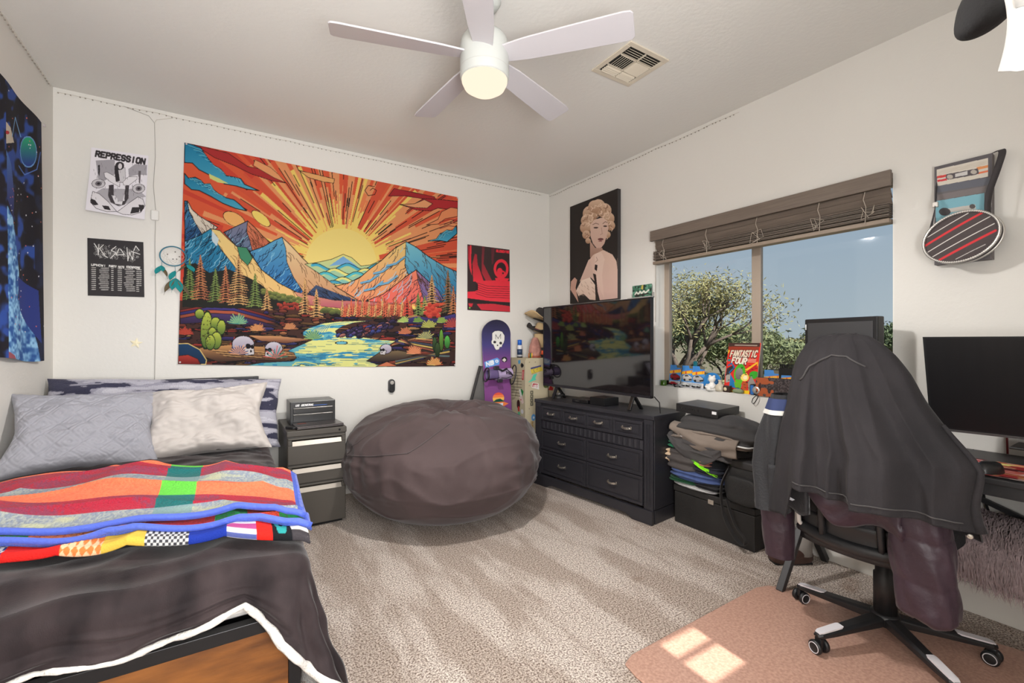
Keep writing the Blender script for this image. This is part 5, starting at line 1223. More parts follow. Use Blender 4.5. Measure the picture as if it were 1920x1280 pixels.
# ---- television
scr = mat('tv_screen', (16, 13, 15), rough=.05, spec=.9, coat=.12); bez = mat('tv_bezel', (18, 18, 20), rough=.3)
P1 = Vector((2.445, 3.33, 0)); P2 = Vector((2.512, 2.150, 0))
ta = atan2(P1.y - P2.y, P1.x - P2.x); TL_ = (P1 - P2).length; tvz0, tvz1 = .850, 1.562
tv = thing('television', 'large black flat screen television on the black dresser', 'television', (P2.x, P2.y, 0), 0, None, (0, 0, ta))
MB().box(0, TL_, -.03, -.004, tvz0, tvz1).box(.15, TL_ - .15, -.06, -.03, tvz0 + .03, tvz0 + .45).build('case', bez, tv, bev=.004)
MB().box(.010, TL_ - .010, -.0045, -.0015, tvz0 + .022, tvz1 - .010).build('screen', scr, tv)
MB().box(0, TL_, -.006, .001, tvz0, tvz0 + .018).box(0, .007, -.006, .001, tvz0, tvz1).box(TL_ - .007, TL_, -.006, .001, tvz0, tvz1).box(0, TL_, -.006, .001, tvz1 - .006, tvz1).build('bezel', mat('tv_bezel_light', (42, 40, 44), rough=.3, metal=.4), tv)
for x0 in (.17, TL_ - .17): MB().bar((x0, -.02, tvz0 + .01), (x0, .05 - .02, DRZ + .006), .03, .014).bar((x0, -.02, tvz0 + .01), (x0, -.11, DRZ + .006), .03, .014).build('stand_foot', bez, tv, bev=.002)
gc = thing('game_console', 'black box console lying under the television with a small chrome edge', 'console', (P2.x, P2.y, DRZ), 0, None, (0, 0, ta))
MB().box(.44, .60, -.17, -.005, .0, .062).build('case', bez, gc, bev=.004)
rt = thing('cable_box', 'low black box with curved front left of the console under the television', 'box', (P2.x, P2.y, DRZ), 0, None, (0, 0, ta))
MB().prism([(.62, -.16), (.62, .0), (.70, .012), (.80, .0), (.83, -.05), (.83, -.16)], 0, .03).build('case', bez, rt, bev=.004)
MB().box(.70, .75, .006, .010, .012, .016).build('light_strip', mat('chrome', (210, 210, 206), rough=.2, metal=1), rt)
MB().tube([(P2.x + .03, P2.y - .0, DRZ + .12), (P2.x + .05, P2.y - .03, DRZ + .08), (P2.x + .06, P2.y - .03, DRZ + .004)], .004, 6).build('power_cable', dkm, None)['label'] = 'thin black cable behind the right end of the television'
bpy.data.objects['power_cable']['category'] = 'cable'
wb = thing('wire_spool', 'dark cord bundle with clear plastic beyond the left end of the television', 'cable', (2.52, 3.20, DRZ))
MB().tube([(.05 * cos(t * .6), .05 * sin(t * .6), .03 + .004 * sin(t)) for t in range(24)], .008, 6).build('coil', dkm, wb, smooth=True)
MB().lathe([(.001, 0), (.02, 0), (.026, .03), (.018, .05), (.001, .05)], 14).build('plug', mat('grey_plastic', (120, 118, 116), rough=.4), wb, smooth=True)
# ================================================================== TRUNK, CLOTHES, BAG
trm = mat('trunk_black', (36, 34, 33), rough=.6, var=.3, vscale=6, bump=.15, bscale=90)
tk = thing('storage_trunk', 'low black storage trunk against the wall, clothes and a camera bag on top', 'trunk', (2.64, 1.49, 0))
MB().box(0, .25, 0, .565, 0, .215).build('body', trm, tk, bev=.006)
MB().box(-.006, .254, -.006, .571, .218, .262).build('lid', trm, tk, bev=.008, seg=3)
MB().box(-.012, -.005, .26, .30, .205, .235).build('latch', nick, tk, bev=.002)
def lump(name, lb, c, size, rz, m, seed, ex=.55, wr=.02, rot=(0, 0), droop=0.0, nu=56, nv=30, cat='clothing', group=None, parts=None):
    o = thing(name, lb, cat, c, 0, group, (rot[0], rot[1], rz))
    a_, b_, h_ = size
    def f(u, v):
        t, p = u * 2 * pi, (v - .5) * pi
        sg = lambda q: (abs(q) ** ex) * (1 if q >= 0 else -1)
        x, y, z = sg(cos(t)) * cos(p) ** .45, sg(sin(t)) * cos(p) ** .45, (abs(sin(p)) ** .8) * (1 if p >= 0 else -1)
        n1 = nz(x * 1.6, y * 1.6, z + seed, 1.1); n2 = abs(nz(x * 2.2, y * 2.2, z * 1.5 + seed * 3, 1.7)); n3 = nz(x * 6, y * 6, z * 3 + seed, 1)
        k = 1 + wr * 3 * n1 - wr * 2.4 * n2 + wr * .7 * n3
        layer = .012 * sin(z * 9 + x + seed) * cos(p)
        X, Y, Z = (x * a_) * k + layer * cos(t), (y * b_) * k + layer * sin(t), z * h_ * (1 + wr * 4 * n1)
        Z -= droop * (abs(y) ** 3) + droop * .5 * (abs(x) ** 3)
        return (X, Y, Z)
    MB().grid(f, nu, nv, True).build('cloth', m, o, smooth=True)
    return o, f
def fab(n_, c, **k): return mat(n_, c, rough=.9, sheen=.08, bump=.3, bscale=220, bdist=.003, **k)
lump('folded_sheet', 'white folded cloth at the very bottom of the clothes pile', (2.745, 1.91, .277), (.125, .17, .014), 0, fab('cloth_white', (204, 202, 200)), 3)
lump('green_shirt', 'dark green shirt above the white cloth, low in the clothes pile', (2.73, 1.99, .305), (.12, .11, .024), .1, fab('cloth_dark_green', (24, 72, 44)), 5)
lump('striped_pants', 'black pants with thin white stripe, low at the right of the clothes pile', (2.72, 1.80, .312), (.11, .095, .028), -.1, fab('cloth_black', (36, 35, 38)), 8)
lump('blue_jeans', 'folded blue denim jeans in the lower middle of the clothes pile', (2.735, 1.90, .355), (.14, .19, .045), .05, fab('cloth_denim', (74, 92, 142), var=.3, vscale=14), 11)
lump('dark_tee', 'brown grey folded shirts at the middle left of the clothes pile', (2.725, 1.985, .44), (.14, .125, .08), .05, fab('cloth_brown_grey', (74, 68, 66)), 14)
lump('neon_sock', 'neon yellow green sock poking from the clothes pile', (2.625, 1.795, .425), (.03, .075, .012), .25, fab('cloth_neon', (150, 240, 30)), 17, rot=(R(24), 0))
lump('neon_sock', 'small green sock just behind the neon one in the clothes pile', (2.64, 1.85, .455), (.03, .05, .012), .2, fab('cloth_lime', (90, 190, 40)), 18, rot=(R(20), 0))
lump('salmon_strap', 'salmon pink cloth strip above the neon sock', (2.62, 1.80, .465), (.02, .03, .03), .2, fab('cloth_salmon', (176, 112, 96)), 19)
lump('tan_cloth', 'small tan cloth corner at the left edge of the clothes pile', (2.63, 2.085, .46), (.03, .018, .045), 0, fab('cloth_tan', (206, 180, 150)), 20)
lump('navy_shirt', 'dark navy shirt between the neon sock and the jeans', (2.70, 1.80, .415), (.10, .10, .035), 0, fab('cloth_navy', (34, 36, 48)), 21)
lump('green_towel', 'bright green cloth under the charcoal jacket in the clothes pile', (2.735, 1.90, .535), (.14, .225, .035), 0, fab('cloth_green', (22, 112, 74)), 23)
lump('charcoal_jacket', 'charcoal jacket in the upper clothes pile hanging over the camera bag', (2.735, 1.84, .60), (.155, .26, .085), -.02, fab('cloth_charcoal', (70, 67, 67)), 26, wr=.05, droop=.07)
o, f = lump('taupe_shirt', 'taupe shirt under the black sweatshirt with white piping', (2.735, 1.80, .655), (.16, .275, .06), 0, fab('cloth_taupe', (124, 112, 102)), 29, wr=.045, droop=.05)
o, f = lump('black_sweatshirt', 'black sweatshirt with white piping, topmost in the clothes pile', (2.74, 1.775, .695), (.165, .29, .078), 0, fab('cloth_soft_black', (58, 56, 56)), 32, wr=.04, droop=.05)
P = [Vector(f(.5 + (k - 20) / 40 * .47, .36 - .03 * sin(k * .12))) * 1.012 for k in range(41)]
MB().tube(P, .0055, 6).build('white_piping', mat('piping_white', (226, 226, 224), rough=.6), o, smooth=True)
def drape(par, y0, y1, z1, fz, m, sd, bulge=.02):
    def f(u, v):
        y = y0 + (y1 - y0) * u; zb = fz(u); z = z1(u) - (z1(u) - zb) * v
        return (2.592 - bulge * sin(v * pi) - .012 * sin(u * 11 + v * 3 + sd) * v + .012 * nz(u * 4, v * 3, sd, 1.5) + .03 * (1 - v) ** 4, y, z)
    MB().grid(f, 40, 20).build('hanging_front', m, par, smooth=True, solid=.006)
cj = bpy.data.objects['charcoal_jacket']; tsh = bpy.data.objects['taupe_shirt']
for o_ in (cj, tsh): o_['label'] = o_['label']
def local(par, y0, y1, z1, fz, m, sd, bulge=.02):
    drape(par, y0, y1, z1, fz, m, sd, bulge); c = par.children[-1]; par_m = Matrix.LocRotScale(par.location, par.rotation_euler, None); c.matrix_parent_inverse = par_m.inverted()
local(tsh, 2.04, 1.56, lambda u: .70 - .03 * u, lambda u: .64 - .12 * sin(min(u * 1.5, 1) * pi / 2) + .03 * u, MATS['cloth_taupe'], 1, .022)
local(cj, 2.07, 1.58, lambda u: .63, lambda u: .60 - .15 * sin(pi * min(1, u * 1.1)) ** .8, MATS['cloth_charcoal'], 4, .012)
dv = thing('video_recorder', 'flat black video recorder box on top of the clothes pile', 'electronics', (2.74, 1.87, .799), 0, None, (R(2), R(-1.5), R(2)))
MB().box(-.13, .12, -.155, .15, -.028, .028).build('case', mat('recorder_black', (44, 43, 43), rough=.35, metal=.3), dv, bev=.003)
MB().box(-.1315, -.1295, -.145, -.115, -.004, .014).build('label', mat('paper_label', (222, 222, 222), rough=.6), dv)
b = MB()
for k in range(7): b.box(-.133, -.129, -.02 + k * .022, -.008 + k * .022, -.004, .010)
b.build('front_ports', dkm, dv)
cbm = mat('bag_black_nylon', (34, 33, 33), rough=.7, bump=.3, bscale=150); cbm2 = mat('bag_black_trim', (48, 46, 46), rough=.6)
cb = thing('camera_bag', 'black padded camera bag with strap hanging down the trunk front', 'bag', (2.745, 1.545, .264), R(-4))
def rbox(b, x0, x1, y0, y1, z0, z1, r_=.4, sd=0):
    cx_, cy_, cz_ = (x0 + x1) / 2, (y0 + y1) / 2, (z0 + z1) / 2
    def f(u, v):
        t, p = u * 2 * pi, (v - .5) * pi; sg = lambda q, e_: (abs(q) ** e_) * (1 if q >= 0 else -1)
        x, y, z = sg(cos(t), r_) * sg(cos(p), r_), sg(sin(t), r_) * sg(cos(p), r_), sg(sin(p), r_)
        k = 1 + .04 * nz(x + sd, y, z, 1.2)
        return (cx_ + x * (x1 - x0) / 2 * k, cy_ + y * (y1 - y0) / 2 * k, cz_ + z * (z1 - z0) / 2 * k)
    return b.grid(f, 40, 24, True)
rbox(MB(), -.12, .12, -.13, .11, 0, .25, .35).build('body', cbm, cb, smooth=True)
rbox(MB(), -.155, -.09, -.10, .10, .005, .17, .45, 3).build('front_pocket', cbm, cb, smooth=True)
rbox(MB(), -.125, .125, -.135, .115, .21, .27, .4, 5).build('lid', cbm2, cb, smooth=True)
rbox(MB(), -.09, .07, .095, .16, .01, .21, .5, 7).build('side_pocket', cbm, cb, smooth=True)
MB().tube([(0, -.09, .26), (0, -.07, .315), (0, -.01, .335), (0, .05, .315), (0, .07, .26)], .014, 8).build('top_handle', cbm2, cb, smooth=True)
P = [(-.10, .10, .21), (-.16, .115, .10), (-.165, .11, -.02), (-.17, .08, -.10), (-.172, .03, -.17), (-.172, -.02, -.21), (-.172, -.05, -.205), (-.172, -.045, -.17), (-.170, .01, -.12), (-.165, .05, -.05), (-.16, .085, .03)]
Q = []
for i in range(len(P) - 1):
    p0, p1, p2, p3 = (Vector(P[max(i - 1, 0)]), Vector(P[i]), Vector(P[i + 1]), Vector(P[min(i + 2, len(P) - 1)]))
    for k in range(6):
        t = k / 6; Q.append(.5 * ((2 * p1) + (-p0 + p2) * t + (2 * p0 - 5 * p1 + 4 * p2 - p3) * t * t + (-p0 + 3 * p1 - 3 * p2 + p3) * t ** 3))
b = MB()
for i in range(len(Q) - 1): b.bar(Q[i], Q[i + 1] + (Q[i + 1] - Q[i]) * .15, .005, .032 if 14 < i < 40 else .02, up=(1, 0, 0))
b.build('strap', cbm2, cb)

# ================================================================== DESK and what stands on it
dkt = mat('desk_black', (42, 41, 43), rough=.45, var=.1, vscale=10)
dk = thing('desk', 'black desk with crossed legs along the window wall', 'desk', (0, 0, 0))
MB().box(2.33, 2.895, -.40, 1.262, .735, .757).build('desktop', dkt, dk, bev=.004)
MB().box(2.345, 2.36, -.38, 1.24, .69, .735).build('apron', dkt, dk, bev=.002)
for y in (1.19, -.33):
    MB().bar((2.334, y, 0.005), (2.885, y, .733), .032, .032, up=(0, 1, 0)).build('leg', dkt, dk, bev=.003)
    MB().bar((2.890, y + .033, 0.005), (2.34, y + .033, .733), .032, .032, up=(0, 1, 0)).build('leg', dkt, dk, bev=.003)
MB().box(2.66, 2.89, -.36, .42, .80, .815).box(2.66, 2.89, .40, .42, .757, .80).box(2.66, 2.89, -.36, -.34, .757, .80).build('monitor_shelf', dkt, dk, bev=.003)
blk = mat('monitor_black', (26, 26, 28), rough=.35); scr2 = mat('monitor_screen', (22, 21, 23), rough=.35, spec=.4); scr3 = mat('small_screen_grey', (58, 58, 60), rough=.45)
m1 = thing('small_monitor', 'small older square black monitor standing before the window', 'monitor', (2.795, 1.108, .757), 0, None, (0, 0, R(-104)))
MB().box(-.195, .195, -.02, .03, .24, .62).box(-.12, .12, .03, .07, .3, .54).build('case', blk, m1, bev=.006)
MB().box(-.174, .174, -.0215, -.0195, .268, .597).build('screen', scr3, m1)
MB().box(-.03, .03, .01, .04, .02, .3).build('neck', blk, m1); MB().lathe([(.001, 0), (.12, 0), (.115, .015), (.001, .02)], 32, TM((0, 0, 0), (0, 0, 0), (1, .8, 1))).build('foot', blk, m1, smooth=True)
MB().box(-.189, -.183, -.0218, -.02, .56, .59).build('sticker', mat('sticker_white', (220, 220, 220), rough=.5), m1)
m2 = thing('large_monitor', 'large wide black monitor at the right end of the desk', 'monitor', (2.70, .352, .815), 0, None, (0, 0, R(-90)))
def curv(yo, x0, x1, z0, z1, tk_):
    b = MB(); n_ = 14
    for i in range(n_):
        xa_, xb_ = x0 + (x1 - x0) * i / n_, x0 + (x1 - x0) * (i + 1) / n_
        fy = lambda x, z: yo - .04 * (x / .36) ** 2 - (z - .04) * .24
        b.add([(x, fy(x, z) + d, z) for d in (0, tk_) for x in (xa_, xb_) for z in (z0, z1)], [(0, 2, 3, 1), (4, 5, 7, 6), (0, 1, 5, 4), (2, 6, 7, 3), (0, 4, 6, 2), (1, 3, 7, 5)])
    return b
curv(0.02, -.36, .36, .04, .455, .018).build('case', blk, m2)
curv(.0185, -.352, .352, .058, .447, .002).build('screen', scr2, m2)
curv(.016, -.36, .36, .04, .05, .004).build('bezel', mat('bezel_grey', (76, 74, 74), rough=.35), m2)
MB().bar((0, .06, .0), (0, .0, .28), .05, .03).build('neck', blk, m2); MB().box(-.12, .12, -.02, .14, 0, .01).build('foot', blk, m2, bev=.004)
A = Art(160, 60, None, (170, 50, 54)); n1 = A.tri_noise(9, 3, .4, 1.4); n2 = A.tri_noise(5, 4, .3, 2)
A.c[n1 > .6] = (214, 110, 100); A.c[n2 > .72] = (226, 214, 130); A.c[n1 < .25] = (80, 24, 30); A.c[(n2 < .2)] = (230, 210, 204)
mp_ = sheet('mouse_pad', A, lambda u, v: (2.36 + .30 * v, .62 - .75 * u, .7605 + 0 * u), print_mat('printed_rubber', rough=.6)); prop(mp_, 'red and yellow patterned mouse pad on the desk', 'mouse pad')
ms_ = thing('computer_mouse', 'black computer mouse on the red pad', 'mouse', (2.42, .475, .761), R(80))
MB().grid(lambda u, v: (.034 * cos(u * 2 * pi) * sin(v * pi / 2) ** .5 * (1 - .1 * sin(u * 2 * pi)), .058 * sin(u * 2 * pi) * sin(v * pi / 2) ** .5, .04 * cos(v * pi / 2)), 30, 12, True).build('shell', blk, ms_, smooth=True)
rk = thing('crystal_rock', 'pale pink crystal lying on the desk below the large monitor', 'rock', (2.52, .345, .79))
rbox(MB(), -.06, .06, -.045, .045, -.03, .03, .6, 11).build('stone', mat('pale_quartz', (200, 170, 154), rough=.4, var=.3, vscale=20, bump=.4, bscale=20), rk, smooth=True)
b = MB()
MB().tube([(2.88, .62, .757), (2.885, .60, .72), (2.87, .58, .55), (2.88, .56, .46)], .005, 6).build('wire', dkm, dk, smooth=True)
MB().tube([(2.87, .75, .74), (2.84, .60, .62), (2.86, .48, .60), (2.88, .35, .70)], .004, 6).build('wire', dkm, dk, smooth=True)
MB().bar((2.86, 1.0, .70), (2.84, .45, .50), .02, .02).build('brace', dkt, dk)
MB().tube([(2.90, .52, .92), (2.895, .515, .85), (2.88, .51, .76)], .004, 6).build('wire', mat('red_wire', (110, 30, 30), rough=.5), dk, smooth=True)
cp = thing('desk_gadget', 'small black gadget with silver rim on the left end of the desk', 'gadget', (2.36, 1.225, .757))
MB().lathe([(.001, 0), (.022, 0), (.022, .018), (.001, .018)], 20).build('body', blk, cp, smooth=True); MB().lathe([(.022, .018), (.0235, .018), (.0235, .026), (.001, .026)], 20).build('rim', nick, cp, smooth=True)

# ---- bench with fluffy throw, under the desk
bn = thing('low_bench', 'low wooden bench under the desk, hidden by the fur throw', 'bench', (0, 0, 0))
MB().box(2.60, 2.88, -.36, .68, .42, .455).build('seat', mat('bench_grey', (90, 84, 80), rough=.7), bn, bev=.004)
for y in (.655, -.3): MB().box(2.645, 2.675, y - .015, y + .015, 0, .42).build('leg', mat('bench_grey', (90, 84, 80)), bn)
fur = mat('mauve_fur', (172, 154, 156), rough=.9, sheen=.1, var=.35, vscale=40); furb = mat('mauve_fur_base', (124, 108, 112), rough=1)
ft = thing('fur_throw', 'long haired mauve grey faux fur throw over the bench under the desk', 'throw', (0, 0, 0))
def furb_f(u, v):
    y = .70 - u * 1.05
    if v < .55: x = 2.885 - (v / .55) * .30; z = .475 + .02 * nz(x * 5, y * 5, 1) + .02 * sin(v / .55 * pi)
    else: x = 2.585 - .03 * sin((v - .55) * 6); z = .47 - (v - .55) / .45 * (.14 + .10 * u)
    return (x, y, z)
MB().grid(furb_f, 30, 20).build('backing', furb, ft, smooth=True, solid=.008)
rnd = random.Random(9); b = MB()
for i in range(15000):
    u, v = rnd.random(), rnd.random(); p = Vector(furb_f(u, v)); q_ = Vector(furb_f(u, min(v + .02, 1)))
    flow = (q_ - p).normalized() if (q_ - p).length > 1e-6 else Vector((0, 0, -1))
    nrm = Vector((-.2, 0, 1)) if v < .55 else Vector((-1, 0, .1))
    side = Vector((0, rnd.uniform(-1, .6), 0))
    l_ = rnd.uniform(.05, .095); a = p; m_ = p + (nrm * .45 + flow * .6 + side * .45).normalized() * l_ * .5; e_ = m_ + (flow * .7 + Vector((-.15, 0, -.55)) + side * .5 + Vector((rnd.uniform(-.3, .3),) * 3)).normalized() * l_ * .6
    wv = Vector((0, .0021, 0)) if abs(flow.y) < .7 else Vector((.0021, 0, 0))
    b.add([a - wv, a + wv, m_ + wv * .8, m_ - wv * .8, e_], [(0, 1, 2, 3), (3, 2, 4)])
b.build('hair', fur, ft)
# boots under the desk
bm1 = mat('boot_leather', (66, 44, 38), rough=.45, bump=.2, bscale=60); bm3 = mat('boot_cloth', (150, 144, 138), rough=.9)
for k, (x, y, a, lb) in enumerate(((2.76, 1.285, 150, 'brown leather boot with pale cloth top under the desk'),)):
    bt = thing('ankle_boot', lb, 'boot', (x, y, 0), R(a))
    rbox(MB(), -.05, .19, -.045, .045, 0, .085, .55, k).build('foot', bm1, bt, smooth=True)
    MB().lathe([(.05, .05), (.048, .11), (.056, .19), (.05, .195), (.042, .12)], 20).build('shaft', bm3, bt, smooth=True)
    MB().box(-.04, .175, -.034, .034, 0, .012).build('sole', dkm, bt, bev=.005)

# ---- chair mat: clear pinkish plastic on the carpet
mtm = mat('chair_mat_vinyl', (202, 162, 144), rough=.3, var=.18, vscale=90, rgb2=(178, 138, 120), spec=.5, bump=.1, bscale=6, bdist=.02)
pts = [(1.36, 1.262), (1.30, 1.24), (1.286, 1.17), (1.29, .12), (1.34, .06), (2.72, .06), (2.755, .12), (2.70, .45), (2.60, .78), (2.47, 1.02), (2.40, 1.17), (2.33, 1.25), (2.26, 1.27)]
prop(MB().prism(pts, 0.001, .010).build('chair_mat', mtm, bev=.003), 'glossy pinkish brown plastic chair mat on the carpet', 'mat')

# ================================================================== OFFICE CHAIR
chp = mat('chair_black', (30, 30, 32), rough=.42, spec=.5); chf = mat('chair_mesh_fabric', (34, 34, 37), rough=.9, bump=.4, bscale=300); whp = mat('chair_white_inlay', (222, 218, 222), rough=.35)
CCX, CCY = 2.309, .756
chr_ = thing('office_chair', 'black swivel office chair with white foot inlays, coats over its back', 'chair', (CCX, CCY, .010))
a0 = atan2(1.091 - CCY, 2.32 - CCX)
MB().lathe([(.001, .075), (.045, .075), (.052, .09), (.05, .118), (.034, .125), (.001, .125)], 28).build('hub', chp, chr_, smooth=True)
for k in range(5):
    a = a0 + 2 * pi * k / 5
    M = Matrix.Rotation(a, 4, 'Z')
    b = MB(); sec = [(.03, .030, .080, .118), (.15, .026, .074, .104), (.27, .022, .066, .090), (.328, .020, .064, .084), (.345, .012, .066, .078)]
    vv = []; ff = []
    for x, w_, z0, z1 in sec: vv += [(x, -w_, z0), (x, w_, z0), (x, w_, z1 - .008), (x, w_ * .6, z1), (x, -w_ * .6, z1), (x, -w_, z1 - .008)]
    for i in range(len(sec) - 1):
        for j in range(6): ff.append((i * 6 + j, i * 6 + (j + 1) % 6, (i + 1) * 6 + (j + 1) % 6, (i + 1) * 6 + j))
    ff += [tuple(range(5, -1, -1)), tuple(len(vv) - 6 + j for j in range(6))]
    lg = b.add(vv, ff, M).build('leg', chp, chr_, bev=.003)
    b = MB(); vv = []
    for x, w_, z in ((.225, .013, .0985), (.235, .0165, .0975), (.325, .0150, .0870), (.338, .010, .0840)): vv += [(x, -w_, z), (x, w_, z), (x, w_, z - .006), (x, -w_, z - .006)]
    ff = [(0, 1, 2, 3), (15, 14, 13, 12)]
    for i in range(3):
        for j in range(4): ff.append((i * 4 + j, i * 4 + (j + 1) % 4, (i + 1) * 4 + (j + 1) % 4, (i + 1) * 4 + j))
    b.add(vv, ff, M).build('inlay', whp, lg)
    cs_ = MB(); cx_, cy_ = .33 * cos(a), .33 * sin(a); ca = a + R(70 + 25 * k)
    Mc = Matrix.Translation((cx_, cy_, .027)) @ Matrix.Rotation(ca, 4, 'Z')
    cst = MB().lathe([(.001, .03), (.009, .03), (.009, .045), (.001, .045)], 12, Mc).box(-.014, .014, -.008, .008, .0, .034, Mc).build('caster', chp, chr_, bev=.003)
    for sd in (-1, 1):
        Mw = Mc @ Matrix.Translation((0, sd * .02, 0)) @ Matrix.Rotation(R(90), 4, 'X')
        MB().lathe([(.001, -.009), (.020, -.009), (.027, -.005), (.027, .005), (.020, .009), (.001, .009)], 24, Mw).build('wheel', chp, cst, smooth=True)
        MB().tube([Mc @ Vector((.0195 * cos(q * pi / 12), sd * .0295, .0195 * sin(q * pi / 12))) for q in range(24)], .0016, 6, True).build('wheel_rim', whp, cst, smooth=True)
MB().lathe([(.001, .12), (.040, .12), (.040, .28), (.034, .285), (.034, .32), (.026, .325), (.026, .40), (.001, .40)], 28).build('gas_column', chp, chr_, smooth=True)
MB().box(-.10, .12, -.07, .07, .385, .425).build('mechanism', chp, chr_, bev=.01)
MB().bar((.0, -.06, .40), (-.06, -.12, .385), .014, .01).lathe([(.001, 0), (.03, 0), (.034, .008), (.001, .016)], 14, TM((-.07, -.13, .372))).build('lever', chp, chr_)
rbox(MB(), -.225, .25, -.20, .21, .42, .50, .3, 4).build('seat', chf, chr_, smooth=True)
def backf(off):
    def g(u, v):
        y = (u - .5) * 2; z = .43 + v * .71; w_ = .20 * (1 - .05 * v) * (1 - .62 * max(0, v - .45) / .55)
        x = -.235 - .07 * v - .012 * sin(v * 5) + .045 * y * y * (1 - v * .3)
        return (x + off, y * w_ + .03, z)
    return g
MB().grid(backf(-.0), 20, 24).build('backrest', chf, chr_, smooth=True, solid=.03)
b = MB()
for yy in (-.25, .25): MB().tube([tuple(Vector(backf(-.012)(.5 + yy, k / 12))) for k in range(7)], .014, 6).build('back_bar', chp, chr_, smooth=True)
b = MB(); b.tube([tuple(Vector(backf(-.006)(k / 16, .0 + .02 * (abs(k - 8) / 8) ** 2)) + Vector((0, 0, .005))) for k in range(17)], .026, 8); b.build('lower_rim', chp, chr_, smooth=True)
MB().grid(lambda u, v: Vector(backf(-.02)(u, .0)) + Vector((.01 * sin(v * pi), 0, -.03 + .13 * v)), 16, 6).build('lower_back_panel', chp, chr_, smooth=True, solid=.04)
MB().tube([(-.20, .215, .44), (-.23, .225, .47), (-.245, .222, .51), (-.24, .21, .545)], .009, 8).build('side_trim', mat('side_trim_silver', (196, 192, 186), rough=.3), chr_, smooth=True)

# ================================================================== COATS over the chair
def interp(tab, z):
    tab = sorted(tab)
    if z <= tab[0][0]: return tab[0][1]
    for (a, x), (b_, y) in zip(tab[:-1], tab[1:]):
        if z <= b_: t = (z - a) / (b_ - a); return x + (y - x) * t
    return tab[-1][1]
LEFT = [(1.278, .845), (1.27, .90), (1.245, .94), (1.20, .963), (1.13, .99), (1.02, 1.015), (.92, 1.035), (.84, 1.05), (.73, 1.072), (.62, 1.085), (.5, 1.09)]
RIGHT = [(1.278, .765), (1.27, .72), (1.24, .68), (1.20, .645), (1.13, .600), (1.02, .54), (.92, .483), (.84, .435), (.73, .422), (.62, .420), (.5, .42)]
def hem_z(y):
    if y > .955: return .535 + .01 * sin(y * 40)
    if y > .925: return .535 + (.955 - y) / .03 * .145
    return .68 - .02 * sin((.925 - y) * 8) - max(0, .62 - y) * .28
def coat(u, v, off=0.0):
    """u 0..1 round the garment: 0..0.62 the back (towards -X) from right to left, rest the far side"""
    back = u <= .62
    t = u / .62 if back else 1 - (u - .62) / .38                 # 0 = right edge, 1 = left edge
    yb = .42 + .67 * t
    zh = hem_z(yb) if back else .60
    z = 1.282 - (1.282 - zh) * (v ** .9)
    yl, yr = interp(LEFT, z), interp(RIGHT, z)
    y = yr + (yl - yr) * t
    s_ = sin(pi * min(max(t, 0), 1)) ** .5
    dz = 1.282 - z
    top = min(1, dz / .10) ** .6
    xm = 2.06 - .03 * dz
    depth = (.06 + .09 * min(dz / .5, 1)) * top * s_
    g = min(1, dz / .55)
    fold = .030 * g * sin(t * 15 + 1.2 + dz * 2.4) + .026 * g * (1 - abs(nz(t * 5 + dz * .5, dz * .6, 3, 1.3))) ** 6 + .014 * g * sin(t * 41 + dz * 5) + .02 * g * (1 - abs(((t * 3.1 + dz * .45) % 1) * 2 - 1)) + .014 * nz(t * 3, z * 3, 2, 1.5)
    x = xm - depth - fold * s_ - off if back else xm + depth * .8 + fold * .4
    y += .006 * nz(z * 9, t, 4, 1) + .012 * g * sin(z * 20 + 3 * t) * (1 - s_)
    return (x, y, z)
ctm = mat('washed_black_corduroy', (51, 48, 50), rough=.85, sheen=.05, var=.25, vscale=3, rgb2=(40, 38, 40), bump=.3, bscale=200, bdist=.003, spec=.2)
cl_ = thing('black_coat', 'faded black corduroy jacket thrown over the back of the office chair', 'jacket', (0, 0, 0))
MB().grid(lambda u, v: coat(u, v), 200, 90, True).build('body', ctm, cl_, smooth=True, solid=.004)
def on_coat(pts, r_, off=.003):
    P = []
    for (u0, v0), (u1, v1) in zip(pts[:-1], pts[1:]):
        for k in range(10): P.append(Vector(coat(u0 + (u1 - u0) * k / 10, v0 + (v1 - v0) * k / 10, off)))
    P.append(Vector(coat(*pts[-1], off))); return MB().tube(P, r_, 6)
seamc = mat('coat_seam', (74, 71, 71), rough=.85)
on_coat([(.16, .17), (.24, .115), (.34, .11), (.42, .15), (.52, .22)], .0035).build('yoke_seam', seamc, cl_, smooth=True)
on_coat([(.02, .955), (.10, .955), (.3, .955), (.46, .955)], .0025).build('hem_seam', seamc, cl_, smooth=True)
MB().tube([Vector(coat(.0 + .0 * k, .45 + .55 * k / 10)) + Vector((-.012, -.004, 0)) for k in range(11)], [.006 + .001 * k for k in range(11)], 10).build('cuff_edge', ctm, cl_, smooth=True)
for y, z in ((.432, .635), ): MB().lathe([(.001, 0), (.008, 0), (.007, .004), (.001, .005)], 14, TM((1.985, y, z), (0, R(-90), 0))).build('button', nick, cl_)
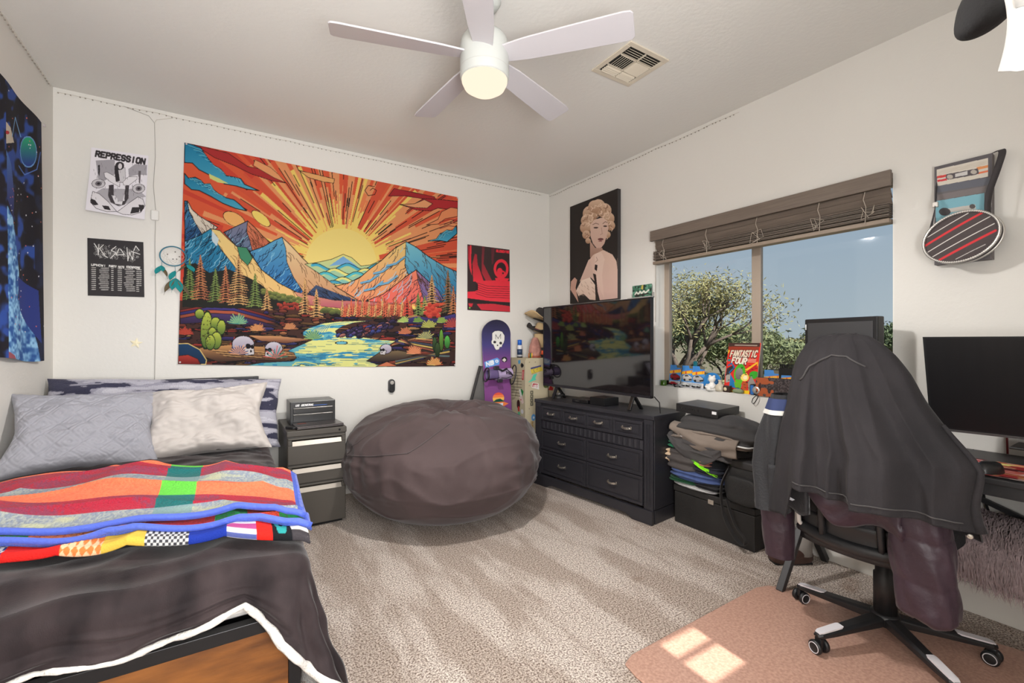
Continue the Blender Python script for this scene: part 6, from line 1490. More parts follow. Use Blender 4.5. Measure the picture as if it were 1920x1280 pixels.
# track jacket under it at the left side
def tr(u, v):
    a = u * 2 * pi; z = 1.02 - v * .50
    cy_ = 1.035 + .055 * min(1, v * 1.6) - .02 * v; cx_ = 2.075 - .02 * v
    ry = .050 + .03 * min(v * 2.5, 1); rx = .065 + .025 * v
    q = 1 + .10 * sin(a * 5 + z * 12) * min(v * 3, 1) + .08 * nz(cos(a), sin(a), z * 4, 1.5)
    return (cx_ + rx * cos(a) * q, cy_ + ry * sin(a) * q, z)
tj = thing('track_jacket', 'black jacket sleeve with navy and white band hanging left under the faded coat', 'jacket', (0, 0, 0))
bj = mat('track_black', (32, 32, 35), rough=.7, sheen=.2, bump=.3, bscale=120)
MB().grid(lambda u, v: tr(u, v), 60, 50, True).build('sleeve', bj, tj, smooth=True)
MB().grid(lambda u, v: Vector(tr(u, .035 + .1 * v)) + (Vector(tr(u, .035)) - Vector((2.07, 1.05, Vector(tr(u, .035)).z))).normalized() * .005, 60, 6, True).build('navy_band', mat('navy_cloth', (50, 62, 104), rough=.8), tj, smooth=True)
MB().grid(lambda u, v: Vector(tr(u, .135 + .04 * v)) + (Vector(tr(u, .14)) - Vector((2.07, 1.05, Vector(tr(u, .14)).z))).normalized() * .006, 60, 4, True).build('white_band', mat('white_cloth', (222, 220, 214), rough=.8), tj, smooth=True)
MB().lathe([(.001, 0), (.007, 0), (.006, .004), (.001, .005)], 14, TM((1.985, 1.085, .56), (0, R(-90), 0))).build('snap_button', nick, tj)
MB().grid(lambda u, v: (1.985 + .02 * sin(u * 3) + .012 * v, .90 + .16 * u, .72 - v * (.17 + .01 * sin(u * 9))), 16, 12).build('lower_panel', bj, tj, smooth=True, solid=.02)
b = MB(); b.add([(1.972, .988, .598), (1.972, .965, .607), (1.970, .945, .602), (1.970, .955, .595)], [(0, 1, 2, 3)]); b.build('logo', mat('logo_white', (214, 214, 218), rough=.5), tj, solid=.001)
# purple puffer
pfm = mat('plum_puffer', (57, 39, 50), rough=.48, sheen=.1, var=.25, vscale=5, bump=.5, bscale=16, bdist=.012, spec=.5)
pf = thing('puffer_jacket', 'plum purple quilted puffer jacket hanging lowest on the chair', 'jacket', (0, 0, 0))
def puffs(z, step, z0): return abs(sin((z - z0) / step * pi)) ** .45
def lobe(u, v):
    a = u * 2 * pi; z = .80 - v * .513
    cy_ = .560 - .012 * v + .03 * (1 - v); p_ = puffs(z, .150, .275) if v < .985 else .3
    ry = (.072 + .022 * min(1, v * 2)) * (.95 + .05 * p_) * (1 - .12 * v); rx = .070 * (.90 + .10 * p_)
    q = 1 + .05 * nz(cos(a) * 2, sin(a) * 2, z * 9, 1.4) + .03 * sin(a * 7 + z * 30)
    e_ = (1 - max(0, (v - .94) / .06) ** 2 * .5)
    sg = lambda t: abs(t) ** .75 * (1 if t > 0 else -1)
    return (2.045 + rx * sg(cos(a)) * q * e_, cy_ + ry * sg(sin(a)) * q * e_, z + .008 * sin(a * 3))
MB().grid(lobe, 80, 80, True).build('right_sleeve', pfm, pf, smooth=True)
def sleeve(u, v):
    a = u * 2 * pi; z = .80 - v * .52; p_ = puffs(z, .14, .30)
    r_ = .074 * (.94 + .06 * p_) * (1 - .18 * v ** 3); q = 1 + .06 * nz(cos(a) * 2, sin(a) * 2, z * 9 + 5, 1.4)
    return (2.13 + r_ * .9 * cos(a) * q, 1.118 - .03 * v + r_ * sin(a) * q, z)
MB().grid(sleeve, 60, 70, True).build('left_sleeve', pfm, pf, smooth=True)
def swag(u, v):
    y = .60 + .36 * u; zb = .535 + .10 * u ** 2 + .03 * sin(u * 8); z = .78 - v * (.78 - zb)
    return (2.012 - .045 * sin(v * pi) ** .6 - .02 * sin(u * 9 + v * 2) * v + .01 * nz(u * 5, v * 4, 0, 1.5), y, z)
MB().grid(swag, 40, 24).build('body', pfm, pf, smooth=True, solid=.035)
# ================================================================== WALL PICTURES ON THE RIGHT
def rx(px, py, X):                                  # point of the photo ray on the plane x = X
    a = (px - 960) / FPX; t = X / (a * cos(YAW) + sin(YAW))
    return Vector((X, t * (cos(YAW) - a * sin(YAW)), EYE + (640 - py) / FPX * t))
# canvas portrait (generic blonde woman, sepia)
A = Art(210, 330, [(98, 262), (570, 78), (572, 1165), (108, 1218)], (46, 41, 38))
HR = (216, 186, 160); HR2 = (170, 132, 104); SK = (220, 190, 172); SK2 = (196, 160, 142)
for x, y, r_ in ((300, 330, 75), (380, 260, 70), (440, 300, 70), (480, 380, 60), (500, 450, 46), (270, 400, 62), (255, 470, 56), (262, 540, 40), (470, 540, 32), (340, 260, 60), (280, 600, 26)):
    A.oval(x, y, r_, r_ * 1.05, HR, HR2)
for k in range(90):
    x = 230 + rng.random() * 280; y = 220 + rng.random() * 370; an = rng.random() * 2 + .3
    A.line([(x, y), (x + 26 * cos(an), y + 26 * sin(an)), (x + 40 * cos(an + .7), y + 40 * sin(an + .7))], 6, (236, 212, 190) if k % 2 else (140, 104, 82), A.inside([(210, 480), (230, 340), (300, 240), (400, 190), (460, 220), (530, 380), (520, 560), (460, 590), (480, 420), (400, 350), (310, 420), (280, 620)]), .8)
A.poly([(300, 440), (340, 390), (420, 370), (470, 400), (480, 480), (462, 560), (440, 630), (410, 668), (370, 675), (330, 630), (305, 560)], SK, (206, 172, 156))
A.poly([(300, 600), (350, 670), (420, 670), (430, 700), (400, 740), (330, 800), (300, 760)], SK2, (150, 116, 100))
A.oval(357, 470, 24, 8, (70, 50, 46)); A.oval(448, 455, 20, 8, (70, 50, 46)); A.line([(325, 440), (355, 425), (385, 436)], 5, (110, 80, 68)); A.line([(425, 430), (450, 410), (470, 420)], 5, (110, 80, 68))
A.line([(412, 470), (420, 530), (400, 540)], 4, (170, 132, 118)); A.oval(404, 585, 28, 13, (120, 74, 72)); A.line([(380, 585), (430, 580)], 3, (70, 40, 40)); A.oval(400, 604, 20, 6, (150, 100, 96))
A.poly([(285, 800), (330, 740), (430, 690), (520, 735), (560, 800), (572, 900), (572, 1160), (400, 1180), (350, 1000), (250, 900)], SK, (206, 172, 160))
A.poly([(570, 770), (604, 760), (572, 1000)], SK2); A.poly([(200, 1000), (285, 790), (300, 780), (340, 950), (250, 980)], (214, 184, 168), (204, 172, 156))
A.poly([(165, 1090), (215, 990), (300, 960), (350, 1030), (358, 1180), (300, 1175), (240, 1120), (190, 1140)], (230, 208, 190), (206, 178, 160))
for k in range(26): x = 175 + rng.random() * 165; y = 1000 + rng.random() * 150; A.line([(x, y), (x + 16, y + 18)], 4, (170, 140, 122), None, .7)
A.poly([(345, 730), (410, 710), (445, 780), (430, 850), (420, 940), (440, 1160), (370, 1010), (350, 900)], (228, 202, 186), (212, 180, 166)); A.line([(362, 760), (376, 790), (355, 810)], 4, (160, 124, 108))
A.poly([(350, 830), (375, 840), (368, 900), (345, 880)], (44, 34, 32)); A.poly([(330, 920), (360, 930), (380, 1120), (360, 1180), (350, 1020)], (50, 40, 36))
A.poly([(115, 1000), (150, 960), (175, 985), (160, 1060), (190, 1205), (150, 1140), (110, 1080)], (190, 150, 132)); 
pc = thing('canvas_portrait', 'sepia canvas print of a blonde woman in white above the television', 'picture', (0, 0, 0))
pT0, pT1, pB0, pB1 = rx(1069, 387, XR - .04), rx(1158, 354, XR - .04), rx(1071, 570, XR - .04), rx(1158, 559, XR - .04)
ya, yb_ = pT0.y, pT1.y; zt0, zb0 = (pT0.z + pT1.z) / 2, (pB0.z + pB1.z) / 2
sheet('print', A, lambda u, v: (XR - .0405 + 0 * u, ya + (yb_ - ya) * u, zb0 + (zt0 - zb0) * v), pm_cloth, pc)
MB().box(XR - .04, XR - .002, yb_, ya, zb0, zt0).build('stretcher', mat('canvas_side', (58, 54, 54), rough=.8), pc)
# two small signs to the left of the window
ps = rx(1203, 545, XR - .012)
A = Art(90, 48, None, (60, 110, 88)); n1 = A.tri_noise(7, 3); A.c[n1 > .62] = (30, 50, 44); A.c[n1 < .3] = (100, 150, 126); A.poly([(44, 2), (52, 2), (50, 20), (40, 16)], (190, 170, 80)); A.line([(12, 36), (20, 28), (28, 36), (36, 26), (44, 34), (54, 26), (62, 34), (76, 24)], 6, (224, 222, 210)); A.line([(14, 42), (74, 38)], 5, (40, 36, 34))
o = thing('small_sign', 'small green picture plate on a clear ledge above the television', 'sign', (0, 0, 0))
yL, yR = rx(1186, 550, XR - .02).y, rx(1222, 540, XR - .02).y; zA, zB = rx(1203, 534, XR - .02).z, rx(1203, 556, XR - .02).z
sheet('plate', A, lambda u, v: (XR - .02 + 0 * u, yL + (yR - yL) * u, zB + (zA - zB) * v), pm_gloss, o, solid=.003)
MB().box(XR - .05, XR - .001, yR - .01, yL + .03, zB - .012, zB - .004).box(XR - .01, XR - .001, yR - .01, yL + .02, zB - .012, zB + .03).build('ledge', mat('clear_grey', (176, 172, 166), rough=.2), o)
A = Art(20, 120, None, (190, 186, 180))
for k in range(24): A.poly([(3, k * 5), (17, k * 5), (17, k * 5 + 3), (3, k * 5 + 3)], [(90, 90, 86), (160, 150, 130), (50, 54, 54), (200, 198, 190)][(k * 7) % 4])
yL, yR = rx(1216, 580, XR - .004).y, rx(1223, 580, XR - .004).y; zA, zB = rx(1220, 558, XR - .004).z, rx(1220, 603, XR - .004).z
prop(sheet('wall_strip', A, lambda u, v: (XR - .004 + 0 * u, yL + (yR - yL) * u, zB + (zA - zB) * v), pm_gloss), 'narrow vertical patterned strip on the wall right of the television', 'decoration')
# cassette canvas and the round bag over it
cT0, cT1, cB1 = rx(1752, 312, XR - .04), rx(1860, 288, XR - .04), rx(1862, 485, XR - .04)
y0c, y1c, ztc, zbc = cT0.y, cT1.y, (cT0.z + cT1.z) / 2, cB1.z
A = Art(150, 330, [(117, 180), (700, 30), (720, 1090), (130, 1180)], (96, 92, 94))
A.poly([(117, 182), (735, 20), (700, 330), (145, 440)], (84, 80, 84)); A.poly([(140, 205), (660, 80), (665, 265), (150, 372)], (214, 206, 192)); A.poly([(145, 372), (690, 270), (680, 345), (150, 438)], (92, 94, 104))
A.poly([(146, 270), (250, 250), (250, 275), (148, 295)], (206, 60, 56)); A.poly([(148, 310), (250, 290), (250, 312), (150, 330)], (206, 50, 56)); A.poly([(550, 175), (662, 150), (662, 175), (550, 205)], (224, 140, 80)); A.poly([(560, 225), (662, 200), (662, 222), (560, 245)], (226, 110, 70))
A.poly([(240, 250), (560, 185), (575, 235), (540, 250), (260, 305), (235, 290)], (76, 70, 74)); A.oval(278, 275, 32, 22, (180, 170, 160)); A.oval(520, 222, 32, 22, (180, 170, 160)); A.poly([(330, 245), (455, 215), (458, 250), (332, 278)], (206, 202, 200))
for k in range(5): A.line([(160, 225 + k * 8), (650, 108 + k * 8)], 2, (190, 176, 160))
A.poly([(150, 460), (640, 360), (640, 420), (155, 515)], (116, 108, 108)); A.poly([(135, 525), (630, 430), (640, 700), (140, 760)], (120, 178, 194)); A.poly([(250, 600), (540, 545), (550, 590), (260, 640)], (196, 190, 182)); A.oval(512, 568, 30, 24, (76, 70, 70)); A.oval(230, 630, 60, 40, (60, 56, 58))
A.poly([(700, 40), (760, 30), (770, 1090), (700, 1100)], (110, 104, 104))
for k in range(10): A.poly([(706, 360 + k * 70), (755, 352 + k * 70), (755, 380 + k * 70), (706, 388 + k * 70)], (66, 62, 64))
A.c = A.c * .86 + 190 * .14
cc = thing('cassette_canvas', 'tall canvas print of stacked cassette tapes on the wall right of the window', 'picture', (0, 0, 0))
sheet('print', A, lambda u, v: (XR - .0405 + 0 * u, y0c + (y1c - y0c) * u, zbc + (ztc - zbc) * v), pm_cloth, cc)
MB().box(XR - .04, XR - .001, y1c, y0c, zbc, ztc).build('stretcher', mat('canvas_grey_side', (112, 106, 106), rough=.8), cc)
bgc = rx(1804, 446, XR - .09)
rb = thing('round_shoulder_bag', 'oval dark striped shoulder bag hanging over the cassette canvas', 'bag', tuple(bgc), 0, None, (0, 0, 0))
eA, eB, ta_ = .128, .108, R(22)
A = Art(170, 150, None, (80, 72, 72))
def disc_xy(u, v):
    x = 2 * u - 1; y = 2 * v - 1; r_ = np.maximum(np.abs(x), np.abs(y)); n_ = np.sqrt(x * x + y * y) + 1e-9
    X = eA * x / n_ * r_; Z = eB * y / n_ * r_
    return X * cos(ta_) - Z * sin(ta_), X * sin(ta_) + Z * cos(ta_), r_
hx, hz, _r = disc_xy(A.u, 1 - A.v); A.X = 410 + hx / .125 * 370; A.Y = 885 - hz / .112 * 270
for (x0, y0_), (x1, y1_), w_, c_ in (((80, 835), (490, 640), 8, (226, 222, 216)), ((50, 930), (630, 655), 22, (214, 60, 66)), ((70, 1010), (690, 715), 8, (226, 222, 216)), ((130, 1065), (730, 795), 8, (226, 222, 216)), ((200, 1110), (740, 870), 22, (214, 60, 66)), ((370, 1120), (650, 1000), 6, (206, 202, 196))):
    A.line([(x0, y0_), (x1, y1_)], w_, c_)
def ovl(r_, a): x, z = eA * r_ * cos(a), eB * r_ * sin(a); return (x * cos(ta_) - z * sin(ta_), x * sin(ta_) + z * cos(ta_))
def bagface(u, v):
    X, Z, r_ = disc_xy(u, v); return -.03 - .012 * (1 - r_ ** 2), -X, Z
sheet('face', A, bagface, pm_cloth, rb)
b = MB(); n_ = 60
vv = []
for x_ in (-.03, .03):
    for k in range(n_): p = ovl(1, 2 * pi * k / n_); vv.append((x_, -p[0], p[1]))
b.add(vv, [(k, (k + 1) % n_, n_ + (k + 1) % n_, n_ + k) for k in range(n_)] + [tuple(n_ + k for k in range(n_))]); b.build('side', mat('bag_side', (66, 58, 60), rough=.7), rb, smooth=True)
zpm = mat('zip_silver', (206, 202, 196), rough=.3, metal=.6)
for x_ in (-.034, .028): MB().tube([(x_, -ovl(1.0, 2 * pi * k / n_)[0], ovl(1.0, 2 * pi * k / n_)[1]) for k in range(n_)], .006, 6, True).build('piping', zpm, rb, smooth=True)
b = MB()
for k in range(100):
    a = 2 * pi * k / 100; p = ovl(1.03, a); q_ = ovl(.955, a); b.bar((-.0375, -p[0], p[1]), (-.0375, -q_[0], q_[1]), .003, .003)
b.build('zip_teeth', mat('zip_dark', (70, 66, 66), rough=.4), rb)
stp = mat('strap_black', (60, 56, 58), rough=.8)
L_ = [(-.0, .112, -.02), (.0, .107, .06), (.01, .097, .14), (.02, .094, .2), (.045, .097, .27), (.072, .09, .31), (.08, .0, .345), (.07, -.08, .37), (.04, -.118, .365), (.0, -.112, .28), (-.012, -.09, .18), (-.012, -.085, .10), (-.006, -.10, .03)]
b = MB(); Q = []
for i in range(len(L_) - 1):
    p0, p1, p2, p3 = (Vector(L_[max(i - 1, 0)]), Vector(L_[i]), Vector(L_[i + 1]), Vector(L_[min(i + 2, len(L_) - 1)]))
    for k in range(6):
        t = k / 6; Q.append(.5 * ((2 * p1) + (-p0 + p2) * t + (2 * p0 - 5 * p1 + 4 * p2 - p3) * t * t + (-p0 + 3 * p1 - 3 * p2 + p3) * t ** 3))
vv = []
for i, p in enumerate(Q):
    t_ = i / (len(Q) - 1); an = .3 + 1.2 * sin(t_ * 5); w_ = .009 if t_ < .55 else .012; d_ = Vector((sin(an), cos(an), 0)) * w_
    vv += [p - d_, p + d_]
b.add(vv, [(2 * i, 2 * i + 1, 2 * i + 3, 2 * i + 2) for i in range(len(Q) - 1)])
b.build('strap', stp, rb, smooth=True, solid=.003)
MB().box(.005, .02, .084, .106, .165, .19).build('strap_buckle', zpm, rb, bev=.003)
for z in (2.20, 2.35): MB().lathe([(.0005, 0), (.003, 0), (.0005, .002)], 8, TM((XR - .001, rx(1805, 130 if z > 2.3 else 170, XR).y, z), (0, R(-90), 0)))

# ================================================================== WINDOW SILL
SZ = WZ0 + .0045
def sill(px, X): return rx(px, 640, X).y
def pack(lb, px, X, car, hot, grp='carded toy cars on the window sill', hh=.165, seed=0, rz=0):
    y = sill(px, X); o = thing('toy_car_pack', lb, 'toy car', (X, y, SZ), 0, grp, (0, R(8), R(rz)))
    A = Art(84, 128, None, (84, 150, 214))
    A.poly([(0, 0), (46, 0), (50, 16), (84, 18), (84, 30), (0, 30)], (70, 136, 206)); A.poly([(46, 0), (84, 0), (84, 18), (52, 16)], (110, 104, 86))
    A.poly([(0, 36), (84, 24), (84, 42), (0, 54)], (216, 70, 40)); A.text('HOT WHEELS', 3, 52, 82, 41, 13, 4.2, (250, 190, 50))
    A.poly([(4, 66), (20, 54), (44, 52), (66, 62), (80, 70), (82, 84), (66, 92), (34, 94), (8, 82)], car, tuple(v * .7 for v in car), line=(30, 30, 34), lw=1.5)
    A.poly([(20, 58), (42, 55), (54, 63), (26, 66)], (50, 54, 60)); A.oval(24, 86, 8, 7, (30, 30, 32)); A.poly([(52, 80), (80, 76), (78, 84), (56, 88)], (40, 40, 42))
    A.poly([(0, 98), (84, 98), (84, 128), (0, 128)], (214, 208, 206))
    sheet('card', A, lambda u, v: (0 * u, .052 - .104 * u, hh * v), pm_gloss, o)
    MB().box(.0005, .0015, -.052, .052, 0, hh).build('card_back', mat('card_board', (200, 190, 170), rough=.8), o)
    bl_ = MB().box(-.03, -.001, -.04, .04, .004, .036).build('blister', gm, o, bev=.006)
    cr = mat('toy_paint_%d' % seed, car, rough=.25, coat=.5)
    MB().prism([(-.034, 0), (.034, 0), (.036, .008), (.02, .011), (.010, .019), (-.012, .019), (-.022, .011), (-.036, .009)], -.012, .012, TM((-.016, 0, .012), (R(90), 0, R(90)))).build('toy_body', cr, o, bev=.002)
    b = MB()
    for yy in (-.022, .022): b.lathe([(.001, -.014), (.0065, -.014), (.0065, .014), (.001, .014)], 12, TM((-.016, yy, .0105), (0, R(90), 0)))
    b.build('toy_wheels', dkm, o)
    return o
pack('toy car pack with a red car, leftmost on the window sill', 1264, 3.005, (176, 44, 52), 1, seed=1)
pack('toy car pack with a white and black car, second from the left on the sill', 1287, 3.0, (226, 222, 216), 1, seed=2)
pack('toy car pack with a silver open car, third from the left on the sill', 1307, 2.985, (204, 202, 200), 1, seed=3)
pack('toy car pack with a yellow car, right of the comic book', 1445, 2.995, (232, 176, 40), 1, seed=4)
pack('toy car pack with a white coupe, partly behind the chair coat', 1478, 2.99, (228, 224, 220), 1, seed=5)
cd_ = thing('candle_glass', 'small dark green glass candle holder at the left end of the sill', 'candle', (2.955, sill(1244, 2.955), SZ))
MB().lathe([(.001, 0), (.024, 0), (.026, .006), (.026, .042), (.023, .042), (.022, .03), (.001, .03)], 28).build('glass', mat('green_glass', (60, 96, 20), rough=.15, spec=.7, coat=.5), cd_, smooth=True)
MB().lathe([(.001, .0301), (.0215, .0301), (.0215, .036), (.001, .036)], 20).build('wax', mat('wax_green', (40, 60, 24), rough=.6), cd_)
dc = thing('blue_disc', 'bright blue round disc standing behind the white figurine', 'disc', (2.985, sill(1333, 2.985), SZ), 0, None, (0, R(8), 0))
A = Art(70, 70, None, (50, 124, 190))
for k in range(12): A.line([(10 + rng.random() * 50, 10 + rng.random() * 50), (10 + rng.random() * 50, 10 + rng.random() * 50)], 1.6, (140, 190, 226))
def discf(u, v):
    x = 2 * u - 1; y = 2 * v - 1; r_ = np.maximum(np.abs(x), np.abs(y)); n_ = np.sqrt(x * x + y * y) + 1e-9
    return 0 * u, -.072 * x / n_ * r_, .062 + .062 * y / n_ * r_
sheet('face', A, discf, pm_gloss, dc, solid=.004)
fg = thing('white_figurine', 'white plaster seated bear figurine on the sill', 'figurine', (2.945, sill(1335, 2.945), SZ))
plst = mat('plaster_white', (232, 228, 222), rough=.7)
b = MB(); b.lathe([(.001, 0), (.040, 0), (.042, .012), (.036, .03), (.024, .045), (.014, .054), (.013, .058), (.021, .066), (.025, .08), (.022, .094), (.012, .102), (.001, .104)], 28)
b.build('body', plst, fg, smooth=True)
for s2 in (-1, 1):
    MB().lathe([(.001, -.008), (.007, -.006), (.009, 0), (.007, .006), (.001, .008)], 12, TM((0, s2 * .016, .102))).build('ear', plst, fg, smooth=True)
    MB().tube([(-.01, s2 * .03, .04), (-.03, s2 * .028, .025), (-.036, s2 * .012, .02)], .009, 8).build('arm', plst, fg, smooth=True)
bo = thing('glass_bottle', 'small clear glass bottle beside the white figurine', 'bottle', (2.945, sill(1350, 2.945), SZ))
MB().lathe([(.001, 0), (.029, 0), (.031, .01), (.031, .036), (.024, .046), (.012, .054), (.010, .07), (.013, .074), (.013, .080), (.001, .080)], 28).build('glass', mat('bottle_glass_warm', (196, 186, 166), rough=.12, spec=.6), bo, smooth=True)
# comic book
A = Art(150, 210, [(222, 95), (900, 88), (935, 1000), (205, 1000)], (222, 52, 44))
A.poly([(222, 95), (880, 88), (890, 150), (222, 190)], (70, 50, 44)); [A.line([(360 + k * 34, 132), (384 + k * 34, 131)], 16, (170, 150, 136)) for k in range(14)]; A.poly([(222, 160), (880, 150), (880, 210), (222, 220)], (150, 60, 40))
A.text('FANTASTIC', 262, 345, 850, 330, 108, 34, (40, 20, 20), slant=.25); A.text('FANTASTIC', 270, 335, 850, 322, 100, 24, (232, 214, 190), slant=.25)
A.text('FOUR', 312, 455, 655, 470, 104, 36, (40, 20, 20), slant=.2); A.text('FOUR', 318, 447, 655, 458, 96, 26, (238, 226, 206), slant=.2)
for k in range(3): A.line([(680, 370 + k * 24), (850, 366 + k * 24)], 9, (230, 200, 170))
A.poly([(232, 385), (298, 385), (298, 425), (232, 425)], (50, 130, 140)); A.poly([(222, 220), (262, 230), (222, 290)], (240, 200, 50))
# generic bursts of colour in place of the characters
A.oval(540, 640, 130, 180, (70, 170, 50), (100, 190, 40)); A.oval(525, 640, 84, 110, (150, 146, 140), (110, 106, 104))
A.poly([(640, 560), (890, 400), (905, 470), (760, 620), (680, 640)], (244, 190, 50)); A.poly([(660, 600), (880, 440), (890, 520), (740, 650)], (200, 40, 40))
A.oval(660, 700, 90, 70, (250, 220, 110)); A.oval(670, 700, 46, 36, (255, 240, 200)); A.oval(850, 640, 100, 70, (60, 170, 50)); A.poly([(230, 560), (380, 480), (420, 540), (300, 680), (220, 720)], (60, 56, 60)); A.line([(255, 500), (330, 460), (400, 530), (300, 630)], 22, (40, 110, 170))
A.poly([(220, 700), (330, 640), (340, 800), (240, 830)], (170, 164, 156)); A.poly([(330, 660), (470, 820), (620, 840), (600, 930), (330, 900)], (40, 120, 180)); A.poly([(430, 800), (610, 790), (600, 920), (470, 900)], (110, 180, 50)); A.poly([(620, 780), (740, 790), (720, 960), (640, 930)], (190, 90, 50)); A.poly([(740, 780), (800, 660), (900, 780), (935, 920), (780, 950)], (150, 144, 138))
A.poly([(250, 930), (500, 960), (800, 930), (800, 1000), (205, 1000)], (240, 200, 40))
for k in range(26): x = 240 + rng.random() * 640; y = 480 + rng.random() * 480; A.line([(x, y), (x + 40, y + 30 * (rng.random() - .4))], 8, (30, 26, 30), None, .8)
o = thing('comic_book', 'large FANTASTIC FOUR comic book leaning on the window mullion', 'book', (2.955, sill(1385, 2.955), SZ), 0, None, (0, R(9), R(-10)))
sheet('cover', A, lambda u, v: (0 * u, .128 - .256 * u, .345 * v), pm_gloss, o)
MB().box(.001, .006, -.128, .128, 0, .345).build('pages', mat('paper_pages', (214, 204, 186), rough=.8), o)
o = thing('small_box', 'tiny dark wooden box with a pale oval before the comic book', 'box', (2.935, sill(1364, 2.935), SZ))
MB().box(-.015, .015, -.024, .024, 0, .045).build('case', mat('dark_walnut', (56, 40, 34), rough=.5), o, bev=.002); MB().lathe([(.001, 0), (.012, 0), (.001, .003)], 16, TM((-.0152, .008, .022), (0, R(-90), 0))).build('oval', mat('ivory', (216, 200, 166), rough=.5), o)
rbox(MB(), -.02, .02, -.038, .038, 0, .03, .8, 3).build('g', mat('pale_green_stone', (134, 146, 112), rough=.6), None, smooth=True)
g_ = bpy.data.objects['g']; g_.name = 'green_stone'; g_.data.name = 'green_stone'; g_.location = (2.935, sill(1384, 2.935), SZ); prop(g_, 'flat grey green stone in front of the comic book', 'stone')
o = thing('blue_lantern', 'small blue and black camping light with silver reflector and loop cord', 'lamp', (2.945, sill(1418, 2.945), SZ))
MB().box(-.03, .03, -.035, .03, 0, .07).build('case', dkm, o, bev=.008); MB().box(-.032, -.029, .0, .022, .004, .064).build('blue_panel', mat('lantern_blue', (50, 110, 180), rough=.4), o, bev=.001)
MB().lathe([(.001, .002), (.024, .008), (.026, 0), (.001, 0)], 24, TM((-.03, -.018, .034), (0, R(-90), 0))).build('reflector', mat('reflector_silver', (200, 198, 194), rough=.3, metal=.5), o, smooth=True)
MB().tube([(-.03, -.03, .01), (-.045, -.036, -.01), (-.05, -.022, -.04), (-.05, -.008, -.055), (-.05, .002, -.045), (-.05, -.006, -.02), (-.04, -.024, .004)], .0025, 6).build('cord_loop', dkm, o, smooth=True)
A = Art(130, 70, None, (60, 52, 52)); n1 = A.tri_noise(16, 5); n2 = A.tri_noise(4, 6)
A.c[(n2 > .6)] = (88, 80, 80); A.c[(n2 < .3)] = (40, 34, 36); m = (A.u < .44 + .1 * (n1 - .5) * 4) & (n1 > .28); A.c[m] = (172, 88, 50); A.poly([(14, 20), (20, 20), (19, 52), (13, 50)], (70, 40, 34))
o = thing('patterned_box', 'dark box with an orange blotch in front of the yellow car pack', 'box', (2.925, sill(1452, 2.925), SZ))
sheet('front', A, lambda u, v: (-.0155 + 0 * u, .11 - .22 * u, .118 * v), pm_gloss, o); MB().box(-.015, .03, -.11, .11, 0, .118).build('case', mat('box_dark', (58, 50, 50), rough=.6), o)
o = thing('silver_toy_car', 'tiny silver toy car in front of the red and white car packs', 'toy car', (2.935, sill(1272, 2.935), SZ))
MB().prism([(-.034, .004), (.034, .004), (.036, .012), (.018, .015), (.008, .023), (-.014, .023), (-.024, .014), (-.036, .012)], -.013, .013, TM((0, 0, 0), (R(90), 0, R(90)))).build('body', mat('toy_silver', (170, 170, 172), rough=.25, metal=.6), o, bev=.002)
for yy in (-.022, .022): MB().lathe([(.001, -.0145), (.0065, -.0145), (.0065, .0145), (.001, .0145)], 12, TM((0, yy, .0065), (0, R(90), 0))).build('axle_wheels', dkm, o)
o = thing('teal_bottle_cap', 'small teal block behind the third car pack', 'block', (3.018, sill(1304, 3.018), SZ)); MB().box(-.008, .008, -.014, .014, 0, .20).build('block', mat('teal_block', (20, 104, 116), rough=.5), o, bev=.003)
o = thing('toy_comb', 'row of black bristles standing behind the white coupe pack', 'brush', (3.015, sill(1478, 3.015), SZ)); b = MB().box(-.006, .006, -.055, .055, 0, .178)
for k in range(14): b.box(-.004, .004, -.053 + k * .0078, -.050 + k * .0078, .178, .205)
b.build('brush', dkm, o)

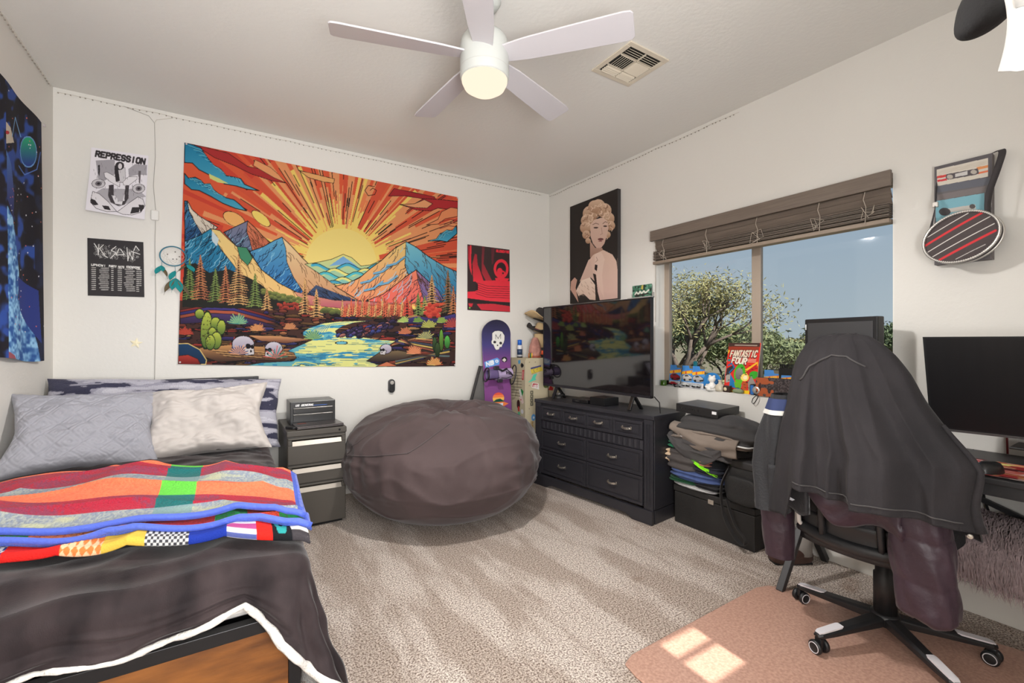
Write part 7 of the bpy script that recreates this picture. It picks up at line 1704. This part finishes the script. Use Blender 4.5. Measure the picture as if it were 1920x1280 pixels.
# ================================================================== HATS hanging near the camera on the right
hp = thing('hat_stand', 'wooden hat stand just outside the frame at the right, holding two caps', 'hat stand', (.90, -.02, 0))
MB().lathe([(.001, 0), (.16, 0), (.15, .02), (.02, .03), (.018, 1.78), (.001, 1.8)], 24).build('pole', mat('hat_stand_wood', (90, 60, 40), rough=.5), hp, smooth=True)
MB().tube([(0, 0, 1.66), (-.03, .05, 1.68), (-.06, .11, 1.72)], .008, 8).tube([(0, 0, 1.66), (.03, .05, 1.68), (.05, .10, 1.72)], .008, 8).build('hook', mat('hat_stand_wood', (90, 60, 40)), hp, smooth=True)
def ray_at(px, py, Z): return Vector((((px - 960) / FPX * cos(YAW) + sin(YAW)) * Z, (cos(YAW) - (px - 960) / FPX * sin(YAW)) * Z, EYE + (640 - py) / FPX * Z))
o = thing('baseball_cap', 'black cap at the top right corner of the picture, close to the camera', 'hat', (0, 0, 0))
c0 = ray_at(1856, 2, .86)
right_ = Vector((cos(YAW), -sin(YAW), 0)); fwd_ = Vector((sin(YAW), cos(YAW), 0))
def bc(u, v):
    t, p = u * 2 * pi, (v - .5) * pi
    d = right_ * (.037 * cos(t) * cos(p) ** .8) + fwd_ * (.055 * sin(t) * cos(p) ** .8) + Vector((0, 0, 1)) * (.062 * (abs(sin(p)) ** .8) * (1 if p > 0 else -1))
    return c0 + d + right_ * (.02 * sin(p))
MB().grid(bc, 36, 20, True).build('crown', mat('cap_black', (24, 23, 25), rough=.8, bump=.2, bscale=150), o, smooth=True)
MB().grid(lambda u, v: c0 + right_ * (-.034 + .075 * u) + Vector((0, 0, .035 + .05 * v)) + fwd_ * (-.05 - .02 * sin(u * pi)), 10, 5).build('brim', mat('cap_black', (24, 23, 25)), o, smooth=True, solid=.004)
o = thing('baseball_cap', 'white cap beside the black one at the right edge, close to the camera', 'hat', (0, 0, 0))
def wc(u, v):
    a = Vector(ray_at(1874 + 8 * v, -30, .74)).lerp(ray_at(1869 + 8 * (1 - v), 146, .74), v); b_ = Vector(ray_at(2040, -60, .74)).lerp(ray_at(2030, 76, .74), v)
    p = a.lerp(b_, u); p.z -= .010 * sin(min(u * 6, 1) * pi) * v - .010 * (1 - min(u * 9, 1)) * v
    return p + fwd_ * (-.05 * sin(u * pi) ** .6 - .01 * sin(v * 3))
MB().grid(wc, 30, 20).build('crown', mat('cap_white', (226, 224, 220), rough=.8, bump=.2, bscale=150), o, smooth=True, solid=.004)
MB().grid(lambda u, v: Vector(wc(u, .15 + .3 * v)) + fwd_ * (-.012) + Vector((0, 0, .01)), 12, 4).build('brim', mat('cap_grey_white', (190, 188, 184), rough=.8), o, smooth=True, solid=.004)
